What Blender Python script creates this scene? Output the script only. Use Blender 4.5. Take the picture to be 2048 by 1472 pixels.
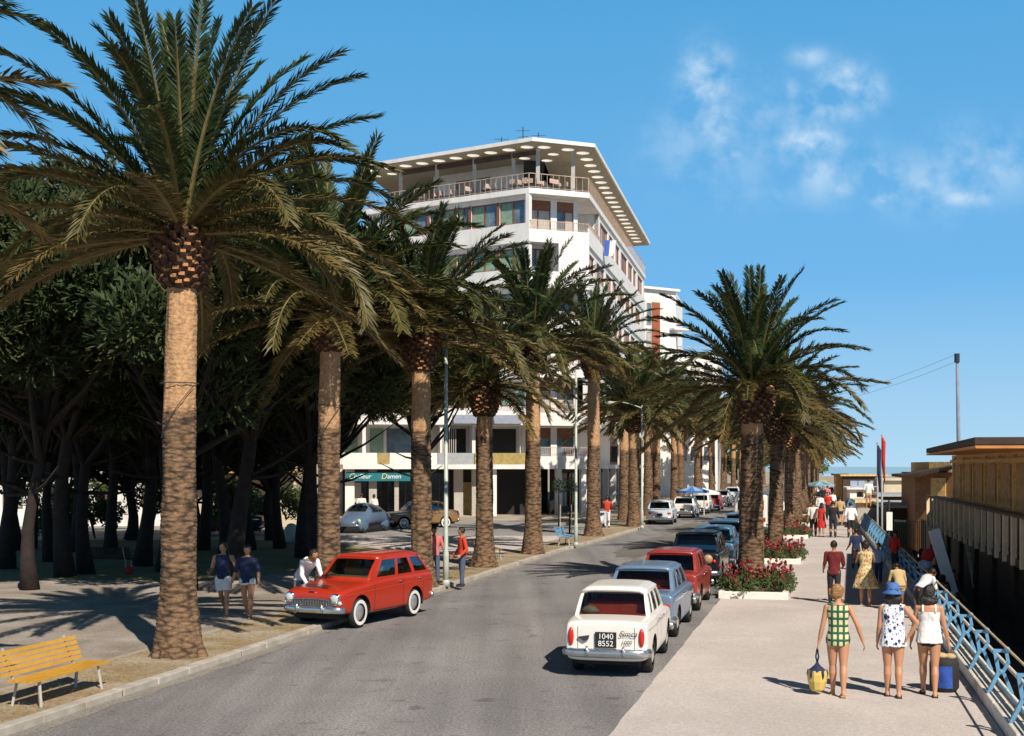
import bpy, bmesh, math, random
from mathutils import Vector, Matrix, noise
from mathutils.bvhtree import BVHTree
R = math.radians
PI = math.pi
scene = bpy.context.scene
COL = scene.collection
for o in list(bpy.data.objects): bpy.data.objects.remove(o)

# ------------------------------------------------------------------ camera
F = 2550.0; HY = 932.0; CX = 1024.0; CH = 3.4
cam = bpy.data.cameras.new('camera'); camo = bpy.data.objects.new('camera', cam); COL.objects.link(camo)
camo.location = (0, 0, CH); camo.rotation_euler = (R(90), 0, 0)
cam.sensor_width = 36; cam.lens = 36*F/2048; cam.shift_y = (HY-736)/2048.0
cam.clip_start = .5; cam.clip_end = 9000
scene.camera = camo
def G(px, py, z=0.0):
    Z = F*(CH-z)/(py-HY)
    return Vector(((px-CX)/F*Z, Z, z))
def W(px, py, Z):
    return Vector(((px-CX)/F*Z, Z, CH-(py-HY)/F*Z))

# ------------------------------------------------------------------ sun and sky
SUN_EL = 43.0
sunv = Vector((.42, -.907, 0)).normalized()*math.cos(R(SUN_EL)); sunv.z = math.sin(R(SUN_EL))
sl = bpy.data.lights.new('sun', 'SUN'); sl.energy = 5.0; sl.angle = R(.5); sl.color = (1.0, .91, .78)
so = bpy.data.objects.new('sun', sl); COL.objects.link(so)
so.rotation_euler = sunv.to_track_quat('Z', 'Y').to_euler()
so.location = (10, -10, 40)
world = bpy.data.worlds.new('World'); scene.world = world; world.use_nodes = True
wn = world.node_tree; wn.nodes.clear()
def N(t, typ, **kw):
    n = t.nodes.new(typ)
    for k, v in kw.items():
        if k.startswith('i_'): n.inputs[k[2:].replace('_', ' ')].default_value = v
        else: setattr(n, k, v)
    return n
def sky_world():
    t = wn; L = t.links.new
    out = N(t, 'ShaderNodeOutputWorld'); bg = N(t, 'ShaderNodeBackground')
    sky = N(t, 'ShaderNodeTexSky'); sky.sky_type = 'NISHITA'; sky.sun_disc = False
    sky.sun_elevation = R(SUN_EL); sky.sun_rotation = math.atan2(sunv.x, sunv.y)
    sky.altitude = 0; sky.air_density = 1.2; sky.dust_density = .25; sky.ozone_density = 2.0
    hs = N(t, 'ShaderNodeHueSaturation'); hs.inputs['Saturation'].default_value = SKY_SAT
    hs.inputs['Value'].default_value = SKY_VAL; hs.inputs['Hue'].default_value = SKY_HUE
    L(sky.outputs[0], hs.inputs['Color'])
    tc = N(t, 'ShaderNodeTexCoord'); sx = N(t, 'ShaderNodeSeparateXYZ'); L(tc.outputs['Generated'], sx.inputs[0])
    def m(op, a, b=None, c=None, clamp=False):
        n = N(t, 'ShaderNodeMath', operation=op, use_clamp=clamp)
        for i, v in enumerate((a, b, c)):
            if v is None: continue
            if isinstance(v, (int, float)): n.inputs[i].default_value = v
            else: L(v, n.inputs[i])
        return n.outputs[0]
    yy = m('MAXIMUM', sx.outputs[1], .05)
    u = m('DIVIDE', sx.outputs[0], yy); v = m('DIVIDE', sx.outputs[2], yy)
    cb = N(t, 'ShaderNodeCombineXYZ'); L(u, cb.inputs[0]); L(v, cb.inputs[1])
    nz = N(t, 'ShaderNodeTexNoise'); nz.inputs['Scale'].default_value = 30; nz.inputs['Detail'].default_value = 9; nz.inputs['Roughness'].default_value = .55
    L(cb.outputs[0], nz.inputs['Vector'])
    nw = N(t, 'ShaderNodeTexNoise'); nw.inputs['Scale'].default_value = 60; nw.inputs['Detail'].default_value = 4
    L(cb.outputs[0], nw.inputs['Vector'])
    tot = None
    blobs = [(1415,160,38,48,1.0),(1425,240,45,50,.7),(1370,290,60,60,.35),(1620,115,28,16,.7),(1690,165,38,32,1.0),(1745,185,22,30,.75),(1650,215,55,30,.7),
             (1580,183,18,18,.5),(1540,260,120,70,.3),(1620,285,55,35,.9),(1640,345,42,45,.65),(1450,330,90,45,.3),(1455,312,25,10,.7),(1688,380,16,12,.85),
             (1750,350,35,40,.6),(1768,395,28,18,.75),(1860,365,90,45,.55),(1925,310,45,45,.5),(1930,395,42,14,.9),(1850,370,26,13,.75),(1560,390,120,25,.22),(2010,330,60,50,.5)]
    for px, py, su, sv, a in blobs:
        du = m('MULTIPLY', m('SUBTRACT', u, (px-CX)/F), F/su/1.3); dv = m('MULTIPLY', m('SUBTRACT', v, (HY-py)/F), F/sv/1.3)
        r2 = m('ADD', m('MULTIPLY', du, du), m('MULTIPLY', dv, dv))
        g = m('MULTIPLY', m('POWER', 2.718, m('MULTIPLY', r2, -1.0)), a)
        tot = g if tot is None else m('MAXIMUM', tot, g)
    nn = m('MULTIPLY_ADD', nz.outputs['Fac'], 4.6, -1.75, clamp=True)
    nn2 = m('MULTIPLY_ADD', nw.outputs['Fac'], .8, .6)
    fac = m('MULTIPLY', m('MULTIPLY', m('MULTIPLY', tot, nn), nn2), .68, clamp=True)
    fac = m('MULTIPLY', fac, m('GREATER_THAN', sx.outputs[1], .1))
    # clear blue band above the horizon, the deeper Nishita blue overhead
    cr = N(t, 'ShaderNodeValToRGB'); e = cr.color_ramp.elements; k_ = 1/SKY_STR
    e[0].position = 0.0; e[0].color = (*[c*k_/20 for c in SKY_H], 1); e[1].position = .37; e[1].color = (*[c*k_/20 for c in SKY_T], 1)
    q_ = e.new(.14); q_.color = (*[c*k_/20 for c in SKY_M], 1)
    L(sx.outputs[2], cr.inputs[0])
    cs = N(t, 'ShaderNodeVectorMath', operation='SCALE'); L(cr.outputs[0], cs.inputs[0]); cs.inputs['Scale'].default_value = 20
    fr_ = N(t, 'ShaderNodeMapRange'); fr_.interpolation_type = 'SMOOTHSTEP'; fr_.inputs['From Min'].default_value = .34; fr_.inputs['From Max'].default_value = .56; L(sx.outputs[2], fr_.inputs[0])
    m0 = N(t, 'ShaderNodeMix', data_type='RGBA'); L(fr_.outputs[0], m0.inputs[0]); L(cs.outputs[0], m0.inputs[6]); L(hs.outputs[0], m0.inputs[7])
    mix = N(t, 'ShaderNodeMix', data_type='RGBA'); L(fac, mix.inputs[0]); L(m0.outputs[2], mix.inputs[6])
    mix.inputs[7].default_value = CLOUD
    L(mix.outputs[2], bg.inputs[0]); bg.inputs[1].default_value = SKY_STR
    L(bg.outputs[0], out.inputs[0])
SKY_STR = .055; SKY_SAT = 1.1; SKY_VAL = .28; SKY_HUE = .5
SKY_H = (.40,.62,.78); SKY_M = (.15,.42,.74); SKY_T = (.072,.32,.62); CLOUD = (.62/.055, .76/.055, .88/.055, 1)
sky_world()
scene.view_settings.view_transform = 'Standard'; scene.view_settings.look = 'None'
scene.view_settings.exposure = 0.2; scene.view_settings.gamma = 1

# ------------------------------------------------------------------ materials
def mat(name, col, rough=.6, metal=0.0, var=.12, scale=4.0, bump=0.0, bscale=60.0, coat=0.0, spec=None, dirt=None, dscale=1.3, damt=.5, attr=None):
    m = bpy.data.materials.new(name); m.use_nodes = True; t = m.node_tree; L = t.links.new
    b = t.nodes['Principled BSDF']; b.inputs['Roughness'].default_value = rough; b.inputs['Metallic'].default_value = metal
    b.inputs['Coat Weight'].default_value = coat; b.inputs['Coat Roughness'].default_value = .08
    if spec is not None: b.inputs['Specular IOR Level'].default_value = spec
    tc = N(t, 'ShaderNodeTexCoord')
    nz = N(t, 'ShaderNodeTexNoise'); nz.inputs['Scale'].default_value = scale; nz.inputs['Detail'].default_value = 6; nz.inputs['Roughness'].default_value = .6
    L(tc.outputs['Object'], nz.inputs['Vector'])
    mr = N(t, 'ShaderNodeMapRange'); mr.inputs['From Min'].default_value = .3; mr.inputs['From Max'].default_value = .7
    mr.inputs['To Min'].default_value = 1-var; mr.inputs['To Max'].default_value = 1+var; L(nz.outputs['Fac'], mr.inputs[0])
    vm = N(t, 'ShaderNodeVectorMath', operation='SCALE'); vm.inputs[0].default_value = col[:3]; L(mr.outputs[0], vm.inputs['Scale'])
    last = vm.outputs[0]
    if attr:
        an = N(t, 'ShaderNodeAttribute', attribute_name='tint'); mx = N(t, 'ShaderNodeMix', data_type='RGBA')
        L(an.outputs['Fac'], mx.inputs[0]); L(last, mx.inputs[6])
        v2 = N(t, 'ShaderNodeVectorMath', operation='SCALE'); v2.inputs[0].default_value = attr[:3]; L(mr.outputs[0], v2.inputs['Scale'])
        L(v2.outputs[0], mx.inputs[7]); last = mx.outputs[2]
    if dirt:
        n2 = N(t, 'ShaderNodeTexNoise'); n2.inputs['Scale'].default_value = dscale; n2.inputs['Detail'].default_value = 8; n2.inputs['Roughness'].default_value = .65
        L(tc.outputs['Object'], n2.inputs['Vector'])
        m2 = N(t, 'ShaderNodeMapRange'); m2.inputs['From Min'].default_value = .48; m2.inputs['From Max'].default_value = .68; m2.inputs['To Max'].default_value = damt
        L(n2.outputs['Fac'], m2.inputs[0])
        mx = N(t, 'ShaderNodeMix', data_type='RGBA'); L(m2.outputs[0], mx.inputs[0]); L(last, mx.inputs[6]); mx.inputs[7].default_value = (*dirt[:3], 1)
        last = mx.outputs[2]
    L(last, b.inputs['Base Color'])
    if bump:
        n3 = N(t, 'ShaderNodeTexNoise'); n3.inputs['Scale'].default_value = bscale; n3.inputs['Detail'].default_value = 4
        L(tc.outputs['Object'], n3.inputs['Vector'])
        bp = N(t, 'ShaderNodeBump'); bp.inputs['Strength'].default_value = bump; bp.inputs['Distance'].default_value = .02
        L(n3.outputs['Fac'], bp.inputs['Height']); L(bp.outputs[0], b.inputs['Normal'])
    return m
def glass_mat(name, tint=(.5,.6,.62), op=.35):
    m = bpy.data.materials.new(name); m.use_nodes = True; t = m.node_tree; L = t.links.new
    t.nodes.remove(t.nodes['Principled BSDF']); out = t.nodes['Material Output']
    tr = N(t, 'ShaderNodeBsdfTransparent'); tr.inputs[0].default_value = (*tint, 1)
    gl = N(t, 'ShaderNodeBsdfGlossy'); gl.inputs['Roughness'].default_value = .03; gl.inputs[0].default_value = (.9,.95,1,1)
    fr = N(t, 'ShaderNodeFresnel'); fr.inputs[0].default_value = 1.5
    ad = N(t, 'ShaderNodeMath', operation='ADD', use_clamp=True); ad.inputs[1].default_value = op*.25; L(fr.outputs[0], ad.inputs[0])
    mx = N(t, 'ShaderNodeMixShader'); L(ad.outputs[0], mx.inputs[0]); L(tr.outputs[0], mx.inputs[1]); L(gl.outputs[0], mx.inputs[2])
    L(mx.outputs[0], out.inputs[0]); return m
def leaf_mat(name, c0, c1, trans=.25, rough=.45):
    m = mat(name, c0, rough, var=.45, scale=2.5, attr=c1, spec=.35)
    t = m.node_tree; L = t.links.new; b = t.nodes['Principled BSDF']; out = t.nodes['Material Output']
    tr = N(t, 'ShaderNodeBsdfTranslucent'); mx = N(t, 'ShaderNodeMixShader'); mx.inputs[0].default_value = trans
    src = b.inputs['Base Color'].links[0].from_socket
    L(src, tr.inputs[0]); L(b.outputs[0], mx.inputs[1]); L(tr.outputs[0], mx.inputs[2]); L(mx.outputs[0], out.inputs[0])
    return m
M = {}
M['white'] = mat('white_render', (.78,.75,.72), .7, var=.06, scale=1.2, bump=.1, dirt=(.5,.46,.4), dscale=.7, damt=.35)
def streaks(m, lo=.84):
    t = m.node_tree; L = t.links.new; b = t.nodes['Principled BSDF']; src = b.inputs['Base Color'].links[0].from_socket; tc = N(t, 'ShaderNodeTexCoord')
    mp = N(t, 'ShaderNodeMapping'); mp.inputs['Scale'].default_value = (2.6,2.6,.22); L(tc.outputs['Object'], mp.inputs[0]); n1 = N(t, 'ShaderNodeTexNoise'); n1.inputs['Scale'].default_value = 1.0; n1.inputs['Detail'].default_value = 7; n1.inputs['Roughness'].default_value = .7; L(mp.outputs[0], n1.inputs['Vector'])
    r1 = N(t, 'ShaderNodeMapRange'); r1.inputs['From Min'].default_value = .5; r1.inputs['From Max'].default_value = .72; r1.inputs['To Min'].default_value = 1; r1.inputs['To Max'].default_value = lo; L(n1.outputs['Fac'], r1.inputs[0])
    sc = N(t, 'ShaderNodeVectorMath', operation='SCALE'); L(src, sc.inputs[0]); L(r1.outputs[0], sc.inputs['Scale']); L(sc.outputs[0], b.inputs['Base Color'])
streaks(M['white'])
M['curtain'] = mat('pale_curtain', (.45,.42,.38), .9, var=.2, scale=6)
M['cream'] = mat('cream_render', (.6,.52,.38), .8, var=.1, scale=1.2, dirt=(.4,.32,.22), damt=.4)
M['pink'] = mat('pink_render', (.62,.5,.42), .8, var=.1)
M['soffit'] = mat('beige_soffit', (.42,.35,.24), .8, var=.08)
M['concrete'] = mat('concrete', (.42,.39,.35), .9, var=.12, bump=.3)
M['brick'] = mat('red_brick', (.33,.09,.045), .85, var=.25, scale=9)
M['brown'] = mat('brown_window_wood', (.22,.075,.03), .5, var=.2)
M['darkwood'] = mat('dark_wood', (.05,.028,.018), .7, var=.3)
M['wood'] = mat('weathered_yellow_wood', (.66,.42,.15), .7, var=.35, scale=6, bump=.3)
M['wood2'] = mat('grey_brown_plank', (.62,.48,.30), .75, var=.4, scale=7, bump=.3)
M['yellow'] = mat('yellow_bench_paint', (.58,.31,.045), .45, var=.1, dirt=(.4,.22,.05), dscale=6, damt=.4)
M['bluepaint'] = mat('light_blue_paint', (.13,.33,.52), .45, var=.12, dirt=(.12,.16,.2), dscale=9, damt=.5)
M['greenblind'] = mat('green_blind', (.20,.30,.22), .6, var=.2)
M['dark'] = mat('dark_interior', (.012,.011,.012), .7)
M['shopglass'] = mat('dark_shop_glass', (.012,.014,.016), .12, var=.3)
M['wglass'] = mat('window_glass_blue', (.12,.17,.21), .08, var=.5, scale=1.5)
M['grey'] = mat('grey_paint', (.35,.36,.38), .6)
M['awninggrey'] = mat('grey_canvas', (.22,.24,.30), .8, var=.15)
M['awningblue'] = mat('blue_canvas', (.05,.12,.42), .8, var=.15)
M['yellowcloth'] = mat('yellow_canvas', (.36,.27,.10), .8, var=.25)
M['teal'] = mat('teal_sign', (.01,.15,.19), .5, var=.1)
M['signwhite'] = mat('sign_white', (.8,.82,.8), .5, var=.03)
M['signyellow'] = mat('sign_yellow', (.6,.55,.2), .5, var=.03)
M['iron'] = mat('dark_iron', (.05,.05,.055), .5, .3)
M['rust'] = mat('rusty_rail', (.50,.36,.28), .7, var=.3)
M['lamp'] = mat('lamp_post_green_grey', (.48,.52,.46), .45, var=.1, dirt=(.25,.3,.2), dscale=3, damt=.5)
M['chrome'] = mat('chrome', (.75,.77,.8), .12, 1.0, var=.05)
M['chromedull'] = mat('bumper_chrome', (.6,.62,.64), .25, .9, var=.08)
M['rubber'] = mat('tyre_rubber', (.022,.021,.02), .8, var=.2)
M['whitewall'] = mat('whitewall_rubber', (.75,.72,.68), .6, var=.05)
M['hub'] = mat('hubcap', (.6,.6,.58), .3, .7)
M['under'] = mat('underbody_black', (.01,.01,.01), .8)
M['seatred'] = mat('red_vinyl', (.55,.06,.02), .45)
M['seattan'] = mat('tan_vinyl', (.4,.28,.15), .5)
M['seatdark'] = mat('dark_vinyl', (.03,.028,.028), .5)
M['lens'] = mat('headlight_lens', (.75,.76,.72), .1, .3)
M['redlens'] = mat('red_lens', (.5,.02,.01), .2)
M['amber'] = mat('amber_lens', (.7,.22,.02), .2)
M['glass'] = glass_mat('car_glass')
M['plate'] = mat('black_number_plate', (.02,.014,.014), .5)
M['palmleaf'] = leaf_mat('palm_leaflets', (.030,.054,.015), (.19,.12,.04), .05, .5)
M['palmstalk'] = mat('palm_stalk', (.17,.13,.045), .6, var=.3)
M['bootbase'] = mat('palm_leaf_base', (.075,.035,.018), .9, var=.5, scale=12, bump=.6)
M['bootcut'] = mat('cut_leaf_base', (.34,.16,.065), .85, var=.45, scale=9)
M['pine'] = leaf_mat('pine_needles', (.030,.052,.015), (.10,.08,.025), .08, .7)
M['pinebark'] = mat('pine_bark', (.022,.014,.011), .9, var=.5, scale=5, bump=.8, bscale=14)
M['shrub'] = leaf_mat('garden_foliage', (.05,.09,.03), (.12,.12,.04), .25)
M['soil'] = mat('soil', (.09,.055,.035), .95, var=.3, scale=9)
M['blossom'] = mat('red_blossom', (.30,.028,.035), .6, var=.35, scale=3)
M['whitekerb'] = mat('whitewashed_kerb', (.80,.76,.70), .85, var=.08, scale=3, bump=.3, dirt=(.45,.38,.3), dscale=3, damt=.5)
M['stone'] = mat('white_stone', (.68,.63,.55), .85, var=.12, scale=3, bump=.5, bscale=30, dirt=(.35,.3,.24), dscale=2, damt=.5)
M['kerbstone'] = mat('kerb_stone', (.44,.40,.35), .9, var=.2, scale=3, bump=.5, dirt=(.3,.22,.12), dscale=1.2, damt=.6)
def trunk_mat():
    m = mat('palm_trunk', (.40,.215,.11), .95, var=.35, scale=14, bump=.8, bscale=30)
    t = m.node_tree; L = t.links.new; b = t.nodes['Principled BSDF']
    src = b.inputs['Base Color'].links[0].from_socket
    tc = N(t, 'ShaderNodeTexCoord'); sx = N(t, 'ShaderNodeSeparateXYZ'); L(tc.outputs['Object'], sx.inputs[0])
    mp = N(t, 'ShaderNodeMapping'); mp.inputs['Scale'].default_value = (5, 5, 15); L(tc.outputs['Object'], mp.inputs[0])
    vo = N(t, 'ShaderNodeTexVoronoi'); vo.inputs['Scale'].default_value = 1.0; L(mp.outputs[0], vo.inputs['Vector'])
    mr = N(t, 'ShaderNodeMapRange'); mr.inputs['From Min'].default_value = .35; mr.inputs['From Max'].default_value = .8; mr.inputs['To Min'].default_value = 1.15; mr.inputs['To Max'].default_value = .22
    L(vo.outputs['Distance'], mr.inputs[0])
    # lower trunk older, greyer and scarred; upper trunk freshly trimmed and tan
    nz = N(t, 'ShaderNodeTexNoise'); nz.inputs['Scale'].default_value = 6; L(tc.outputs['Object'], nz.inputs['Vector'])
    ad = N(t, 'ShaderNodeMath', operation='MULTIPLY_ADD'); ad.inputs[1].default_value = .35; L(nz.outputs['Fac'], ad.inputs[0]); L(sx.outputs[2], ad.inputs[2])
    m2 = N(t, 'ShaderNodeMapRange'); m2.inputs['From Min'].default_value = 4.40; m2.inputs['From Max'].default_value = 4.50; L(ad.outputs[0], m2.inputs[0])
    lo = N(t, 'ShaderNodeMix', data_type='RGBA', blend_type='MULTIPLY'); lo.inputs[0].default_value = 1; L(src, lo.inputs[6])
    sc = N(t, 'ShaderNodeVectorMath', operation='SCALE'); sc.inputs[0].default_value = (.47,.52,.56); L(mr.outputs[0], sc.inputs['Scale']); L(sc.outputs[0], lo.inputs[7])
    hi = N(t, 'ShaderNodeMix', data_type='RGBA', blend_type='MULTIPLY'); hi.inputs[0].default_value = 1; L(src, hi.inputs[6]); hi.inputs[7].default_value = (1.12,1.2,1.2,1)
    mx = N(t, 'ShaderNodeMix', data_type='RGBA'); L(m2.outputs[0], mx.inputs[0]); L(lo.outputs[2], mx.inputs[6]); L(hi.outputs[2], mx.inputs[7])
    L(mx.outputs[2], b.inputs['Base Color']); return m
M['trunk'] = trunk_mat()
def ground_mat(name, col, col2, s1, grain, gs, rough=.95, bump=.3, speck=None):
    m = bpy.data.materials.new(name); m.use_nodes = True; t = m.node_tree; L = t.links.new
    b = t.nodes['Principled BSDF']; b.inputs['Roughness'].default_value = rough; b.inputs['Specular IOR Level'].default_value = .25
    tc = N(t, 'ShaderNodeTexCoord')
    n1 = N(t, 'ShaderNodeTexNoise'); n1.inputs['Scale'].default_value = s1; n1.inputs['Detail'].default_value = 8; n1.inputs['Roughness'].default_value = .6; n1.inputs['Distortion'].default_value = .4
    L(tc.outputs['Object'], n1.inputs['Vector'])
    r1 = N(t, 'ShaderNodeMapRange'); r1.inputs['From Min'].default_value = .38; r1.inputs['From Max'].default_value = .64; L(n1.outputs['Fac'], r1.inputs[0])
    mx = N(t, 'ShaderNodeMix', data_type='RGBA'); L(r1.outputs[0], mx.inputs[0]); mx.inputs[6].default_value = (*col, 1); mx.inputs[7].default_value = (*col2, 1)
    n2 = N(t, 'ShaderNodeTexNoise'); n2.inputs['Scale'].default_value = gs; n2.inputs['Detail'].default_value = 3; n2.inputs['Roughness'].default_value = .7; L(tc.outputs['Object'], n2.inputs['Vector'])
    r2 = N(t, 'ShaderNodeMapRange'); r2.inputs['From Min'].default_value = .3; r2.inputs['From Max'].default_value = .7; r2.inputs['To Min'].default_value = 1-grain; r2.inputs['To Max'].default_value = 1+grain; L(n2.outputs['Fac'], r2.inputs[0])
    sc = N(t, 'ShaderNodeVectorMath', operation='SCALE'); L(mx.outputs[2], sc.inputs[0]); L(r2.outputs[0], sc.inputs['Scale'])
    L(sc.outputs[0], b.inputs['Base Color'])
    bp = N(t, 'ShaderNodeBump'); bp.inputs['Strength'].default_value = bump; bp.inputs['Distance'].default_value = .01; L(n2.outputs['Fac'], bp.inputs['Height']); L(bp.outputs[0], b.inputs['Normal'])
    return m
M['asphalt'] = ground_mat('asphalt', (.20,.19,.19), (.255,.24,.235), .3, .55, 24)
def wear(m):
    t = m.node_tree; L = t.links.new; b = t.nodes['Principled BSDF']; src = b.inputs['Base Color'].links[0].from_socket; tc = N(t, 'ShaderNodeTexCoord')
    mp = N(t, 'ShaderNodeMapping'); mp.inputs['Rotation'].default_value = (0,0,R(14.2)); mp.inputs['Scale'].default_value = (1.1,.05,1); L(tc.outputs['Object'], mp.inputs[0])
    n1 = N(t, 'ShaderNodeTexNoise'); n1.inputs['Scale'].default_value = 1.0; n1.inputs['Detail'].default_value = 5; L(mp.outputs[0], n1.inputs['Vector'])
    r1 = N(t, 'ShaderNodeMapRange'); r1.inputs['From Min'].default_value = .35; r1.inputs['From Max'].default_value = .65; r1.inputs['To Min'].default_value = .80; r1.inputs['To Max'].default_value = 1.18; L(n1.outputs['Fac'], r1.inputs[0])
    n2 = N(t, 'ShaderNodeTexNoise'); n2.inputs['Scale'].default_value = 1.7; n2.inputs['Detail'].default_value = 3; L(tc.outputs['Object'], n2.inputs['Vector'])
    r2 = N(t, 'ShaderNodeMapRange'); r2.inputs['From Min'].default_value = .62; r2.inputs['From Max'].default_value = .74; r2.inputs['To Min'].default_value = 1; r2.inputs['To Max'].default_value = .6; L(n2.outputs['Fac'], r2.inputs[0])
    vo = N(t, 'ShaderNodeTexVoronoi', feature='DISTANCE_TO_EDGE'); vo.inputs['Scale'].default_value = .22; mp2 = N(t, 'ShaderNodeMapping'); L(tc.outputs['Object'], mp2.inputs[0]); 
    n4 = N(t, 'ShaderNodeTexNoise'); n4.inputs['Scale'].default_value = 1.5; L(tc.outputs['Object'], n4.inputs['Vector']); av = N(t, 'ShaderNodeVectorMath', operation='ADD'); L(mp2.outputs[0], av.inputs[0]); L(n4.outputs['Color'], av.inputs[1]); L(av.outputs[0], vo.inputs['Vector'])
    r3 = N(t, 'ShaderNodeMapRange'); r3.inputs['From Min'].default_value = .0; r3.inputs['From Max'].default_value = .006; r3.inputs['To Min'].default_value = .78; r3.inputs['To Max'].default_value = 1; L(vo.outputs['Distance'], r3.inputs[0])
    a = N(t, 'ShaderNodeMath', operation='MULTIPLY'); L(r1.outputs[0], a.inputs[0]); L(r2.outputs[0], a.inputs[1]); c = N(t, 'ShaderNodeMath', operation='MULTIPLY'); L(a.outputs[0], c.inputs[0]); L(r3.outputs[0], c.inputs[1])
    sc = N(t, 'ShaderNodeVectorMath', operation='SCALE'); L(src, sc.inputs[0]); L(c.outputs[0], sc.inputs['Scale']); L(sc.outputs[0], b.inputs['Base Color'])
wear(M['asphalt'])
M['asphalt2'] = ground_mat('side_street_asphalt', (.24,.23,.225), (.30,.28,.265), .3, .3, 14)
M['prom'] = ground_mat('pale_promenade_paving', (.49,.44,.41), (.57,.51,.48), .45, .2, 24)
M['park'] = ground_mat('park_gravel', (.33,.275,.20), (.42,.37,.32), .22, .25, 18)
M['earth'] = ground_mat('dry_earth_and_grass', (.27,.19,.10), (.37,.31,.23), .9, .4, 16)
M['grass'] = ground_mat('dry_lawn', (.22,.20,.08), (.32,.26,.15), .5, .35, 12)
M['sand'] = ground_mat('beach_sand', (.42,.34,.24), (.36,.28,.2), .4, .2, 12)
M['tyremark'] = ground_mat('worn_asphalt_patch', (.135,.125,.115), (.18,.165,.145), .7, .4, 26)
def sea_mat():
    m = mat('sea_water', (.30,.46,.55), .4, var=.1, scale=.05, bump=.3, bscale=.6); return m
M['sea'] = sea_mat()
def paint(name, col, rough=.35):
    m = mat('paint_'+name, col, rough, var=.05, scale=2, coat=.35, dirt=tuple(c*.7+.03 for c in col), dscale=2.5, damt=.18); return m
P_RED = paint('red', (.42,.028,.009)); P_WHITE = paint('white', (.80,.76,.70)); P_BLUE = paint('greyblue', (.13,.20,.30)); P_DRED = paint('dark_red', (.30,.03,.022))
P_BLACK = paint('black', (.006,.007,.011)); P_NAVY = paint('blue', (.06,.15,.26)); P_BEETLE = paint('steel_blue', (.09,.14,.22)); P_BROWN = paint('brown', (.26,.14,.055))
P_LIGHT = paint('pale_blue_white', (.62,.66,.70)); P_TEAL = paint('teal_blue', (.05,.12,.2))

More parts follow.
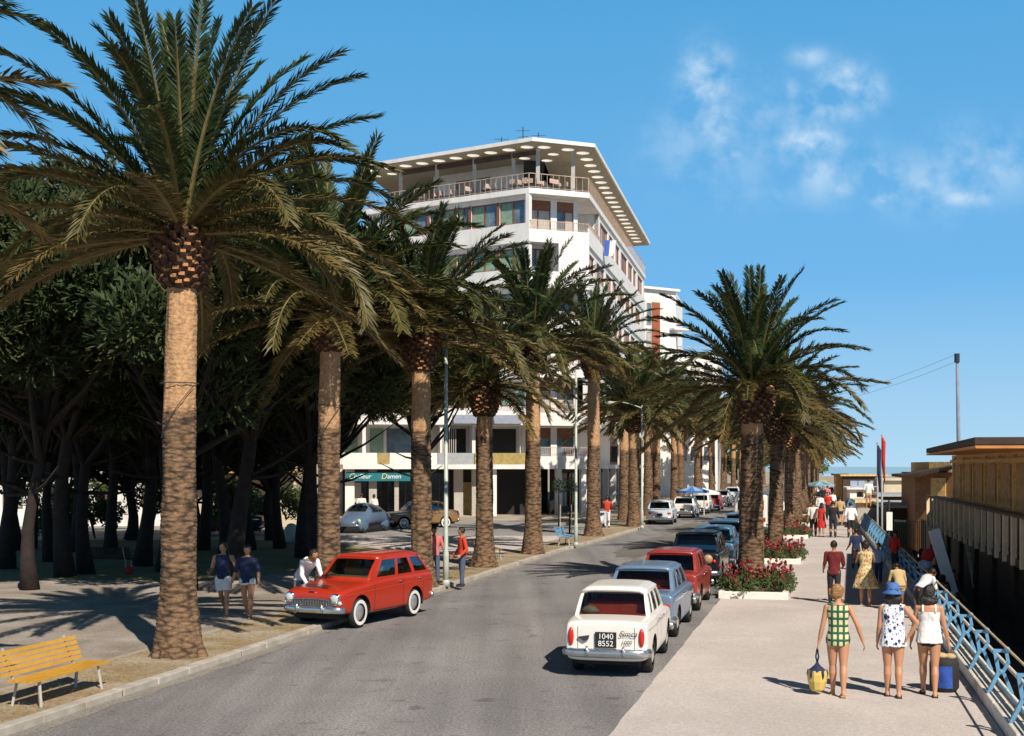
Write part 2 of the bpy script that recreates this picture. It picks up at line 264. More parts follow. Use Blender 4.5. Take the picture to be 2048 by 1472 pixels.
# ------------------------------------------------------------------ mesh helpers
class MB:
    def __init__(s): s.v = []; s.f = []; s.m = []
    def add(s, vs, fs, mi=0):
        b = len(s.v); s.v.extend([tuple(p) for p in vs]); s.f.extend([tuple(i+b for i in f) for f in fs]); s.m.extend([mi]*len(fs)); return s
    def box(s, c, d, rz=0, mi=0, rot=None):
        x, y, z = d[0]/2, d[1]/2, d[2]/2
        vs = [Vector(p) for p in ((-x,-y,-z),(x,-y,-z),(x,y,-z),(-x,y,-z),(-x,-y,z),(x,-y,z),(x,y,z),(-x,y,z))]
        mt = rot if rot is not None else Matrix.Rotation(rz, 3, 'Z')
        vs = [mt @ p + Vector(c) for p in vs]
        return s.add(vs, [(0,3,2,1),(4,5,6,7),(0,1,5,4),(1,2,6,5),(2,3,7,6),(3,0,4,7)], mi)
    def bar(s, p0, p1, w, h, mi=0, up=(0,0,1)):
        p0, p1 = Vector(p0), Vector(p1); d = p1-p0; L = d.length; d.normalize(); u = Vector(up)
        sd = d.cross(u)
        if sd.length < 1e-4: sd = d.cross(Vector((1,0,0)))
        sd.normalize(); u = sd.cross(d)
        vs = []
        for p in (p0, p1):
            for a, b in ((-1,-1),(1,-1),(1,1),(-1,1)): vs.append(p+sd*a*w/2+u*b*h/2)
        return s.add(vs, [(3,2,1,0),(4,5,6,7),(0,1,5,4),(1,2,6,5),(2,3,7,6),(3,0,4,7)], mi)
    def tube(s, pts, rs, n=8, mi=0, cap=True, flat=1.0):
        pts = [Vector(p) for p in pts]
        if isinstance(rs, (int, float)): rs = [rs]*len(pts)
        vs = []; ref = None
        for i, p in enumerate(pts):
            d = (pts[min(i+1, len(pts)-1)]-pts[max(i-1, 0)])
            if d.length < 1e-6: d = Vector((0,0,1))
            d.normalize()
            if ref is None:
                ref = Vector((1,0,0)) if abs(d.x) < .8 else Vector((0,1,0))
            a = (ref - d*ref.dot(d)).normalized(); ref = a; b = d.cross(a)
            for k in range(n):
                t = 2*PI*k/n; vs.append(p + a*math.cos(t)*rs[i] + b*math.sin(t)*rs[i]*flat)
        fs = []
        for i in range(len(pts)-1):
            for k in range(n): fs.append((i*n+k, i*n+(k+1) % n, (i+1)*n+(k+1) % n, (i+1)*n+k))
        if cap: fs.append(tuple(range(n-1, -1, -1))); fs.append(tuple((len(pts)-1)*n+k for k in range(n)))
        return s.add(vs, fs, mi)
    def lathe(s, prof, n=24, c=(0,0,0), axis='Z', mi=0, cap=True, jit=None):
        vs = []; fs = []; c = Vector(c)
        for i, (r, z) in enumerate(prof):
            for k in range(n):
                t = 2*PI*k/n
                rr = r if jit is None else r*(1+jit(t, z))
                if axis == 'Z': p = Vector((rr*math.cos(t), rr*math.sin(t), z))
                elif axis == 'X': p = Vector((z, rr*math.cos(t), rr*math.sin(t)))
                else: p = Vector((rr*math.sin(t), z, rr*math.cos(t)))
                vs.append(p+c)
        for i in range(len(prof)-1):
            for k in range(n): fs.append((i*n+k, i*n+(k+1) % n, (i+1)*n+(k+1) % n, (i+1)*n+k))
        if cap: fs.append(tuple(range(n-1, -1, -1))); fs.append(tuple((len(prof)-1)*n+k for k in range(n)))
        return s.add(vs, fs, mi)
    def prism(s, poly, z0, z1, mi=0):
        n = len(poly); vs = [(p[0], p[1], z0) for p in poly]+[(p[0], p[1], z1) for p in poly]
        fs = [tuple(range(n-1, -1, -1)), tuple(range(n, 2*n))]+[(i, (i+1) % n, n+(i+1) % n, n+i) for i in range(n)]
        return s.add(vs, fs, mi)
    def ell(s, c, r, n=12, m=8, mi=0, rot=None):
        vs = []; fs = []; c = Vector(c)
        for i in range(m+1):
            ph = PI*i/m
            for k in range(n):
                t = 2*PI*k/n; p = Vector((r[0]*math.sin(ph)*math.cos(t), r[1]*math.sin(ph)*math.sin(t), r[2]*math.cos(ph)))
                if rot is not None: p = rot @ p
                vs.append(p+c)
        for i in range(m):
            for k in range(n): fs.append((i*n+k, (i+1)*n+k, (i+1)*n+(k+1) % n, i*n+(k+1) % n))
        return s.add(vs, fs, mi)
    def mesh(s, name, mats, smooth=False):
        me = bpy.data.meshes.new(name); me.from_pydata(s.v, [], s.f)
        mats = mats if isinstance(mats, (list, tuple)) else [mats]
        for mm in mats: me.materials.append(mm)
        if len(mats) > 1: me.polygons.foreach_set('material_index', s.m)
        if smooth: me.polygons.foreach_set('use_smooth', [True]*len(s.f))
        me.update(); return me
    def build(s, name, mats, parent=None, smooth=False, loc=(0,0,0), rz=0):
        return link(name, s.mesh(name, mats, smooth), parent, loc, rz)
def link(name, me, parent=None, loc=(0,0,0), rz=0):
    o = bpy.data.objects.new(name, me); COL.objects.link(o); o.location = loc; o.rotation_euler = (0,0,rz)
    if parent: o.parent = parent
    return o
def tag(o, label=None, cat=None, group=None, kind=None):
    if label: o['label'] = label
    if cat: o['category'] = cat
    if group: o['group'] = group
    if kind: o['kind'] = kind
    return o
def thing(name, label, cat, loc=(0,0,0), rz=0, group=None):
    o = bpy.data.objects.new(name, None); COL.objects.link(o); o.location = loc; o.rotation_euler = (0,0,rz); o.empty_display_size = .3
    return tag(o, label, cat, group)
def copy_tree(o, parent=None):
    c = o.copy(); COL.objects.link(c)
    c.parent = parent
    for ch in list(o.children): copy_tree(ch, c)
    return c
def clone(root, loc, rz, label, group=None, scale=None):
    c = copy_tree(root); c.location = loc; c.rotation_euler = (0,0,rz); c['label'] = label
    if group: c['group'] = group
    if scale: c.scale = scale
    return c
def apply_mods(o):
    dg = bpy.context.evaluated_depsgraph_get(); dg.update()
    me = bpy.data.meshes.new_from_object(o.evaluated_get(dg)); old = o.data
    o.modifiers.clear(); o.data = me
    return o
def bevel(o, w=.01, seg=2):
    b = o.modifiers.new('b', 'BEVEL'); b.width = w; b.segments = seg; b.limit_method = 'ANGLE'; return o
def text_mesh(name, body, size, m, parent, mtx, extrude=.004, shear=0, align='LEFT'):
    c = bpy.data.curves.new(name, 'FONT'); c.body = body; c.size = size; c.extrude = extrude; c.shear = shear; c.align_x = align; c.align_y = 'CENTER'
    o = bpy.data.objects.new(name+'_tmp', c); COL.objects.link(o)
    dg = bpy.context.evaluated_depsgraph_get(); dg.update()
    me = bpy.data.meshes.new_from_object(o.evaluated_get(dg)); bpy.data.objects.remove(o); bpy.data.curves.remove(c)
    me.transform(mtx); me.materials.clear(); me.materials.append(m)
    return link(name, me, parent)

# ------------------------------------------------------------------ street lines
def lerp_tab(tab, z):
    if z <= tab[0][0]: a, b = tab[0], tab[1]
    elif z >= tab[-1][0]: a, b = tab[-2], tab[-1]
    else:
        for a, b in zip(tab, tab[1:]):
            if a[0] <= z <= b[0]: break
    return a[1]+(b[1]-a[1])*(z-a[0])/(b[0]-a[0])
KT = [(18.85,-5.72),(26,-4.05),(33.5,-2.25),(40,-.62),(45.4,.66),(51,2.1),(58.2,4.15),(68.3,6.9),(71.5,7.35),(75,7.9),(80,9.15),(110,17.0),(300,64.5)]
def KL(z): return lerp_tab(KT, z)
def KR(z): return 5.28+.249*(z-32.35)
def RR(z): return 6.92+.2385*(z-19.1)
ZS = [-20,-5,5,12,18.85,22,26,30,33.5,37,40,43,45.4,48,51,54,58.2,61,64,68.3,69.5,71.5,73,75,77,80,90,100,110,140,200,300]
PKZ = .10
def strip(name, fl, fr, z0, zt, m, kind='structure', zs=ZS):
    """a slab following the street between two edge lines, with depth down to z0"""
    b = MB(); zs2 = []
    for a, c in zip(zs, zs[1:]):
        zs2.append(a)
    zs2.append(zs[-1]); n = len(zs2)
    vs = []
    for z in zs2: vs += [(fl(z), z, zt), (fr(z), z, zt)]
    fs = [(2*i, 2*i+1, 2*i+3, 2*i+2) for i in range(n-1)]
    if z0 is not None:
        k = len(vs)
        for z in zs2: vs += [(fl(z), z, z0), (fr(z), z, z0)]
        for i in range(n-1):
            fs += [(2*i, 2*i+2, k+2*i+2, k+2*i), (2*i+1, k+2*i+1, k+2*i+3, 2*i+3)]
        fs += [(0, k, k+1, 1)]
    b.add(vs, fs); o = b.build(name, m)
    if kind: tag(o, kind=kind)
    return o
g = MB(); g.add([(-3000,-60,-.3),(RR(-60),-60,-.3),(RR(600)+0,600,-.3),(RR(3000),6000,-.3),(-3000,6000,-.3)], [(0,1,2,3,4)]); tag(g.build('ground', M['park']), kind='structure')
strip('road', KL, KR, -.31, 0, M['asphalt'])
zf = [-20,-10,0,8]+[10+.35*k for k in range(200)]+[85,100,140,200,300]
strip('promenade', lambda z: KR(z)+(noise.noise(Vector((z*.9,0,0)))*.03+noise.noise(Vector((z*4,3,0)))*.02), RR, -2.2, .015, M['prom'], zs=zf)
strip('gutter', lambda z: KL(z)-.01, lambda z: KL(z)+.28+noise.noise(Vector((z*1.3,7,0)))*.12, None, .004, ground_mat('dusty_gutter', (.27,.245,.215), (.21,.195,.18), 1.2, .4, 20), zs=zf)
kb = MB(); zz = 8.0; rk = random.Random(2)
while zz < 120:
    z1 = zz+.96; h_ = PKZ+.010+rk.uniform(-.006,.006); o_ = rk.uniform(-.012,.012); q = [(KL(zz)-.20+o_,zz),(KL(zz)+o_,zz),(KL(z1)+o_,z1),(KL(z1)-.20+o_,z1)]; kb.prism(q, -.2, h_); zz += .985
kb = kb.build('kerb', M['kerbstone']); bevel(kb, .015, 2); tag(kb, kind='structure')
strip('kerb_bed', lambda z: KL(z)-.19, lambda z: KL(z)-.02, -.2, PKZ-.01, M['soil'])
# dry grass and pine litter on the verge
vg = MB(); tt = []
for k in range(5500):
    z = 12+rk.random()**1.5*50; x = KL(z)-.25-rk.random()*1.45; n_ = noise.noise(Vector((x*1.3, z*1.3, 0)))
    if n_ < -.05+rk.uniform(-.1,.3): continue
    a = rk.random()*6.28; l = rk.uniform(.03,.09); s_ = Vector((math.cos(a), math.sin(a), 0)); tp = Vector((rk.uniform(-.05,.05), rk.uniform(-.05,.05), l))
    p = Vector((x, z, PKZ+.002)); vg.add([p-s_*.006, p+s_*.006, p+tp], [(0,1,2)])
o = vg.build('dry_grass', mat('dry_grass_blades', (.26,.21,.07), .9, var=.4, scale=2)); tag(o, kind='stuff')
strip('verge', lambda z: KL(z)-1.75, lambda z: KL(z)-.205, -.1, PKZ+.004, M['earth'])
strip('park_pavement', lambda z: KL(z)-90, lambda z: KL(z)-1.755, -.15, PKZ, M['park'])
# sunlit lawn patch, side street and hotel forecourt laid on the park pavement
def sheet(name, poly, z, m):
    b = MB(); b.add([(p[0], p[1], z) for p in poly], [tuple(range(len(poly)))]); return tag(b.build(name, m), kind='structure')
sheet('pavement', [(-60,17),(KL(17)-1.9,17),(KL(25)-1.9,25),(KL(33)-1.9,33),(-9,36.5),(-60,38)], PKZ+.004, ground_mat('pink_grey_paving', (.24,.20,.16), (.38,.33,.285), .8, .3, 20))
sheet('lawn', [(-60,38.2),(-9,36.8),(-5.5,41),(-3.0,47),(-9,56.5),(-60,57)], PKZ+.004, M['grass'])
sheet('side_street', [(-70,60.5),(KL(60.5)-1.9,60.5),(KL(72)-1.8,72),(KL(77.2)-1.8,77.2),(-70,77.2)], PKZ+.004, M['asphalt2'])
sheet('path', [(-60,57.2),(-9,56.8),(-2.6,47.2),(KL(47.2)-1.9,47.2),(KL(60.3)-1.9,60.3),(-60,60.3)], PKZ+.004, M['prom'])
# beach and sea
b = MB(); b.add([(RR(-20)+.0,-20,-2.1),(RR(-20)+60,-20,-2.3),(RR(700)+60,700,-2.3),(RR(700),700,-2.1)], [(0,1,2,3)]); tag(b.build('beach', M['sand']), kind='structure')
b = MB(); b.add([(RR(-20)+55,-200,-2.25),(6000,-200,-2.25),(6000,8000,-2.25),(RR(700)+55,8000,-2.25),(RR(700)+55,700,-2.25)], [(0,1,2,3,4)]); tag(b.build('sea', M['sea']), kind='structure')
# worn patches on the road surface
b = MB()
for (x0, y0, x1, y1, w) in ((0.0,0,0,0,0),):
    pass
def patch(name, cx, cz, lx, lz, seed, m, z=.004):
    rnd = random.Random(seed); vs = []
    for k in range(22):
        t = 2*PI*k/22; r = .75+.35*rnd.random(); u = lz*r*math.cos(t)/2; v = lx*r*math.sin(t)/2
        vs.append((cx+u*.25+v, cz+u*.97-v*.1, z))
    bb = MB(); bb.add(vs, [tuple(range(22))]); return tag(bb.build(name, m), kind='structure')
patch('road_patch', 6.2, 55, 2.6, 16, 3, M['tyremark']); patch('road_patch', 4.3, 43, .9, 5, 8, M['tyremark']); patch('road_patch', 9.8, 70, 2.2, 14, 5, M['tyremark'])
# ------------------------------------------------------------------ hotel
def V2(p): return Vector((p[0], p[1], 0))
class Face:
    """a vertical wall between plan points A and B (seen from outside A is on the left)"""
    def __init__(s, A, B):
        s.A = V2(A); s.B = V2(B); s.d = (s.B-s.A); s.L = s.d.length; s.d.normalize(); s.n = Vector((s.d.y, -s.d.x, 0))
    def p(s, u, z, off=0): q = s.A+s.d*u+s.n*off; return Vector((q.x, q.y, z))
    def bx(s, mb, u0, u1, z0, z1, o0, o1, mi=0):
        c = [s.p(u0,z0,o0), s.p(u1,z0,o0), s.p(u1,z0,o1), s.p(u0,z0,o1), s.p(u0,z1,o0), s.p(u1,z1,o0), s.p(u1,z1,o1), s.p(u0,z1,o1)]
        mb.add(c, [(0,1,2,3),(7,6,5,4),(0,4,5,1),(1,5,6,2),(2,6,7,3),(3,7,4,0)], mi)
def wall_open(face, z0, z1, holes, thick, root, m, name='wall'):
    """wall with rectangular openings, built as boxes round the holes"""
    mb = MB(); us = sorted({0, face.L, *[h[0] for h in holes], *[h[1] for h in holes]})
    for a, c in zip(us, us[1:]):
        cut = sorted([(h[2], h[3]) for h in holes if h[0] <= a+1e-6 and h[1] >= c-1e-6]); z = z0
        for lo, hi in cut:
            if lo > z: face.bx(mb, a, c, z, lo, -thick, 0)
            z = hi
        if z < z1: face.bx(mb, a, c, z, z1, -thick, 0)
    return mb.build(name, m, root)
WR = random.Random(31)
def window(face, u0, u1, z0, z1, root, fm, gm, div=2, off=-.12, name='window', blind=None):
    mb = MB(); t = .09
    face.bx(mb, u0, u1, z0, z0+t, off-.05, off+.03); face.bx(mb, u0, u1, z1-t, z1, off-.05, off+.03)
    for k in range(div+1):
        u = u0+(u1-u0)*k/div; a = max(u0, u-t/2); c = min(u1, u+t/2)
        face.bx(mb, a, c, z0+t, z1-t, off-.05, off+.03)
    w = mb.build(name, fm, root)
    pb = MB()
    for k in range(div):
        a = u0+(u1-u0)*k/div+t/2; c = u0+(u1-u0)*(k+1)/div-t/2
        pb.add([face.p(a,z0+t,off-.02), face.p(c,z0+t,off-.02), face.p(c,z1-t,off-.02), face.p(a,z1-t,off-.02)], [(0,1,2,3)], 1 if (blind and (k+int(u0*3)) % blind == 0) else (2 if (blind is None and WR.random() < .3) else 0))
    pb.build('pane', [gm, M['greenblind'], M['curtain']], w)
    return w
def rail(face, u0, u1, z0, root, h=.95, m=None, step=.16, name='railing', off=-.05):
    mb = MB(); face.bx(mb, u0, u1, z0+h-.04, z0+h, off-.02, off+.02); face.bx(mb, u0, u1, z0+.08, z0+.11, off-.012, off+.012)
    n = max(2, int((u1-u0)/step))
    for k in range(n+1):
        u = u0+(u1-u0)*k/n; face.bx(mb, u-.012, u+.012, z0, z0+h-.04, off-.011, off+.011)
    return mb.build(name, m or M['rust'], root)

hotel = thing('hotel', 'white seven storey corner hotel with a roof terrace under a canopy of round panels', 'building')
dirL = Vector((-.848,.531)); dirR = Vector((.202,.979))
def ax(p, d, t): return (p[0]+d.x*t, p[1]+d.y*t)
R1 = (1.35,84.1); R2 = (5.59,85.8); RL = ax(R1,dirL,14.6); RRt = ax(R2,dirR,38.6); RB = (4.0,127.0); RB2 = (-9.0,104.0)
S1 = (1.12,84.5); S2 = (5.22,86.1); SL = ax(S1,dirL,14.2); SR = ax(S2,dirR,38.2); SB = (3.5,126.5); SB2 = (-8.6,104.0)
def inset(poly, d):
    n = len(poly); out = []
    for i in range(n):
        a, b_, c = V2(poly[i-1]), V2(poly[i]), V2(poly[(i+1) % n])
        e1 = (b_-a).normalized(); e2 = (c-b_).normalized(); n1 = Vector((-e1.y, e1.x, 0)); n2 = Vector((-e2.y, e2.x, 0))
        bis = (n1+n2).normalized(); k = d/max(.3, bis.dot(n1)); q = b_+bis*k; out.append((q.x, q.y))
    return out
roofpoly = [RL, R1, R2, RRt, RB, RB2]; slabpoly = [SL, S1, S2, SR, SB, SB2]
core = inset(slabpoly, 3.1)
BOT = [3.2,6.1,9.3,12.3,15.3,18.3,21.5]
from mathutils.geometry import tessellate_polygon
skyholes = []
def holed_slab(name, poly, z0, z1, m):
    loops = [[Vector((x,y,0)) for x, y in poly]]+[[Vector((x+r*math.cos(-2*PI*k/26), y+r*math.sin(-2*PI*k/26), 0)) for k in range(26)] for x, y, r in skyholes]
    tris = tessellate_polygon(loops); flat = [p for l in loops for p in l]; n = len(flat); q = MB()
    fs = []
    for t in tris:
        a, b_, c = t; nz_ = (flat[b_]-flat[a]).cross(flat[c]-flat[a]).z
        if nz_ < 0: a, c = c, a
        fs += [(n+a, n+b_, n+c), (c, b_, a)]
    k = 0
    for l in loops:
        for i in range(len(l)): j = (i+1) % len(l); fs.append((k+i, k+j, n+k+j, n+k+i))
        k += len(l)
    q.add([(p.x,p.y,z0) for p in flat]+[(p.x,p.y,z1) for p in flat], fs); return q.build(name, m, hotel)
def skylight_mat():
    m = bpy.data.materials.new('milky_skylight'); m.use_nodes = True; t = m.node_tree; L = t.links.new; out = t.nodes['Material Output']
    b = t.nodes['Principled BSDF']; b.inputs['Base Color'].default_value = (.8,.8,.8,1); b.inputs['Roughness'].default_value = .4
    nz = N(t, 'ShaderNodeTexNoise'); nz.inputs['Scale'].default_value = 2.0; rr_ = N(t, 'ShaderNodeMapRange'); rr_.inputs['To Min'].default_value = .6; rr_.inputs['To Max'].default_value = .95; L(nz.outputs['Fac'], rr_.inputs[0])
    cc = N(t, 'ShaderNodeCombineColor'); 
    for i in range(3): L(rr_.outputs[0], cc.inputs[i])
    tr = N(t, 'ShaderNodeBsdfTranslucent'); L(cc.outputs[0], tr.inputs[0]); mx = N(t, 'ShaderNodeMixShader'); mx.inputs[0].default_value = .75; L(b.outputs[0], mx.inputs[1]); L(tr.outputs[0], mx.inputs[2]); L(mx.outputs[0], out.inputs[0]); return m
M['skylight'] = skylight_mat()
# round panels in the soffit
def disc(x, y, r, z=24.765):
    skyholes.append((x,y,r)); q = MB(); n = 26; q.add([(x+(r-.004)*math.cos(2*PI*k/n), y+(r-.004)*math.sin(2*PI*k/n), 24.83) for k in range(n)], [tuple(range(n))]); return q.build('round_skylight', M['skylight'], hotel)
n_disc = 0
fl = Face(RL, R1); fc = Face(R1, R2); fr = Face(R2, RRt)
for k in range(10):
    q = fl.p(fl.L-1.0-k*1.45, 0, -1.05); disc(q.x, q.y, .5)
    q = fl.p(fl.L-1.9-k*1.45, 0, -2.5); disc(q.x, q.y, .42)
for k in range(2):
    q = fc.p(1.35+k*1.75, 0, -1.05); disc(q.x, q.y, .5)
for k in range(2):
    q = fc.p(1.2+k*1.5, 0, -2.6); disc(q.x, q.y, .45)
    q = fc.p(1.3+k*1.7, 0, -4.4); disc(q.x, q.y, .45)
for k in range(20):
    q = fr.p(1.2+k*1.85, 0, -.95); disc(q.x, q.y, .52)
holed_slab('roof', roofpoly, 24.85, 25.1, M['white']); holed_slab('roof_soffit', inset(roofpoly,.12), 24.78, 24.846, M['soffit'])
# terrace slab and the slab of every floor
mb = MB(); mb.prism(slabpoly, 21.5, 21.86); mb.build('terrace_slab', M['white'], hotel)
for i, z in enumerate(BOT[:6]):
    mb = MB(); mb.prism(inset(slabpoly,.003), z, z+.3); mb.build('floor_slab', M['white'], hotel)
# core walls behind balconies
mb = MB(); mb.prism(core, 3.5, 21.5); mb.build('core_wall', M['white'], hotel)
pent = inset(slabpoly, 4.6)
pf = Face(pent[0], pent[1]); pr = Face(pent[2], pent[3]); pc = Face(pent[1], pent[2])
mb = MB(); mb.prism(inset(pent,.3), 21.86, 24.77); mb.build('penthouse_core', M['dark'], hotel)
for fc_, spans in ((pf, [(2,5),(7,12)]), (pr, [(3,9),(13,22),(25,34)])):
    holes = [(a,c,22.1,24.2) for a, c in spans if c < fc_.L]
    wall_open(fc_, 21.86, 24.77, holes, .25, hotel, M['white'], 'penthouse_wall')
    for h in holes: window(fc_, h[0], h[1], h[2], h[3], hotel, M['brown'], M['wglass'], max(2, int((h[1]-h[0])/1.3)))
# terrace columns, beam, railings
cols = []
for u in (2.2,5.4,8.6,11.8): cols.append(Face(SL,S1).p(Face(SL,S1).L-u, 0, -1.6))
cols += [Face(SL,S1).p(Face(SL,S1).L-.2,0,-1.5), Face(S1,S2).p(3.6,0,-.9)]
for u in (4,9,15,21,28): cols.append(Face(S2,SR).p(u,0,-1.8))
for q in cols:
    mb = MB(); mb.box((q.x,q.y,23.32),(.26,.26,2.9)); mb.build('terrace_column', M['concrete'], hotel)
mb = MB(); a = cols[4]; c = cols[3]; mb.bar((a.x,a.y,24.55),(c.x,c.y,24.55),.16,.3); mb.build('pergola_beam', M['darkwood'], hotel)
fsl = Face(SL,S1); fsc = Face(S1,S2); fsr = Face(S2,SR)
for f_ in (fsl, fsc, fsr): rail(f_, .05, f_.L-.05, 21.86, hotel, 1.0, M['rust'], .42, 'terrace_railing')
# left facade: spandrels and window bands, floors 2-6
for i, z in enumerate(BOT[1:6]):
    zt = BOT[i+2]; face = Face(SL, S1)
    L_ = face.L; wins = []
    u = L_-.45
    for wdt in (2.1,2.1,1.0,2.1,2.1,1.0,2.1):
        if u-wdt < .3: break
        wins.append((u-wdt, u)); u -= wdt+.2
    holes = [(a,c,z+1.3,zt-.30) for a, c in wins]
    F0_ = face; face = Face(tuple(F0_.p(0,0,-.38)[:2]), tuple(F0_.p(F0_.L-.25,0,-.38)[:2])); mb = MB(); F0_.bx(mb, 0, F0_.L, z+.3, z+1.25, -.375, -.004); mb.build('spandrel_band', M['white'], hotel); mb = MB(); F0_.bx(mb, F0_.L-.25, F0_.L, z+1.252, zt-.002, -.375, -.004); mb.build('corner_pier', M['white'], hotel)
    holes = [(a,min(c,face.L-.03),b1,b2) for a, c, b1, b2 in holes]; wins = [(a,min(c,face.L-.03)) for a, c in wins]
    wall_open(face, z+.3, zt-.002, holes, .28, hotel, M['white'], 'facade_wall')
    for a, c in wins: window(face, a, c, z+1.3, zt-.30, hotel, M['brown'], M['wglass'], 2, blind=1 if i != 4 else 2)
    for (a, c), (a2, c2) in zip(wins, wins[1:]): mb = MB(); face.bx(mb, c2+.003, a-.003, z+1.3, zt-.30, .003, .05); mb.build('window_pier', M['brown'], hotel)
# right facade
for i, z in enumerate(BOT[1:6]):
    zt = BOT[i+2]; f0 = Face(S2, SR); st = 5.6 if i in (1,4) else .02
    face = Face(tuple(f0.p(st,0,-.14)[:2]), tuple(f0.p(f0.L,0,-.14)[:2])); mb = MB(); f0.bx(mb, st+.004, f0.L, z+.3, z+1.12, -.137, -.005); mb.build('spandrel_band', M['white'], hotel)
    wins = []; u = .9
    pat = [3.0,1.0,4.6,1.2]; k = i
    while u < face.L-3.2:
        wdt = [2.6,4.4,3.4][k % 3]; k += 1
        if u+wdt > face.L-.4: break
        wins.append((u, u+wdt)); u += wdt+[.6,1.1,.8][k % 3]
    holes = [(a,c,z+1.2,zt-.38) for a, c in wins]
    wall_open(face, z+.3, zt-.003, holes, .3, hotel, M['white'], 'side_wall')
    for a, c in wins: window(face, a, c, z+1.2, zt-.38, hotel, M['brown'], M['wglass'], 4 if c-a > 3 else 3)
    # parapet of the corner balcony and its return along the side
    if st > 1:
        mb = MB(); f0.bx(mb, .0, st, z+.3, z+1.15, -.12, -.004); mb.build('balcony_parapet', M['white'], hotel)
        rail(f0, .1, st-.1, z+1.15, hotel, .35, M['rust'], .14, 'balcony_railing')
        g1 = Face(tuple(f0.p(st,0,-3.0)[:2]), tuple(f0.p(st,0,-.1)[:2])); mb = MB(); g1.bx(mb, 0, g1.L, z+.3, zt-.004, -.2, 0); mb.build('side_wall', M['white'], hotel)
# chamfered corner bay
fsc = Face(S1, S2)
for i, z in enumerate(BOT[0:6]):
    zt = BOT[i+1]
    inner = Face(tuple(fsc.p(-.1,0,-1.35)[:2]), tuple(fsc.p(fsc.L-.25,0,-1.35)[:2]))
    full = i in (1, 4)
    if i == 4:  # enclosed right half, door in the left half
        holes = [(.35,2.05,z+.35,zt-.2)]
        wall_open(inner, z+.3, zt-.005, holes, .2, hotel, M['white'], 'bay_wall')
        window(inner, .35, 2.05, z+.35, zt-.2, hotel, M['brown'], M['wglass'], 2, name='balcony_door')
        ff = Face(tuple(fsc.p(2.15,0,-.01)[:2]), tuple(fsc.p(fsc.L,0,-.01)[:2])); mb = MB(); ff.bx(mb, 0, ff.L, z+.3, zt-.006, -1.2, 0); mb.build('bay_wall', M['white'], hotel)
        mb = MB(); fsc.bx(mb, .02, 2.14, z+.3, z+1.1, -.12, -.004); mb.build('balcony_parapet', M['white'], hotel)
    else:
        holes = [(.45,2.25,z+.33,zt-.12),(2.7,3.95,z+.33,zt-.12)]
        wall_open(inner, z+.3, zt-.005, holes, .2, hotel, M['white'], 'bay_wall')
        for h in holes:
            window(inner, h[0], h[1], h[2], h[3]-.6, hotel, M['brown'], M['wglass'], 2, name='balcony_door'); mb = MB(); inner.bx(mb, h[0], h[1], h[3]-.597, h[3], -.15, -.05); mb.build('door_header', M['brown'], hotel)
        mb = MB(); fsc.bx(mb, .02, fsc.L-.02, z+.3, z+.85, -.12, -.004); mb.build('balcony_parapet', M['white'], hotel)
        rail(fsc, .05, fsc.L-.05, z+.85, hotel, .6, M['rust'], .13, 'balcony_railing')
    g1 = Face(tuple(fsc.p(.02,0,-1.3)[:2]), tuple(fsc.p(.02,0,0)[:2])); mb = MB(); g1.bx(mb, 0, g1.L-.15, z+.3, zt-.007, -.18, 0); mb.build('balcony_side_wall', M['white'], hotel)
# two storey front wing at the left
AL = (-10.9,82.2); AR = (1.0,83.9); AF = Face(AL, AR)
for z0, z1 in ((3.2,4.25),(6.1,7.0)):
    mb = MB(); mb.prism([AL, AR, (1.2,84.45), SL, (-12.5,90)], z0, z0+.3); mb.build('wing_slab', M['white'], hotel)
    if z0 > 5:
        mb = MB(); AF.bx(mb, .01, AF.L-.02, z0+.3, z1, -.18, -.004); mb.build('wing_parapet', M['white'], hotel)
    else:
        for a, c, mm in ((.01,2.2,'white'),(2.25,2.95,'yellowcloth'),(3.0,6.1,'white'),(6.15,8.5,'grey'),(8.55,AF.L-.05,'yellowcloth')):
            mb = MB(); AF.bx(mb, a, c, z0+.3, z1, -.15, -.004); mb.build('balcony_parapet', M[mm], hotel)
mb = MB(); AF.bx(mb, 0, AF.L, 3.5, 6.1, -2.6, -2.3); mb.build('wing_wall', M['white'], hotel)
IF = Face(tuple(AF.p(0,0,-2.28)[:2]), tuple(AF.p(AF.L,0,-2.28)[:2]))
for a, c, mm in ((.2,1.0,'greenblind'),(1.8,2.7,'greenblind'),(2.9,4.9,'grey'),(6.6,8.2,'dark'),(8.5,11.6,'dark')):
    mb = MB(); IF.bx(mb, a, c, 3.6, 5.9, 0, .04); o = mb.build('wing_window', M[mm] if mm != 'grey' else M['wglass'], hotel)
for u in (1.25,5.1,6.3,8.4): mb = MB(); AF.bx(mb, u, u+.22, 3.5, 6.1, -2.2, -.2); mb.build('wing_wall', M['white'], hotel)
mb = MB()
for k in range(7): AF.bx(mb, 6.45+k*.14, 6.5+k*.14, 4.0, 6.1, -.2, -.14)
mb.build('privacy_screen', M['concrete'], hotel)
mb = MB(); a0 = AF.p(8.6,6.05,0); mb.add([AF.p(7.1,6.75,.02), AF.p(9.6,6.75,.02), AF.p(9.6,6.15,.9), AF.p(7.1,6.15,.9)], [(0,1,2,3)]); mb.build('awning', M['awninggrey'], hotel)
mb = MB(); mb.add([AF.p(9.75,6.75,.02), AF.p(11.7,6.75,.02), AF.p(11.7,6.15,.9), AF.p(9.75,6.15,.9)], [(0,1,2,3)]); mb.build('awning', M['awninggrey'], hotel)
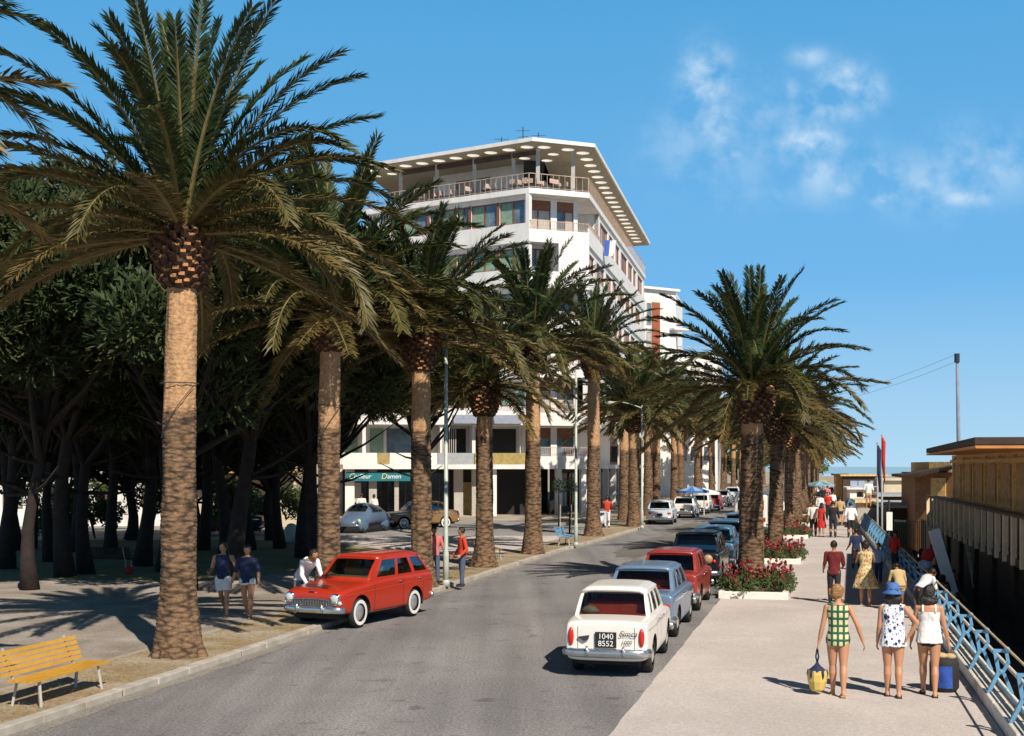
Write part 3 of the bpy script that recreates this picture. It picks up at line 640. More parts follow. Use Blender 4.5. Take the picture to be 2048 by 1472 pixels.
# ground floor arcade
gl = Face(AL, AR); glc = Face(S1, S2); glr = Face(S2, SR)
backL = Face(tuple(gl.p(0,0,-3.2)[:2]), tuple(gl.p(gl.L+.4,0,-3.2)[:2]))
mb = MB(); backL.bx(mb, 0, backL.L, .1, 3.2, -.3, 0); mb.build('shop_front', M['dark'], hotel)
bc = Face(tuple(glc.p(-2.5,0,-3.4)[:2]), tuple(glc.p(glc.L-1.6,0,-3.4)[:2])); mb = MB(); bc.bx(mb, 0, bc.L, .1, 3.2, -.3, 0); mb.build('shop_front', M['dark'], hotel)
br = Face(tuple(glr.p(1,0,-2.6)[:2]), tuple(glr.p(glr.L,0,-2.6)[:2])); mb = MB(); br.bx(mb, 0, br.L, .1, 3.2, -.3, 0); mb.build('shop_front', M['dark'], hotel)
for u, w, o_, mm in ((.15,.6,-.6,'white'),(1.7,.5,-.8,'concrete'),(3.35,.28,-.7,'concrete'),(7.35,.6,-1.6,'concrete'),(8.5,.5,-1.2,'concrete'),(9.75,.3,-.4,'white')):
    mb = MB(); gl.bx(mb, u, u+w, .1, 3.2, o_-.4, o_); mb.build('arcade_column', M[mm], hotel)
for u in (.15,2.2,4.0): mb = MB(); glc.bx(mb, u, u+.35, .1, 3.2, -.8, -.4); mb.build('arcade_column', M['white'], hotel)
for k in range(8): mb = MB(); glr.bx(mb, 2.2+k*4.6, 2.6+k*4.6, .1, 3.2, -.6, -.2); mb.build('arcade_column', M['white'], hotel)
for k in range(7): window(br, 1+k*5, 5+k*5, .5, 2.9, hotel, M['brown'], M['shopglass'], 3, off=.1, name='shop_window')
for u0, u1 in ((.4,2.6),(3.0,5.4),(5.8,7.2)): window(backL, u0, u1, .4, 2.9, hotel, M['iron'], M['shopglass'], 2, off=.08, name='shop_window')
mb = MB(); backL.bx(mb, 8.05, 8.75, .12, 2.3, .3, .36); mb.build('shop_door', M['yellowcloth'], hotel)
for (u0,u1) in ((.5,1.2),): mb = MB(); gl.bx(mb, u0, u1, 1.0, 2.3, -1.5, -1.45); mb.build('shop_door', M['concrete'], hotel)
# shop sign with its lettering
sg = MB(); gl.bx(sg, .2, 4.35, 2.42, 3.0, -.35, -.27); sgn = sg.build('shop_sign', M['teal'], hotel)
ang = math.atan2(gl.d.y, gl.d.x)
def on_face(face, u, z, off): p = face.p(u, z, off); return Matrix.Translation(p) @ Matrix.Rotation(math.atan2(face.d.y, face.d.x), 4, 'Z') @ Matrix.Rotation(R(90), 4, 'X')
text_mesh('lettering', 'C', .52, M['signyellow'], sgn, on_face(gl, .35, 2.72, -.262), shear=.3)
text_mesh('lettering', 'oiffeur', .42, M['signwhite'], sgn, on_face(gl, .68, 2.72, -.262), shear=.3)
text_mesh('lettering', 'D', .52, M['signyellow'], sgn, on_face(gl, 2.45, 2.72, -.262), shear=.2)
text_mesh('lettering', 'amen', .42, M['signwhite'], sgn, on_face(gl, 2.85, 2.72, -.262), shear=.1)
# antennas, chimney knob, flag
for px, py0, h in ((1003,268,1.0),(1046,232,1.7),(1077,245,1.3)):
    q = W(px, 283, 88); an = thing('roof_antenna', {1003:'leftmost short antenna on the hotel roof',1046:'tallest antenna with cross bars in the middle of the hotel roof',1077:'right-hand antenna on the hotel roof near its corner'}[px], 'antenna', (q.x, 88, 25.1))
    mb = MB(); mb.tube([(0,0,0),(0,0,h)], .035, 6); mb.build('mast', M['iron'], an)
    mb = MB(); mb.tube([(-.5,0,h*.85),(.5,0,h*.85)], .02, 5); mb.tube([(-.35,.1,h*.6),(.35,-.1,h*.6)], .02, 5); mb.build('cross_bar', M['iron'], an)
q = Face(S2,SR).p(7.6, 18.9, .05); fg = thing('facade_flag', 'blue and white flag hanging from a slanted pole on the hotel side wall', 'flag', tuple(q))
mb = MB(); mb.tube([(0,0,0),(.5,-.9,1.0)], .03, 6); mb.build('flag_pole', M['white'], fg)
def cloth_sheet(w, h, nx=8, ny=8, amp=.08):
    q = MB(); vs = []
    for j in range(ny+1):
        for i in range(nx+1): vs.append((w*i/nx*(1-.3*j/ny), amp*math.sin(i*1.7+j*.4), -h*j/ny))
    q.add(vs, [(j*(nx+1)+i, j*(nx+1)+i+1, (j+1)*(nx+1)+i+1, (j+1)*(nx+1)+i) for j in range(ny) for i in range(nx)], 0)
    for k in range(len(q.m)):
        if k % nx > nx*.45: q.m[k] = 1
    return q
q = cloth_sheet(.9,1.15); o = q.build('flag_cloth', [M['awningblue'], M['white']], fg, True, (-.1,-.8,.92))
# terrace furniture
def chair_mesh():
    q = MB(); q.box((0,0,.45),(.42,.42,.04)); q.box((0,.2,.72),(.42,.03,.3))
    for x in (-.18,.18):
        for y in (-.18,.2): q.bar((x,y,0),(x,y,.45 if y < 0 else .85),.03,.03)
    return q
rnd = random.Random(4); proto_c = None
tlab = 'metal terrace chair behind the railing of the hotel roof terrace'
for k in range(30):
    f_ = Face(SL,S1) if k < 20 else Face(S1,S2)
    u = f_.L-(.7+k*.5) if k < 20 else .3+(k-20)*.4
    p = f_.p(u, 21.86, -.8-rnd.random()*.7)
    if proto_c is None:
        proto_c = thing('terrace_chair', tlab, 'chair', tuple(p), rnd.random()*6, 'chairs on the roof terrace')
        q = MB(); q.box((0,0,.45),(.42,.42,.04)); q.build('seat', M['iron'], proto_c)
        q = MB(); q.box((0,.2,.72),(.42,.03,.3)); q.build('backrest', M['rust'], proto_c)
        for x in (-.18,.18):
            for y in (-.18,.2): q = MB(); q.bar((x,y,0),(x,y,.43 if y < 0 else .56),.03,.03); q.build('leg', M['iron'], proto_c)
    else: clone(proto_c, tuple(p), rnd.random()*6, tlab)

# ------------------------------------------------------------------ second building down the street
b2 = thing('apartment_building', 'white block with a tall red brick panel beyond the hotel', 'building')
o1 = W(1288,600,134); q1 = (13.6,133); q2 = (17.4,135.5); F2 = Face(q1, q2)
mb = MB(); mb.prism([q1, q2, ax(q2,dirR,10), ax(q1,dirR,12)], 0, 21.9); mb.build('wall', M['white'], b2)
mb = MB(); F2.bx(mb, 1.25, 2.35, 12, 20.6, .003, .06); mb.build('brick_panel', M['brick'], b2)
for z in (12.2,15.2,18.2): window(F2, .55, 1.15, z, z+2.3, b2, M['grey'], M['wglass'], 1, off=.06)
mb = MB(); F2.bx(mb, -.3, F2.L+.3, 21.9, 22.15, -8, .4); mb.build('roof', M['white'], b2)
mb = MB(); F2.bx(mb, F2.L-.9, F2.L+1.6, 17.8, 18.0, -4, .8); mb.build('balcony', M['white'], b2); mb = MB(); F2.bx(mb, F2.L-.9, F2.L+1.4, 14.0, 14.9, -4, .7); mb.build('balcony', M['white'], b2)
b3 = thing('apartment_building', 'lower white house with a roof terrace right of the red brick panel', 'building')
q3 = (17.3,137); q4 = (22.4,139); F3 = Face(q3, q4)
mb = MB(); mb.prism([q3, q4, ax(q4,dirR,14), ax(q3,dirR,14)], 0, 15.4); mb.build('wall', M['white'], b3)
for z in (4,7.2,10.4,12.9):
    for u in (.6,2.2,3.8): window(F3, u, u+1.0, z, z+1.5, b3, M['brown'], M['wglass'], 2, off=.06)
rail(F3, 0, F3.L, 15.4, b3, .9, M['rust'], .3)
# low houses lining the street behind the left palms
rnd = random.Random(9)
hl = ['pale pink house behind the far left palms, first beyond the hotel','cream house behind the far left palms, second beyond the hotel','white house behind the far left palms, third beyond the hotel','tan house at the far end of the left palm row']
for k in range(4):
    z0 = 128+k*30; x0 = KL(z0)-9.5; h = [11,9,10,8][k]
    o = thing('street_house', hl[k], 'building'); A = (x0-6, z0); Bp = (x0, z0+.3); Cc = (KL(z0+26)-9.5, z0+26)
    mb = MB(); mb.prism([A, Bp, Cc, (Cc[0]-8, Cc[1])], 0, h); mb.build('wall', [M['pink'],M['cream'],M['white'],M['cream']][k], o)
    ff = Face(Bp, Cc); f0 = Face(A, Bp)
    mb = MB(); mb.prism(inset([A, Bp, Cc, (Cc[0]-8, Cc[1])], -.4), h, h+.25); mb.build('roof', M['concrete'], o)
    for lv in range(3):
        for j in range(7):
            window(ff, 1+j*3.5, 2.6+j*3.5, .6+lv*3, 2.4+lv*3, o, M['brown'], M['shopglass'], 2, off=.06)
        for j in range(2): window(f0, .8+j*2.6, 2.0+j*2.6, .8+lv*3, 2.4+lv*3, o, M['brown'], M['shopglass'], 2, off=.06)

# ------------------------------------------------------------------ villas seen through the pine grove
def villa(lab, cx, cz, w, d, h, m, rz, roofm, seed, hip=True):
    o = thing('villa', lab, 'building', (cx,cz,0), rz); rr = random.Random(seed)
    A = (-w/2,-d/2); Bp = (w/2,-d/2); f_ = Face(A, Bp); fs_ = Face(Bp, (w/2,d/2))
    wins = []; u = .9
    while u < w-1.6: wins.append((u, u+1.1)); u += 2.5
    holes = []
    for lv in range(int(h//3.1)):
        z = .1+lv*3.1
        for k, (a, c) in enumerate(wins): holes.append((a, c, z+(.1 if (lv == 0 and k % 3 == 1) else .95), z+2.35))
    wall_open(f_, 0, h, holes, .3, o, m)
    for i, hh in enumerate(holes): window(f_, *hh, o, M['brown'], [M['shopglass'],M['greenblind']][rr.random() < .35], 2)
    wall_open(fs_, 0, h, [], .3, o, m)
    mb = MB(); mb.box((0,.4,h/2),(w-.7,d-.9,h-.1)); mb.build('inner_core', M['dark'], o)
    mb = MB(); mb.box((-w/2+.15,0,h/2),(.3,d-.02,h)); mb.build('wall', m, o)
    if hip:
        mb = MB(); e = .5; mb.add([(-w/2-e,-d/2-e,h),(w/2+e,-d/2-e,h),(w/2+e,d/2+e,h),(-w/2-e,d/2+e,h),(-w/4,0,h+1.8),(w/4,0,h+1.8)], [(0,1,5,4),(1,2,5),(2,3,4,5),(3,0,4),(3,2,1,0)]); mb.build('roof', roofm, o)
    else:
        mb = MB(); mb.box((0,0,h+.15),(w+.6,d+.6,.3)); mb.build('roof', roofm, o)
    return o
M['tiles'] = mat('roof_tiles', (.3,.12,.06), .85, var=.3, scale=8)
v1 = villa('white villa with shuttered windows behind the pines at far left', -22.5,74, 13,8,8.6, M['white'], .06, M['tiles'], 1)
v2 = villa('pale villa behind the pine trunks, partly hidden by the nearest palm', -17.5,84, 8.0,7,9.0, M['pink'], -.03, M['tiles'], 2)
v3 = villa('cream shop house with a blue awning behind the pines, left of the hotel', -14.4,71.5, 6.4,5,6.4, M['cream'], -.05, M['tiles'], 3, False)
v4 = villa('grey white house just left of the hotel wing, seen between two palms', -13.8,98, 8,6,9.5, M['white'], 0, M['tiles'], 4)
mb = MB(); mb.add([(-.9,-2.6,5.6),(1.2,-2.6,5.6),(1.2,-3.6,4.5),(-.9,-3.6,4.5)], [(0,1,2,3)]); mb.build('awning', M['awningblue'], v3)
mb = MB(); mb.box((0,-3.2,3.1),(6.0,1.2,.12)); mb.build('balcony', M['wood'], v3)
# garden shrubs in front of the villas
def leafball(mb, c, r, n, size, rnd, flat=1.0, t=None, tint=.3):
    for _ in range(n):
        d = Vector((rnd.gauss(0,1), rnd.gauss(0,1), rnd.gauss(0,1))).normalized()*(rnd.random()**.4)
        p = Vector(c)+Vector((d.x*r, d.y*r, d.z*r*flat))
        a = Vector((rnd.gauss(0,1), rnd.gauss(0,1), rnd.gauss(0,1))).normalized(); b_ = a.orthogonal().normalized(); s = size*(.6+.8*rnd.random())
        mb.add([p-a*s, p+b_*s*.4, p+a*s, p-b_*s*.4], [(0,1,2,3)])
        if t is not None: t.extend([max(0, min(1, tint+rnd.uniform(-.25,.25)))]*4)
def set_tint(me, t):
    at = me.attributes.new('tint', 'FLOAT', 'POINT'); at.data.foreach_set('value', t)
sh = None; rnd = random.Random(12)
slabs = ['round shrub in front of the left white villa','shrub beneath the balcony of the cream shop house','shrub beside the shop house wall','bush at the foot of the far-left pines','tall dark shrub in front of the left villa, between two pines','tall shrub left of the nearest palm trunk, in front of the villa','tall shrub behind the two walking youths','tall shrub at the far left edge in front of the white villa','shrub behind the pines, right of the nearest palm','low shrub under the pines at left']
for k, (px, Z, hh) in enumerate(((150,62,1.9),(520,64,1.6),(600,64,2.0),(110,56,1.2),(225,64,3.6),(300,60,3.0),(425,63,3.8),(60,63,3.4),(470,58,2.2),(190,58,1.6))):
    p = W(px, 1000, Z); s_ = thing('garden_shrub', slabs[k], 'shrub', (p.x, Z, PKZ), 0)
    mb = MB(); t = []
    for j in range(9): leafball(mb, (rnd.uniform(-.9,.9), rnd.uniform(-.6,.6), rnd.uniform(.5,1)*hh), .6, 170, .11, rnd, 1, t, .35)
    me = mb.mesh('foliage', M['shrub']); set_tint(me, t); link('foliage', me, s_)
    mb = MB()
    for j in range(4): mb.tube([(0,0,0),(rnd.uniform(-.5,.5), rnd.uniform(-.4,.4), hh*.7)], [.04,.02], 5)
    mb.build('stem', M['pinebark'], s_)
# ------------------------------------------------------------------ palms
def crown_mesh(name, seed, nfr, nleaf, flen, leafw, keys=(), lean=0.0, LB=3.95):
    rnd = random.Random(seed); V = []; Fc = []; T = []; MI = []
    def frond(az, el, L, droop, tint, nl, twist=0.0, base=None):
        a = Vector((math.cos(az), math.sin(az), 0)); side = Vector((-math.sin(az), math.cos(az), 0))
        if base is None: base = a*.16+Vector((0,0,.25*math.sin(el)))
        seg = 16; P = [base]; Tn = []
        for i in range(seg):
            t = (i+.5)/seg; e = max(-R(82), el-droop*(t**1.6))
            d = a*math.cos(e)+Vector((0,0,1))*math.sin(e)+side*math.sin(twist)*t*.6
            d.normalize(); Tn.append(d); P.append(P[-1]+d*(L/seg))
        Tn.append(Tn[-1])
        # stalk
        b0 = len(V)
        for i, p in enumerate(P):
            d = Tn[i]; s_ = d.cross(Vector((0,0,1)));
            if s_.length < .05: s_ = side.copy()
            s_.normalize(); n_ = s_.cross(d); w = .045*(1-i/seg)**.8+.006
            for q in (s_*w, n_*w*.6, -s_*w, -n_*w*.6): V.append(tuple(p+q)); T.append(.2)
        for i in range(seg):
            for k in range(4): Fc.append((b0+i*4+k, b0+i*4+(k+1) % 4, b0+i*4+4+(k+1) % 4, b0+i*4+4+k)); MI.append(1)
        for j in range(nl):
            t = .06+.94*j/nl; x = t*seg; i = min(seg-1, int(x)); fr_ = x-i
            p = P[i].lerp(P[i+1], fr_); d = Tn[i].lerp(Tn[i+1], fr_).normalized()
            s_ = d.cross(Vector((0,0,1)))
            if s_.length < .12: s_ = side.copy()
            s_.normalize(); n_ = s_.cross(d).normalized()
            if n_.z < 0 and el > 0: n_ = n_
            ll = flen*(.35+.65*min(1, t/.25)) if t < .25 else flen*(1-.38*((t-.25)/.75)**2.5)
            fwd = R(52-20*t)
            for sg in (-1, 1):
                v = R(rnd.choice((4,18,36))+rnd.uniform(-8,8)); f2 = fwd+R(rnd.uniform(-9,9))
                u = d*math.cos(f2)+(s_*sg*math.cos(v)+n_*math.sin(v))*math.sin(f2)
                l2 = ll*rnd.uniform(.82,1.1); wv = n_.cross(u).normalized()*leafw*.5*(1 if nl > 60 else 1.0)
                if rnd.random() < .5: wv = (wv+n_*leafw*.3)
                mid = p+u*l2*.45; tip = p+u*l2-Vector((0,0,1))*l2*(.06+.10*rnd.random())
                b = len(V); V.extend((tuple(p), tuple(mid+wv), tuple(tip), tuple(mid-wv))); Fc.append((b,b+1,b+2,b+3)); MI.append(0)
                tt = max(0, min(1, tint+rnd.uniform(-.12,.12)+.25*max(0,t-.8))); T.extend((tt,tt,tt,tt))
    for (az, el, L, droop, tint, tw) in keys: frond(az, el, L, droop, tint, nleaf, tw)
    for i in range(nfr):
        f = i/nfr; az = i*2.39996+rnd.uniform(-.25,.25)
        el = R(86-101*f**1.1)+R(rnd.uniform(-7,7)); L = (.90+.13*min(1, f*2.2))*LB*rnd.uniform(.88,1.06)
        droop = R(22+62*min(1,f*1.6))*rnd.uniform(.75,1.2)
        if f > .78: droop = R(44)*rnd.uniform(.4,1.0)
        tint = max(0, (f-.45))*1.3+rnd.uniform(-.06,.10)
        base = None
        frond(az, el, L, droop, tint, nleaf, rnd.uniform(-.6,.6), base)
    me = bpy.data.meshes.new(name); me.from_pydata(V, [], Fc); me.materials.append(M['palmleaf']); me.materials.append(M['palmstalk'])
    me.polygons.foreach_set('material_index', MI); set_tint(me, T); me.update(); return me
def collar_mesh(seed, n=150, h=.95, r0=.34, r1=.62):
    rnd = random.Random(seed); mb = MB()
    mb.lathe([(r0*.9,0),(r0*1.15,.12),(r1*.86,.4*h),(r1*.9,.75*h),(r1*.7,h),(.2,h+.25)], 20, mi=0)
    for k in range(n):
        z = h*(k+.5)/n; a = k*2.39996; t = z/h; rr = r0+(r1-r0)*math.sin(min(1, t*1.15)*PI/2)
        c = Vector((math.cos(a)*rr*.93, math.sin(a)*rr*.93, z)); out = Vector((math.cos(a), math.sin(a), 0)); sd = Vector((-math.sin(a), math.cos(a), 0))
        up = (out*.75+Vector((0,0,1))*(.35+.5*t)).normalized(); nn = up.cross(sd).normalized()
        w = .085*rnd.uniform(.8,1.15); l = .14*rnd.uniform(.7,1.3); th = .045
        b0 = [c-sd*w-nn*th, c+sd*w-nn*th, c+sd*w+nn*th, c-sd*w+nn*th]; e = c+up*l; b1 = [e-sd*w*.75-nn*th*.8, e+sd*w*.75-nn*th*.8, e+sd*w*.75+nn*th*.8, e-sd*w*.75+nn*th*.8]
        i0 = len(mb.v); mb.add(b0+b1, [(0,1,5,4),(1,2,6,5),(2,3,7,6),(3,0,4,7)], 0); mb.f.append((i0+4,i0+5,i0+6,i0+7)); mb.m.append(1 if rnd.random() < .75 else 0)
    return mb.mesh('leaf_base_collar', [M['bootbase'], M['bootcut']])
def trunk_mesh(h, rb, rm, rt, seed, n=40, dz=.028, lean=(0,0), flare=1.35):
    rnd = random.Random(seed); prof = []; z = -.06; k = 0
    so_ = rnd.random()*50
    vs = []; fs = []; rows = int((h+.06)/dz)+1
    for i in range(rows):
        z = -.06+i*dz; t = max(0, z/h)
        r = rm+(rt-rm)*t; 
        if z < 1.3: r += (rb-rm)*(1-max(0,z)/1.3)**1.8
        ring = ((z/.085) % 1.0); hi = z > 4.3*1.0
        for a_ in range(n):
            a = 2*PI*a_/n; ph = ((z/.085)+.5*math.sin(a*5+int(z/.085)*2.4)*.5) % 1.0
            amp = .010 if z > 4.35 else .020
            saw = amp*(ph-.5)
            nzv = noise.noise(Vector((math.cos(a)*2.2+so_, math.sin(a)*2.2, z*1.1)))*.035+noise.noise(Vector((math.cos(a)*9, math.sin(a)*9+so_, z*14)))*.012
            base = 0
            if z < .5: base = noise.noise(Vector((math.cos(a)*3+so_, math.sin(a)*3, z*3)))*.10*(1-z/.5)
            rr = r+saw+nzv+base; cx = lean[0]*t*t*h; cy = lean[1]*t*t*h
            vs.append((cx+rr*math.cos(a), cy+rr*math.sin(a), z))
    for i in range(rows-1):
        for a_ in range(n): fs.append((i*n+a_, i*n+(a_+1) % n, (i+1)*n+(a_+1) % n, (i+1)*n+a_))
    fs.append(tuple((rows-1)*n+k for k in range(n)))
    me = bpy.data.meshes.new('trunk'); me.from_pydata(vs, [], fs); me.materials.append(M['trunk']); me.polygons.foreach_set('use_smooth', [True]*len(fs)); me.update(); return me
collarA = collar_mesh(1)
def palm(name, lab, pos, h, crown, group=None, rz=0, cs=1.0, tr=None, lean=(0,0), collar=True, cz=.85, rb=.46, rm=.34, rt=.27, n=40, dz=.028, seed=0, cuff=False):
    o = thing(name, lab, 'palm tree', tuple(pos), 0, group)
    tm = tr or trunk_mesh(h, rb, rm, rt, seed, n, dz, lean)
    link('trunk', tm, o); tx, ty = lean[0]*h, lean[1]*h
    c = link('leaf_base_collar', collarA, o, (tx,ty,h-.08), rz); c.scale = (rt/.30,)*2+(1,)
    k = link('crown', crown, o, (tx,ty,h+cz), rz); k.scale = (cs,)*3
    return o
# key fronds are drawn from the photo for the nearest palm: azimuth 0 is right, 90 away, -90 towards us
K1 = [(R(-5),R(62),4.0,R(38),.1,0),(R(12),R(48),3.9,R(40),.1,0),(R(-20),R(34),4.1,R(62),.25,0),(R(5),R(24),4.2,R(62),.35,0),(R(-35),R(12),4.0,R(55),.5,0),
      (R(-8),R(2),4.4,R(55),.6,0),(R(20),R(10),4.2,R(50),.5,0),(R(-60),R(78),4.1,R(14),.05,0),(R(120),R(80),4.0,R(12),.05,0),(R(-100),R(70),4.0,R(20),.05,0),
      (R(190),R(58),4.2,R(36),.1,0),(R(170),R(44),4.3,R(52),.2,0),(R(200),R(36),4.3,R(60),.35,0),(R(215),R(26),4.2,R(62),.45,0),(R(185),R(18),4.4,R(62),.4,0),(R(160),R(8),4.2,R(50),.5,0),(R(-30),R(70),4.0,R(24),.05,0)]
crA = crown_mesh('crown', 21, 44, 170, .45, .040, K1)
crB = crown_mesh('crown', 5, 60, 140, .45, .046)
crC = crown_mesh('crown', 8, 58, 115, .45, .054)
crD = crown_mesh('crown', 14, 56, 75, .45, .075)
crE = crown_mesh('crown', 33, 52, 42, .45, .12)
EL = 'date palms in the left-hand row along the kerb'; ER = 'date palms in flower beds along the promenade'
def gp(px, py): return G(px, py, PKZ)
palm('date_palm', 'date palm mostly outside the left edge of the picture, only some frond tips showing', (-8.9,14.2,PKZ), 6.5, crB, EL, 2.0, .97, None, (0,0), rb=.48, rm=.34, rt=.28, n=32, dz=.03, seed=50)
leftp = [ # px, py, height of trunk, crown mesh, scale, lean, label
 (356,1312,6.45,crA,1.0,(.012,0),0,'nearest and largest date palm, beside the yellow slatted bench at lower left',.47,.315,.25),
 (657,1198,6.2,crB,1.1,(.006,.0),1.2,'second date palm from the left, rising behind the bonnet of the red estate car',.43,.29,.25),
 (843,1174,5.95,crB,.95,(-.004,0),2.9,'third date palm from the left, behind the tail of the red estate car',.45,.285,.25),
 (969,1134,5.0,crC,.80,(.0,0),.6,'shorter date palm right behind the red-shirted boy',.44,.30,.25),
 (1066,1108,7.0,crC,1.03,(.0,0),4.0,'tall date palm between the yellow bench and the pale blue bench',.46,.31,.26),
 (1187,1072,7.5,crC,.95,(-.0,0),2.2,'date palm with a bulging eroded base beside the second lamp post',.50,.32,.27),
 (1268,1053,5.2,crD,1.0,(0,0),5.1,'date palm just left of the white estate car parked across the street',.48,.33,.28)]
for i, (px, py, h, cr, cs, ln, rz, lab, rb, rm, rt) in enumerate(leftp):
    palm('date_palm', lab, gp(px, py), h, cr, EL, rz, cs, None, ln, rb=rb, rm=rm, rt=rt, n=[64,48,48,36,32,28,24][i], dz=[.014,.02,.022,.03,.03,.035,.04][i], seed=i+1)
# wire ring and dangling cable on the first two trunks
for px, z, lab, rr_ in ((359,767,'thin wire tied round the nearest palm trunk with a dangling cable end',.325),(657,811,'thin wire tied round the second palm trunk with a dangling cable end',.30)):
    base = gp(356 if px == 359 else 657, 1312 if px == 359 else 1198); zz = CH-(z-HY)/F*base.y
    mb = MB(); n = 24
    mb.tube([(rr_*math.cos(2*PI*k/n), rr_*math.sin(2*PI*k/n), 0) for k in range(n+1)], .009, 5)
    pts = []
    for k in range(9): a = R(-30-k*14); pts.append(((rr_+.01)*math.cos(a), (rr_+.01)*math.sin(a), -.05-.9*(k/8)**1.2))
    mb.tube(pts, .008, 5); o = mb.build('trunk_wire', M['iron'], None, loc=(base.x+.03, base.y, zz)); tag(o, lab, 'wire')
# far left row: tall straight trunks closing up towards the end of the street
tfar = trunk_mesh(6.2, .42, .32, .26, 40, 16, .08)
labf = 'distant date palm in the long left-hand row beyond the line of parked white cars'
near3 = ['date palm rising directly behind the white estate car across the street','date palm behind the second white car parked across the street','date palm right of the one behind the second parked white car']
zz = 78.0; k = 0
while zz < 235:
    x = KL(zz)-1.6+(.3 if k % 2 else -.2); 
    palm('date_palm', near3[k] if k < 3 else labf, (x, zz, PKZ), 6.2, [crD, crE][zz > 110], EL if k < 3 else 'distant date palms of the left row', k*1.7, 1.0+(.08 if k % 3 else -.05), tfar, (0,0), rt=.27)
    zz += [6.5,7.0,6.0,7.4,8][k % 5]; k += 1
# right row in flower beds
rp = [(1503,1176,4.65,crB,.88,1.6,'large date palm standing alone in the nearest red flower bed on the right',(.004,0)),
      (1551,1112,4.3,crC,.86,.3,'date palm in the second flower bed, half hidden by the large right-hand palm',(.02,0)),
      (1580,1073,4.2,crC,.85,2.6,'date palm in the third flower bed along the promenade',(.0,0))]
for i, (px, py, h, cr, cs, rz, lab, ln) in enumerate(rp):
    palm('date_palm', lab, G(px, py, .015), h, cr, ER, rz, cs, None, ln, rb=[.42,.36,.36][i], rm=[.35,.28,.28][i], rt=[.29,.25,.25][i], n=[44,32,28][i], dz=[.022,.03,.035][i], seed=20+i)
tfr = trunk_mesh(4.5, .40, .32, .27, 41, 16, .08)
zz = 75.0; k = 0
while zz < 210:
    palm('date_palm', 'distant date palm in the long right-hand row of flower beds towards the vanishing point' if k else 'date palm in the fourth flower bed along the promenade', (KR(zz)+.8, zz, .01), 4.5, [crD, crE][zz > 105], ER if not k else 'distant date palms of the right row', k*2.1, .95, tfr, (0,0))
    zz += 12.5; k += 1

# ------------------------------------------------------------------ pine grove
def pine_crown(seed, nb, per, size=.20):
    rnd = random.Random(seed); mb = MB(); t = []; blobs = []
    for k in range(nb):
        a = k*2.4; r = 3.7*math.sqrt((k+.5)/nb); z = 2.9*(1-(r/4.2)**2)*rnd.uniform(-.2,1)+rnd.uniform(-2.2,.5)
        c = Vector((r*math.cos(a), r*math.sin(a), z)); rb = rnd.uniform(.65,1.15); blobs.append((c, rb))
        tn = rnd.uniform(-.1,.55)
        for j in range(per):
            d = Vector((rnd.gauss(0,1), rnd.gauss(0,1), rnd.gauss(0,1)*.8)).normalized()*(rnd.random()**.33)*rb
            p = c+d; out = (d*.8/rb+Vector((0,0,.35))).normalized()
            for q in range(3):
                u = (out+Vector((rnd.gauss(0,.5), rnd.gauss(0,.5), rnd.gauss(0,.5)))).normalized(); s_ = u.orthogonal().normalized()*.034; l = size*rnd.uniform(.7,1.3)
                mb.add([p-s_, p+s_, p+u*l+s_*.4, p+u*l-s_*.4], [(0,1,2,3)]); t += [max(0,min(1,tn+rnd.uniform(-.2,.2)))]*4
    me = mb.mesh('crown', M['pine']); set_tint(me, t); return me, blobs
PC = [pine_crown(s, 64, 330, .26) for s in (3, 7, 11)]
def pine_trunk(h, seed, blobs, cs):
    rnd = random.Random(seed); mb = MB(); ln = Vector((rnd.uniform(-.8,.8), rnd.uniform(-.6,.6), 0)); r0_ = rnd.uniform(.17,.27); pts = []; rs = []
    n = 9
    for i in range(n):
        t = i/(n-1); pts.append(Vector((ln.x*t*t+.12*(math.sin(t*7+seed)-math.sin(seed)), ln.y*t*t+.10*(math.cos(t*6+seed)-math.cos(seed)), h*t))); rs.append(r0_*(1-.55*t)+(.10*(1-t)**9))
    mb.tube(pts, rs, 10)
    for c, rb in blobs[::2]:
        e = Vector((c.x*cs, c.y*cs, h+.9*cs+c.z*cs)); t0 = rnd.uniform(.5,.97); i = int(t0*(n-1)); s_ = pts[i]
        m1 = s_.lerp(e, .5)+Vector((0,0,-.3+rnd.uniform(-.3,.3))); mb.tube([s_, m1, e], [.10,.06,.02], 6)
    for k in range(7):   # bare dead limbs
        i = rnd.randint(3, 7); s_ = pts[i]; a = rnd.random()*6.28; e = s_+Vector((math.cos(a)*rnd.uniform(1.2,2.6), math.sin(a)*1.6, rnd.uniform(.1,1.5))); mb.tube([s_, s_.lerp(e,.5)+Vector((0,0,-.1)), e], [.07,.045,.012], 5)
    return mb.mesh('trunk', M['pinebark'], True)
pl = ['leaning pine at the far left edge of the grove','thick pine behind the yellow bench side of the nearest palm','forked pine left of the nearest palm trunk','pine directly left of the nearest palm trunk','pine right of the nearest palm trunk','dark straight pine behind the two walking youths',
 'pine behind the children by the shop house','pine in front of the cream shop house','slim pine left of the second palm','pine just right of the second palm crown','pine at the back of the grove in front of the white villa','pine at the back of the grove behind the nearest palm','pine at the back left of the grove','pine with a bright lit crown at upper left','pine near the side street between the second and third palms','pine beyond the left edge, shading the benches','pine at the left rear corner of the grove','tall pine in the middle of the grove','pine hidden behind the nearest palm trunk at the front of the grove','pine whose trunk hides behind the second palm','front pine at the left edge of the grove','slim front pine above the two walking youths','low young pine before the white villa, second from the left edge','low young pine just left of the nearest palm trunk','low young pine just right of the nearest palm trunk','low young pine before the cream shop house','low young pine at the far left edge']
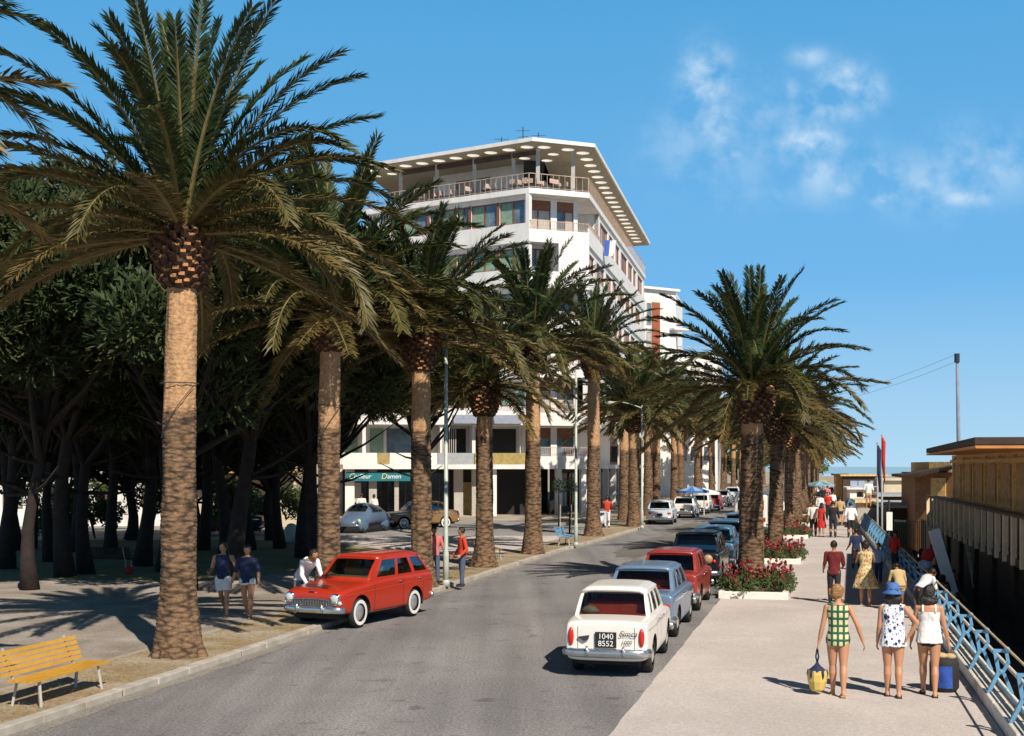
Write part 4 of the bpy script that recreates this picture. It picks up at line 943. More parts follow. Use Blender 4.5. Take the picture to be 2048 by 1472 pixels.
pp = [(100,44,6.9,1.15),(172,39,6.6,1.1),(222,47,7.3,1.2),(285,42,7.0,1.1),(405,50,7.6,1.15),(452,44,7.0,1.1),(500,50,7.4,1.1),(560,51,7.4,1.1),(606,46,6.6,.95),(655,50,7.0,1.0),(150,49,7.6,1.2),(340,48,7.6,1.2),(30,50,7.4,1.25),(130,38,8.0,1.15),(838,62,7.2,.85),(10,41,7.3,1.15),(60,51,7.6,1.2),(330,40,7.8,1.1),(372,34,6.9,1.1),(640,41,7.0,1.0),(60,34,6.8,1.1),(470,37,7.8,1.05),(120,56,4.4,.85),(262,57,4.2,.85),(395,56,4.6,.85),(545,57,4.3,.8),(30,57,4.4,.85)]
for i, (px, Z, h, cs) in enumerate(pp):
    x = (px-CX)/F*Z; o = thing('pine_tree', pl[i], 'tree', (x, Z, PKZ), 0, 'pines of the park grove')
    cm, bl = PC[i % 3]; rz = i*1.9
    link('trunk', pine_trunk(h, i+2, [(Matrix.Rotation(rz,3,'Z') @ c, r) for c, r in bl], cs), o)
    c = link('crown', cm, o, (0,0,h+.9*cs), rz); c.scale = (cs,cs,cs*.95)

# ------------------------------------------------------------------ cars
def ring(w, zb, zs, zt, tuck=.9):
    """half section from bottom centre to top centre"""
    return [(0,zb),(w*.70,zb),(w*.95,zb+.02),(w*.99,zb+.10),(w,zb+.5*(zs-zb)),(w*.998,zs-.09),(w*.985,zs-.025),(w*.93,zt-.002),(w*.50,zt+.015),(0,zt+.02)]
def loft_body(st, name, m, parent, holes, sub=1):
    mb = MB(); n = None; rings = []
    for (y, w, zb, zs, zt) in st:
        h = ring(w, zb, zs, zt); pts = [(x, y, z) for x, z in h]+[(-x, y, z) for x, z in h[-2:0:-1]]; n = len(pts); rings.append(pts)
    vs = [p for r in rings for p in r]; fs = []
    for i in range(len(rings)-1):
        for k in range(n): fs.append((i*n+k, (i+1)*n+k, (i+1)*n+(k+1) % n, i*n+(k+1) % n))
    fs.append(tuple(range(n))); fs.append(tuple((len(rings)-1)*n+k for k in range(n-1,-1,-1)))
    mb.add(vs, fs); o = mb.build(name, [m, M['under']], parent, True)
    s = o.modifiers.new('s', 'SUBSURF'); s.levels = 2; s.render_levels = 2
    cut = []
    for (hy, hz, hr, wd) in holes:
        for sgn in (-1, 1):
            q = MB(); q.lathe([(hr, sgn*(wd-.30)),(hr, sgn*(wd+.3))], 28, (0,hy,hz), 'X'); c = q.build('cut', M['under'], parent); 
            bm = bmesh.new(); bm.from_mesh(c.data); bmesh.ops.recalc_face_normals(bm, faces=bm.faces); bm.to_mesh(c.data); bm.free()
            md = o.modifiers.new('b', 'BOOLEAN'); md.operation = 'DIFFERENCE'; md.object = c; md.solver = 'EXACT'; md.material_mode = 'TRANSFER'; cut.append(c)
    bm = bmesh.new(); bm.from_mesh(o.data); bmesh.ops.recalc_face_normals(bm, faces=bm.faces); bm.to_mesh(o.data); bm.free()
    apply_mods(o)
    for c in cut: bpy.data.objects.remove(c)
    try: o.data.set_sharp_from_angle(angle=R(38))
    except Exception: pass
    return o
def make_wheel(parent, x, y, r, w=.15, ww=False, sgn=1):
    wl = MB(); wl.lathe([(r*.62,-w/2),(r*.93,-w/2),(r,-w*.32),(r,w*.32),(r*.93,w/2),(r*.62,w/2)], 28, (0,0,0), 'X', cap=False)
    wh = wl.build('wheel', M['rubber'], parent, True, (x,y,r))
    q = MB(); q.lathe([(r*.63,-w*.3),(r*.63,sgn*w*.34),(r*.5,sgn*w*.36),(r*.42,sgn*w*.47),(r*.2,sgn*w*.58),(.01,sgn*w*.6)] if sgn > 0 else [(.01,sgn*w*.6),(r*.2,sgn*w*.58),(r*.42,sgn*w*.47),(r*.5,sgn*w*.36),(r*.63,sgn*w*.34),(r*.63,w*.3)], 24, (0,0,0), 'X', cap=False)
    q.build('rim', M['hub'], wh, True)
    if ww:
        q = MB(); a, b_ = r*.64, r*.88; vs = []; n = 28
        for k in range(n):
            t = 2*PI*k/n
            for rr in (a, b_): vs.append((sgn*(w/2+.006), rr*math.cos(t), rr*math.sin(t)))
        q.add(vs, [(2*k, 2*k+1, (2*k+3) % (2*n), (2*k+2) % (2*n)) for k in range(n)]); q.build('whitewall', M['whitewall'], wh)
    return wh
def panel(P00, P10, P11, P01, holes, bulge, out, nsub=3):
    """bilinear panel with rectangular holes; returns (frame MB, glass MBs)"""
    P00, P10, P11, P01, out = map(Vector, (P00, P10, P11, P01, out)); out.normalize()
    def S(u, v, off=0):
        p = P00*(1-u)*(1-v)+P10*u*(1-v)+P11*u*v+P01*(1-u)*v
        return p+out*(bulge*4*(u*(1-u))*.8+bulge*.8*4*v*(1-v)*.5+off)
    us = sorted({0.0,1.0,*[h[0] for h in holes],*[h[1] for h in holes]}); vs_ = sorted({0.0,1.0,*[h[2] for h in holes],*[h[3] for h in holes]})
    fr_ = MB(); gs = []
    def cell(mb, u0, u1, v0, v1, off=0):
        n = nsub
        for i in range(n):
            for j in range(n):
                a, c = u0+(u1-u0)*i/n, u0+(u1-u0)*(i+1)/n; b_, d = v0+(v1-v0)*j/n, v0+(v1-v0)*(j+1)/n
                q0, q1, q2, q3 = S(a,b_,off), S(c,b_,off), S(c,d,off), S(a,d,off)
                t = out*-.03 if mb is fr_ else out*0
                if mb is fr_:
                    mb.add([q0,q1,q2,q3,q0+t,q1+t,q2+t,q3+t], [(0,1,2,3),(7,6,5,4)]+([(0,4,5,1)] if j == 0 else [])+([(3,2,6,7)] if j == n-1 else [])+([(0,3,7,4)] if i == 0 else [])+([(1,5,6,2)] if i == n-1 else []))
                else: mb.add([q0,q1,q2,q3], [(0,1,2,3)])
    for a, c in zip(us, us[1:]):
        for b_, d in zip(vs_, vs_[1:]):
            mu, mv = (a+c)/2, (b_+d)/2
            if not any(h[0] < mu < h[1] and h[2] < mv < h[3] for h in holes): cell(fr_, a, c, b_, d)
    for h in holes:
        g_ = MB(); cell(g_, h[0], h[1], h[2], h[3], -.012); gs.append(g_)
    return fr_, gs
def proj(bvh, p, d, dist=3):
    r = bvh.ray_cast(Vector(p), Vector(d), dist); return r[0]
def surf_strip(bvh, pts, wv, d, off=.006):
    """ribbon laid on a body; pts start outside the body, d ray direction, wv half width vector"""
    mb = MB(); vs = []; ok = []
    for p in pts:
        a = proj(bvh, Vector(p)+Vector(wv), d); b_ = proj(bvh, Vector(p)-Vector(wv), d)
        if a is None or b_ is None: continue
        o_ = -Vector(d)*off; vs += [a+o_, b_+o_]
    n = len(vs)//2
    mb.add(vs, [(2*i, 2*i+1, 2*i+3, 2*i+2) for i in range(n-1)]); return mb
def car(name, lab, loc, rz, P, group=None):
    o = thing(name, lab, P.get('cat','car'), loc, rz, group); L = P['L']; w = P['W']/2; m = P['paint']; r = P.get('r', .30)
    wb = P['wb']; yf = P.get('yf', wb/2+.02); yr = yf-wb
    zb = P.get('belt', .92); hood = P.get('hood', .86); tail = P.get('tail', .9); f = L/2
    st = [(-f,w*.90,.33,tail-.12,tail-.08),(-f+.012,w*.93,.29,tail-.07,tail-.035),(-f+.07,w*.965,.26,tail-.03,tail-.003),(-f*.62,w,.24,zb-.03,(tail+zb)/2+.01),(-f*.3,w,.22,zb,zb),(f*.12,w,.22,zb,zb),(f*.42,w,.23,zb-.05,zb-.03),(f*.75,w*.99,.26,hood-.02,hood),(f-.12,w*.95,.32,hood-.08,hood-.05),(f-.015,w*.90,.36,hood-.14,hood-.11),(f,w*.85,.42,hood-.20,hood-.16)]
    body = loft_body(st, 'body', m, o, [(yf, r, r+.075, w), (yr, r, r+.07, w)])
    bvh = BVHTree.FromPolygons([v.co[:] for v in body.data.vertices], [tuple(p.vertices) for p in body.data.polygons])
    for y in (yf, yr):
        for s in (-1, 1): make_wheel(o, s*(w-.115), y, r, .155, P.get('ww'), s)
    mb = MB(); mb.box((0,0,.30),(w*1.45,L*.9,.20)); mb.build('underbody', M['under'], o)
    # cabin
    H = P['H']; y0, y1 = P['rear_base'], P['front_base']; t0, t1 = P['rear_top'], P['front_top']; wb_, wt = w*.90, w*P.get('roofw', .76); zr = H-.07
    zbb = zb-.03
    fr_parts = MB()
    def addp(mb2, a): b0 = len(a.v); a.v += mb2.v; a.f += [tuple(i+b0 for i in ff) for ff in mb2.f]; a.m += mb2.m
    cabin = MB()
    rh = P.get('rear_hole', (.05,.95,.10,.90))
    f_, gsr = panel((wb_*.97*-1,y0,zbb),(wb_*.97,y0,zbb),(wt,t0,zr),(-wt,t0,zr),[rh],.05,(0,-1,.25)); addp(f_, cabin)
    f_, gsf = panel((wb_*.95,y1,zbb),(-wb_*.95,y1,zbb),(-wt,t1,zr),(wt,t1,zr),[(.06,.94,.12,.90)],.07,(0,1,.35)); addp(f_, cabin)
    sides = []
    for s in (1, -1):
        a = (s*wb_,y0,zbb); b_ = (s*wb_,y1,zbb); c = (s*wt,t1,zr); d = (s*wt,t0,zr)
        if s > 0: f_, gs = panel(a, b_, c, d, P['side_holes'], .03, (1,0,.25))
        else: f_, gs = panel(b_, a, d, c, [(1-h[1],1-h[0],h[2],h[3]) for h in P['side_holes']], .03, (-1,0,.25))
        addp(f_, cabin); sides.append(gs)
    cb = cabin.build('cabin_pillars', m, o, False)
    # roof
    rf = MB(); nx, ny = 10, 12; vs = []
    for j in range(ny+1):
        for i in range(nx+1):
            u = -1+2*i/nx; v = j/ny; yy = t0-.05+(t1-t0+.09)*v; xx = u*(wt+.025)
            e = max(0, (abs(u)-.72)/.28)**2*.045+max(0, (abs(2*v-1)-.78)/.22)**2*.035
            yy2 = yy+(.05*(1-u*u)*(1 if v > .5 else -1)*abs(2*v-1)**3)
            vs.append((xx, yy2, H-e-.02*u*u))
    k = len(vs); vs += [(x*.97, y*.985, z-.05) for x, y, z in vs]; W1 = nx+1
    fs = []
    for j in range(ny):
        for i in range(nx):
            a = j*W1+i; fs += [(a,a+1,a+W1+1,a+W1),(k+a,k+a+W1,k+a+W1+1,k+a+1)]
    for i in range(nx): fs += [(i,k+i,k+i+1,i+1),(ny*W1+i,ny*W1+i+1,k+ny*W1+i+1,k+ny*W1+i)]
    for j in range(ny): fs += [(j*W1,(j+1)*W1,k+(j+1)*W1,k+j*W1),(j*W1+nx,k+j*W1+nx,k+(j+1)*W1+nx,(j+1)*W1+nx)]
    rf.add(vs, fs); rf.build('roof', P.get('roofpaint', m), o, True)
    for g_ in gsr: g_.build('rear_window', M['glass'], o, True)
    for g_ in gsf: g_.build('windscreen', M['glass'], o, True)
    for gs in sides:
        for g_ in gs: g_.build('side_window', M['glass'], o, True)
    # interior
    sm = P.get('seat', M['seatdark'])
    mb = MB(); mb.box((0,(y0+y1)/2,zb+.012),(wb_*1.86,(y1-y0)*.98,.02)); q = mb.build('interior_trim', P.get('shelf', sm), o)
    for yy in P.get('seats', ((y0+.62),(y0+1.5))):
        mb = MB(); mb.box((0,yy,zb+.08),(wb_*1.55,.16,.22)); bevel(mb.build('seat_back', sm, o), .05, 3)
    mb = MB(); n = 20; yy = y1-.55; mb.tube([(-w*.42+.19*math.cos(2*PI*k/n), yy+.07*math.sin(2*PI*k/n), zb+.10+.17*math.sin(2*PI*k/n)) for k in range(n+1)], .012, 5); mb.build('steering_wheel', M['seatdark'], o)
    # bumpers
    for s, yb in ((-1, -f-.06), (1, f+.06)):
        mb = MB(); pts = []
        for k in range(13):
            u = -1+k/6; pts.append((u*w*1.0, yb-s*(.05*u*u+.12*max(0,abs(u)-.8)*5*abs(u)), .41))
        mb.tube(pts, .045, 8, flat=1.6)
        for x in (-w*.42, w*.42): mb.box((x, yb+s*.045, .44),(.035,.05,.17))
        mb.build('bumper', M['chromedull'], o, True)
    # tail lights, head lights
    tl = P.get('tail_light', 'oval'); tz = tail-.26
    for s in (-1, 1):
        if tl == 'oval':
            mb = MB(); mb.ell((0,0,0),(.048,.05,.15), 14, 10); q = proj(bvh, (s*w*.82,-f-1,tz), (0,1,0)) or Vector((s*w*.82,-f,tz)); mb.build('tail_light', M['redlens'], o, True, tuple(q))
        elif tl == 'box':
            mb = MB(); mb.box((0,0,0),(.20,.05,.10)); q = proj(bvh, (s*w*.74,-f-1,tz), (0,1,0)) or Vector((s*w*.74,-f,tz)); bevel(mb.build('tail_light', M['redlens'], o, False, tuple(q)), .02, 2)
        else:
            mb = MB(); mb.lathe([(.055,-.03),(.05,.02)], 14, axis='Y'); q = proj(bvh, (s*w*.76,-f-1,tz), (0,1,0)) or Vector((s*w*.76,-f,tz)); mb.build('tail_light', M['redlens'], o, True, tuple(q))
        hz = hood-.22; q = proj(bvh, (s*w*.76,f+1,hz), (0,-1,0)) or Vector((s*w*.76,f,hz)); hl_ = MB()
        hl_.lathe([(.105,-.10),(.115,.015),(.10,.025)], 20, axis='Y'); h_ = hl_.build('headlight', M['chrome'], o, True, tuple(q)); mb = MB(); mb.ell((0,.012,0),(.092,.035,.092), 14, 8); mb.build('lens', M['lens'], h_, True)
    # seams, handles, trim on the flanks
    X = 2.0
    for s in (-1, 1):
        d = (-s,0,0); sm_ = MB()
        for yy in P.get('seams', (y0+.45, (y0+y1)/2+.05, y1-.05)):
            q = surf_strip(bvh, [(s*X,yy+ (0 if zq > .45 else .0),zq) for zq in [zb-.06-.045*k for k in range(14)] if zq > .28], (0,.006,0), d, .003); addp(q, sm_)
        q = surf_strip(bvh, [(s*X, y0+.45+(y1-y0-.5)*k/16, .285) for k in range(17)], (0,0,.006), d, .003); addp(q, sm_)
        if sm_.v: sm_.build('door_seam', M['under'], o)
        q = surf_strip(bvh, [(s*X, -f*.93+L*.92*k/30, P.get('trimz', zb-.16)-.03*k/30*P.get('trimslope',0)) for k in range(31)], (0,0,P.get('trimw',.011)), d, .008)
        if q.v: q.build('side_trim', P.get('trim', M['chrome']), o)
        for yy in P.get('handles', ((y0+y1)/2+.18, y0+.62)):
            p = proj(bvh, (s*X, yy, zb-.10), d)
            if p: mb = MB(); mb.tube([(0,-.07,0),(s*.03,-.05,0),(s*.035,.05,0),(0,.07,0)], .011, 6); mb.build('door_handle', M['chrome'], o, True, tuple(p))
    # boot or bonnet seams at the rear
    q = MB()
    for s in (-1, 1): addp(surf_strip(bvh, [(s*w*.66, -f-1, tail-.10-.035*k) for k in range(11)], (.004,0,0), (0,1,0), .003), q)
    if q.v: q.build('boot_seam', M['seatdark'], o)
    if P.get('plate'):
        p = proj(bvh, (0,-f-1,tail-.30), (0,1,0)) or Vector((0,-f,tail-.3)); mb = MB(); mb.box((0,0,0),(.34,.02,.25)); pt = mb.build('number_plate', M['plate'], o, False, (p.x,p.y-.03,p.z))
        for i, tx in enumerate(P['plate']):
            text_mesh('lettering', tx, .125, M['signwhite'], pt, Matrix.Translation((0,-.012,.055-.115*i)) @ Matrix.Rotation(R(90),4,'X'), .002, align='CENTER')
    else:
        p = proj(bvh, (0,-f-1,tail-.34), (0,1,0)) or Vector((0,-f,tail-.34)); mb = MB(); mb.box((0,0,0),(.30,.02,.14)); mb.build('number_plate', M['plate'], o, False, (p.x,p.y-.02,p.z))
    if P.get('grille', True):
        q = MB(); 
        for k in range(5): addp(surf_strip(bvh, [(-w*.55+w*1.1*i/10, f+1, hood-.16-.055*k) for i in range(11)], (0,0,.012), (0,-1,0), .012), q)
        if q.v: q.build('grille', M['chrome'], o)
    o['_bvh'] = 0; del o['_bvh']
    return o, bvh, body
def rd(z, fn=KR): return -math.atan2(fn(z+2)-fn(z-2), 4)
SED = dict(L=4.2, W=1.56, H=1.41, wb=2.42, r=.29, belt=.93, hood=.87, tail=.93, rear_base=-1.42, rear_top=-1.08, front_base=.92, front_top=.42, side_holes=[(.07,.20,.14,.86),(.24,.52,.14,.88),(.56,.88,.14,.88)])
def place(P, Z, xr=None, dz=0):
    """car pointing along the street with its rear bumper at depth Z and right side xr"""
    zc = Z+P['L']/2; a = rd(zc); xc = (3.0+.245*(zc-24))-P['W']/2-.02
    return (xc, zc, 0), a
# white saloon nearest
P1 = dict(SED, rear_hole=(.035,.965,.06,.93), paint=P_WHITE, seat=M['seatred'], shelf=M['seatred'], plate=('1040','8552'), W=1.39, L=3.80, wb=2.22, tail_light='oval', r=.285, H=1.40, hood=.84, tail=.92, rear_base=-1.22, rear_top=-1.00, front_base=.80, front_top=.36, seats=(-.80,.10))
loc, a = place(P1, 20.35); loc = (loc[0]+.07, loc[1], 0); wc, bv, bd = car('parked_car', 'white saloon with red seats and black number plate, nearest of the right-hand parked row', loc, a+.02, P1, 'cars parked along the promenade')
p = proj(bv, (.40,-4,.68), (0,1,0)) or Vector((.4,-1.9,.68))
text_mesh('lettering', 'Simca', .125, M['iron'], wc, Matrix.Translation((.21,p.y-.035,.72)) @ Matrix.Rotation(R(90),4,'X'), .003, .35)
text_mesh('lettering', '1000', .085, M['iron'], wc, Matrix.Translation((.25,p.y-.035,.585)) @ Matrix.Rotation(R(90),4,'X'), .003, .1)
mb = MB(); yb_ = p.y-.05; pts = [(-.45,yb_,.66),(-.27,yb_,.69),(-.28,yb_,.63),(-.35,yb_,.595)]
mb.add([(x,y,z) for x,y,z in pts]+[(x,y+.06,z) for x,y,z in pts], [(0,3,2,1),(4,5,6,7),(0,1,5,4),(1,2,6,5),(2,3,7,6),(3,0,4,7)]); mb.build('boot_handle', M['iron'], wc)
mb = MB(); mb.lathe([(.14,0),(.16,.02),(.13,.06),(.09,.10),(.01,.12)], 18); hat = mb.build('straw_hat', M['seattan'], None, True); hat.matrix_world = Matrix.Translation(loc) @ Matrix.Rotation(a+.02,4,'Z') @ Matrix.Translation((-.40,-1.02,.955)); tag(hat, 'pale round straw hat on the rear shelf of the white saloon', 'hat')
P2 = dict(SED, paint=P_BLUE, seat=M['seatred'], tail_light='box', L=4.0, H=1.40, W=1.46)
loc, a = place(P2, 24.75); car('parked_car', 'grey blue saloon parked just in front of the white saloon', loc, a, P2, 'cars parked along the promenade')
P3 = dict(SED, paint=P_DRED, seat=M['seatdark'], tail_light='box', L=3.9, H=1.40, W=1.46)
loc, a = place(P3, 29.4); car('parked_car', 'dark red saloon parked third in the right-hand row', loc, a, P3, 'cars parked along the promenade')
P4 = dict(SED, paint=P_BLACK, seat=M['seatdark'], tail_light='round', L=3.9, H=1.52, W=1.5, r=.33, belt=1.0, hood=.98, tail=1.0, rear_base=-1.3, rear_top=-1.15)
loc, a = place(P4, 35.6); bk, bv4, _ = car('parked_car', 'black older saloon with a pale wheel disc at the rear, beside the nearest flower bed', loc, a, P4, 'cars parked along the promenade')
mb = MB(); mb.lathe([(.13,.05),(.13,-.03),(.02,-.045)], 20, (.40,-1.93,.80), 'Y'); mb.build('spare_wheel_disc', M['seattan'], bk, True)
P5 = dict(SED, paint=P_NAVY, seat=M['seattan'], L=4.0, tail_light='round')
loc, a = place(P5, 41.2); car('parked_car', 'blue saloon mostly hidden behind the large right-hand palm trunk', loc, a, P5, 'cars parked along the promenade')
P6 = dict(SED, paint=P_TEAL, seat=M['seatdark'], L=4.0, tail_light='round')
loc, a = place(P6, 46.3); car('parked_car', 'dark teal saloon parked beyond the blue one left of the palm trunk', loc, a, P6, 'cars parked along the promenade')
loc, a = place(P2, 53.5); car('parked_car', 'small grey blue car farthest along in the right-hand row left of the palm trunk', loc, a, dict(P2, L=3.6), 'cars parked along the promenade')
# far left row, seen from behind
def placeL(P, pxl, pyl, dx=0): 
    q = G(pxl, pyl); zc = q.y+P['L']/2; a = rd(zc, KL); return (q.x+.255*P['L']/2+P['W']/2, zc, 0), a
EST = dict(SED, side_holes=[(.05,.30,.14,.86),(.34,.60,.14,.88),(.64,.90,.14,.88)], rear_base=-1.95, rear_top=-1.80, tail_light='box')
for (Pq, px, py, pt, lab) in ((EST,1290,1050,P_LIGHT,'pale blue white estate car nearest in the far left parked row'),(SED,1342,1037,P_WHITE,'white saloon second in the far left parked row'),(SED,1376,1028,P_WHITE,'small white car third in the far left parked row'),
        (SED,1400,1022,P_RED,'red car fourth in the far left parked row'),(SED,1422,1014,P_WHITE,'white car fifth in the far left parked row'),(SED,1447,1004,P_LIGHT,'farthest pale car in the left parked row')):
    Pn = dict(Pq, paint=pt, L=3.9, W=1.5); loc, a = placeL(Pn, px, py); car('parked_car', lab, loc, a, Pn, 'cars parked at the far left kerb')
# red estate car facing us
PR = dict(L=3.92, W=1.46, H=1.45, wb=2.29, r=.30, belt=.94, hood=.86, tail=.96, rear_base=-1.90, rear_top=-1.42, front_base=.72, front_top=.20, paint=P_RED, ww=True, seat=M['seattan'], tail_light='round', grille=False,
          side_holes=[(.04,.27,.16,.86),(.33,.58,.14,.86),(.62,.93,.14,.88)], trimz=.80, trimslope=3.2, trim=M['seatred'], trimw=.009, seats=(-1.0,-.1), yf=1.20)
A = Vector((-3.25,26.75)); B_ = Vector((-2.26,28.85)); dirc = (A-B_).normalized(); ang = math.atan2(-dirc.x, dirc.y)
mid = (A+B_)/2; left_off = Vector((dirc.y, -dirc.x))  # towards the car's right side
# near side wheels are the car's left; centre lies to its right
cx_, cy_ = mid.x+(-left_off.x)*0, mid.y
rt_ = Vector((math.cos(ang), math.sin(ang))); ctr = mid+rt_*(.73-.11)-dirc*.05
rc, bvr, rbd = car('parked_car', 'red estate car with whitewall tyres parked half on the left kerb, facing us', (ctr.x, ctr.y, .03), ang, PR)
# oval chrome grille of the red car
mb = MB()
for k in range(26):
    x = -.50+k*.04; hh = .07*math.sqrt(max(0, 1-(x/.58)**2)); p = proj(bvr, (x,3,.57), (0,-1,0))
    if p: mb.box((x,p.y+.02,.55),(.010,.03,hh*2))
mb.build('grille', M['chromedull'], rc)
mb = MB(); p = proj(bvr, (0,3,.60), (0,-1,0)); n = 32
mb.tube([(.62*math.cos(2*PI*k/n), (proj(bvr, (.60*math.cos(2*PI*k/n),3,.57+.07*math.sin(2*PI*k/n)), (0,-1,0)) or p).y+.03, .55+.085*math.sin(2*PI*k/n)) for k in range(n+1)], .011, 6); mb.build('grille_frame', M['chrome'], rc, True)
mb = MB(); mb.box((0,p.y+.008,.55),(1.12,.02,.15)); mb.build('grille_backing', M['under'], rc)
for s in (-1,1): mb = MB(); mb.ell((s*.655,p.y-.03,.55),(.05,.04,.045), 12, 8); mb.build('indicator_light', M['lens'], rc, True)
mb = MB(); mb.box((0,p.y+.0,.80),(.12,.03,.02)); mb.build('bonnet_badge', M['chrome'], rc)

# beetle-shaped car and the brown saloon beside it
def beetle(lab, loc, rz):
    o = thing('parked_car', lab, 'car', loc, rz, 'cars parked in the side street'); m = P_BEETLE
    mb = MB(); rings = []; n = 20
    prof = [(-1.95,.42,.35,.30),(-1.85,.62,.34,.62),(-1.55,.74,.32,.92),(-1.1,.80,.30,1.22),(-.6,.82,.28,1.42),(0,.83,.28,1.50),(.45,.82,.28,1.42),(.75,.78,.28,1.12),(.95,.74,.28,.98),(1.35,.62,.3,.90),(1.70,.46,.32,.72),(1.88,.28,.36,.52)]
    for y, w, zb_, zt in prof:
        for k in range(n):
            t = 2*PI*k/n; c_, s_ = math.cos(t), math.sin(t); zc = (zb_+zt)/2; hz = (zt-zb_)/2
            ww = w*(1-.26*max(0, s_)**2*(1 if zt > 1.1 else .4)); rings.append((math.copysign(abs(c_)**.7, c_)*ww, y, zc+math.copysign(abs(s_)**.75, s_)*hz))
    m_ = len(prof); mb.add(rings, [(i*n+k, (i+1)*n+k, (i+1)*n+(k+1) % n, i*n+(k+1) % n) for i in range(m_-1) for k in range(n)]+[tuple(range(n)), tuple((m_-1)*n+k for k in range(n-1,-1,-1))])
    b_ = mb.build('body', m, o, True); s = b_.modifiers.new('s','SUBSURF'); s.levels = 1; s.render_levels = 1
    bm = bmesh.new(); bm.from_mesh(b_.data); bmesh.ops.recalc_face_normals(bm, faces=bm.faces); bm.to_mesh(b_.data); bm.free(); apply_mods(b_)
    bvh = BVHTree.FromPolygons([v.co[:] for v in b_.data.vertices], [tuple(p.vertices) for p in b_.data.polygons])
    for s in (-1,1):
        for y in (1.2,-1.2): mb = MB(); mb.ell((s*.60,y,.42),(.18,.50,.34), 16, 12); mb.build('fender', m, o, True)
        mb = MB(); mb.box((s*.70,0,.30),(.16,1.6,.05)); mb.build('running_board', M['under'], o)
        mb = MB(); mb.lathe([(.10,-.02),(.10,.04),(.02,.06)], 16, (s*.58,1.62,.62), 'Y'); mb.build('headlight', M['lens'], o, True)
    for y in (1.2,-1.2):
        for s in (-1,1): make_wheel(o, s*.66, y, .32, .14, False, s)
    def patch_(name, us, vs_, fn, d, off):
        q = MB(); P_ = []
        for v in vs_:
            for u in us:
                p = proj(bvh, fn(u, v), d); P_.append((p or Vector(fn(u, v))+Vector(d)*2)-Vector(d)*off)
        nu = len(us); q.add(P_, [(j*nu+i, j*nu+i+1, (j+1)*nu+i+1, (j+1)*nu+i) for j in range(len(vs_)-1) for i in range(nu-1)]); q.build(name, M['shopglass'], o, True)
    L5 = lambda a, c, k: [a+(c-a)*i/k for i in range(k+1)]
    patch_('windscreen', L5(-.50,.50,8), L5(1.05,1.32,4), lambda u, v: (u,3,v), (0,-1,0), .01)
    patch_('rear_window', L5(-.36,.36,6), L5(1.08,1.28,4), lambda u, v: (u,-3,v), (0,1,0), .01)
    for s in (-1,1):
        patch_('side_window', L5(-.05,.50,5), L5(1.0,1.30,4), lambda u, v: (s*2,u,v), (-s,0,0), .01)
        patch_('side_window', L5(-.75,-.15,5), L5(1.02,1.28,4), lambda u, v: (s*2,u,v), (-s,0,0), .01)
    for y in (1.98,-2.02): mb = MB(); mb.tube([(-.75,y*.93,.42),(-.6,y,.42),(.6,y,.42),(.75,y*.93,.42)], .035, 7, flat=1.5); mb.build('bumper', M['chromedull'], o, True)
    return o
q = gp(722,1066); beetle('steel blue rounded beetle-shaped car parked below the shop sign', (q.x, q.y+1.0, PKZ), R(180-28+8))
PBn = dict(SED, paint=P_BROWN, L=4.0, grille=True, ww=True, seat=M['seattan']); q = gp(778,1062)
car('parked_car', 'golden brown saloon parked beside the beetle-shaped car, half behind the third palm', (q.x+1.3, q.y+3.6, PKZ), R(180-62), PBn, 'cars parked in the side street')
q = gp(430,1072); car('parked_car', 'dark car in the deep shade under the pines, right of the nearest palm', (q.x, q.y+1, PKZ), R(95), dict(SED, paint=P_BLACK, L=4.1), None)
for i, (px, Z, lab) in enumerate(((1530,62,'white van in the far line of traffic, seen between the first two right-hand palms'),)):
    p = W(px, 1000, Z); o = thing('parked_van', lab, 'van', (p.x-.2, Z+2, 0), rd(Z)); mb = MB(); mb.box((0,0,1.15),(1.6,4.0,1.7)); bevel(mb.build('body', P_WHITE, o), .12, 3)
    mb = MB(); mb.box((0,-2.005,1.5),(1.25,.02,.45)); mb.build('rear_window', M['shopglass'], o)
    for s in (-1,1):
        for y in (-1.3,1.3): make_wheel(o, s*.72, y, .3, .15, False, s)
    mb = MB(); mb.box((0,-2.06,.42),(1.6,.1,.1)); mb.build('bumper', M['chromedull'], o)
    for s in (-1,1): mb = MB(); mb.box((s*.66,-2.01,.8),(.1,.03,.18)); mb.build('tail_light', M['redlens'], o)
# ------------------------------------------------------------------ people
M['skin'] = mat('skin', (.50,.24,.13), .55, var=.06); M['skin2'] = mat('tanned_skin', (.36,.16,.08), .55, var=.08); M['skinpale'] = mat('pink_skin', (.58,.30,.19), .55, var=.06)
M['hairblond'] = mat('blond_hair', (.30,.15,.05), .5, var=.4, scale=30, bump=.5, bscale=90); M['hairdark'] = mat('dark_hair', (.018,.012,.01), .45, var=.4, scale=30, bump=.5, bscale=90)
def cloth(name, col, var=.08): return mat('cloth_'+name, col, .85, var=var, scale=6, bump=.15, bscale=25)
C_ = {k: cloth(k, v) for k, v in dict(white=(.80,.78,.75), maroon=(.13,.010,.012), black=(.015,.015,.02), navy=(.015,.025,.075), red=(.55,.05,.02), redd=(.50,.02,.015), blue=(.06,.16,.42), jeans=(.07,.10,.16), pink=(.62,.17,.15), lightblue=(.25,.38,.55), darkpants=(.022,.02,.022), whitepants=(.66,.68,.72), tan=(.5,.36,.18), orange=(.6,.16,.04), grey=(.25,.25,.26), green=(.1,.25,.12)).items()}
def fabric_pattern(name, base, fn):
    m = mat('cloth_'+name, base, .85, var=.04); t = m.node_tree; L = t.links.new; b = t.nodes['Principled BSDF']; src = b.inputs['Base Color'].links[0].from_socket
    tc = N(t, 'ShaderNodeTexCoord'); out = fn(t, tc, src); L(out, b.inputs['Base Color']); return m
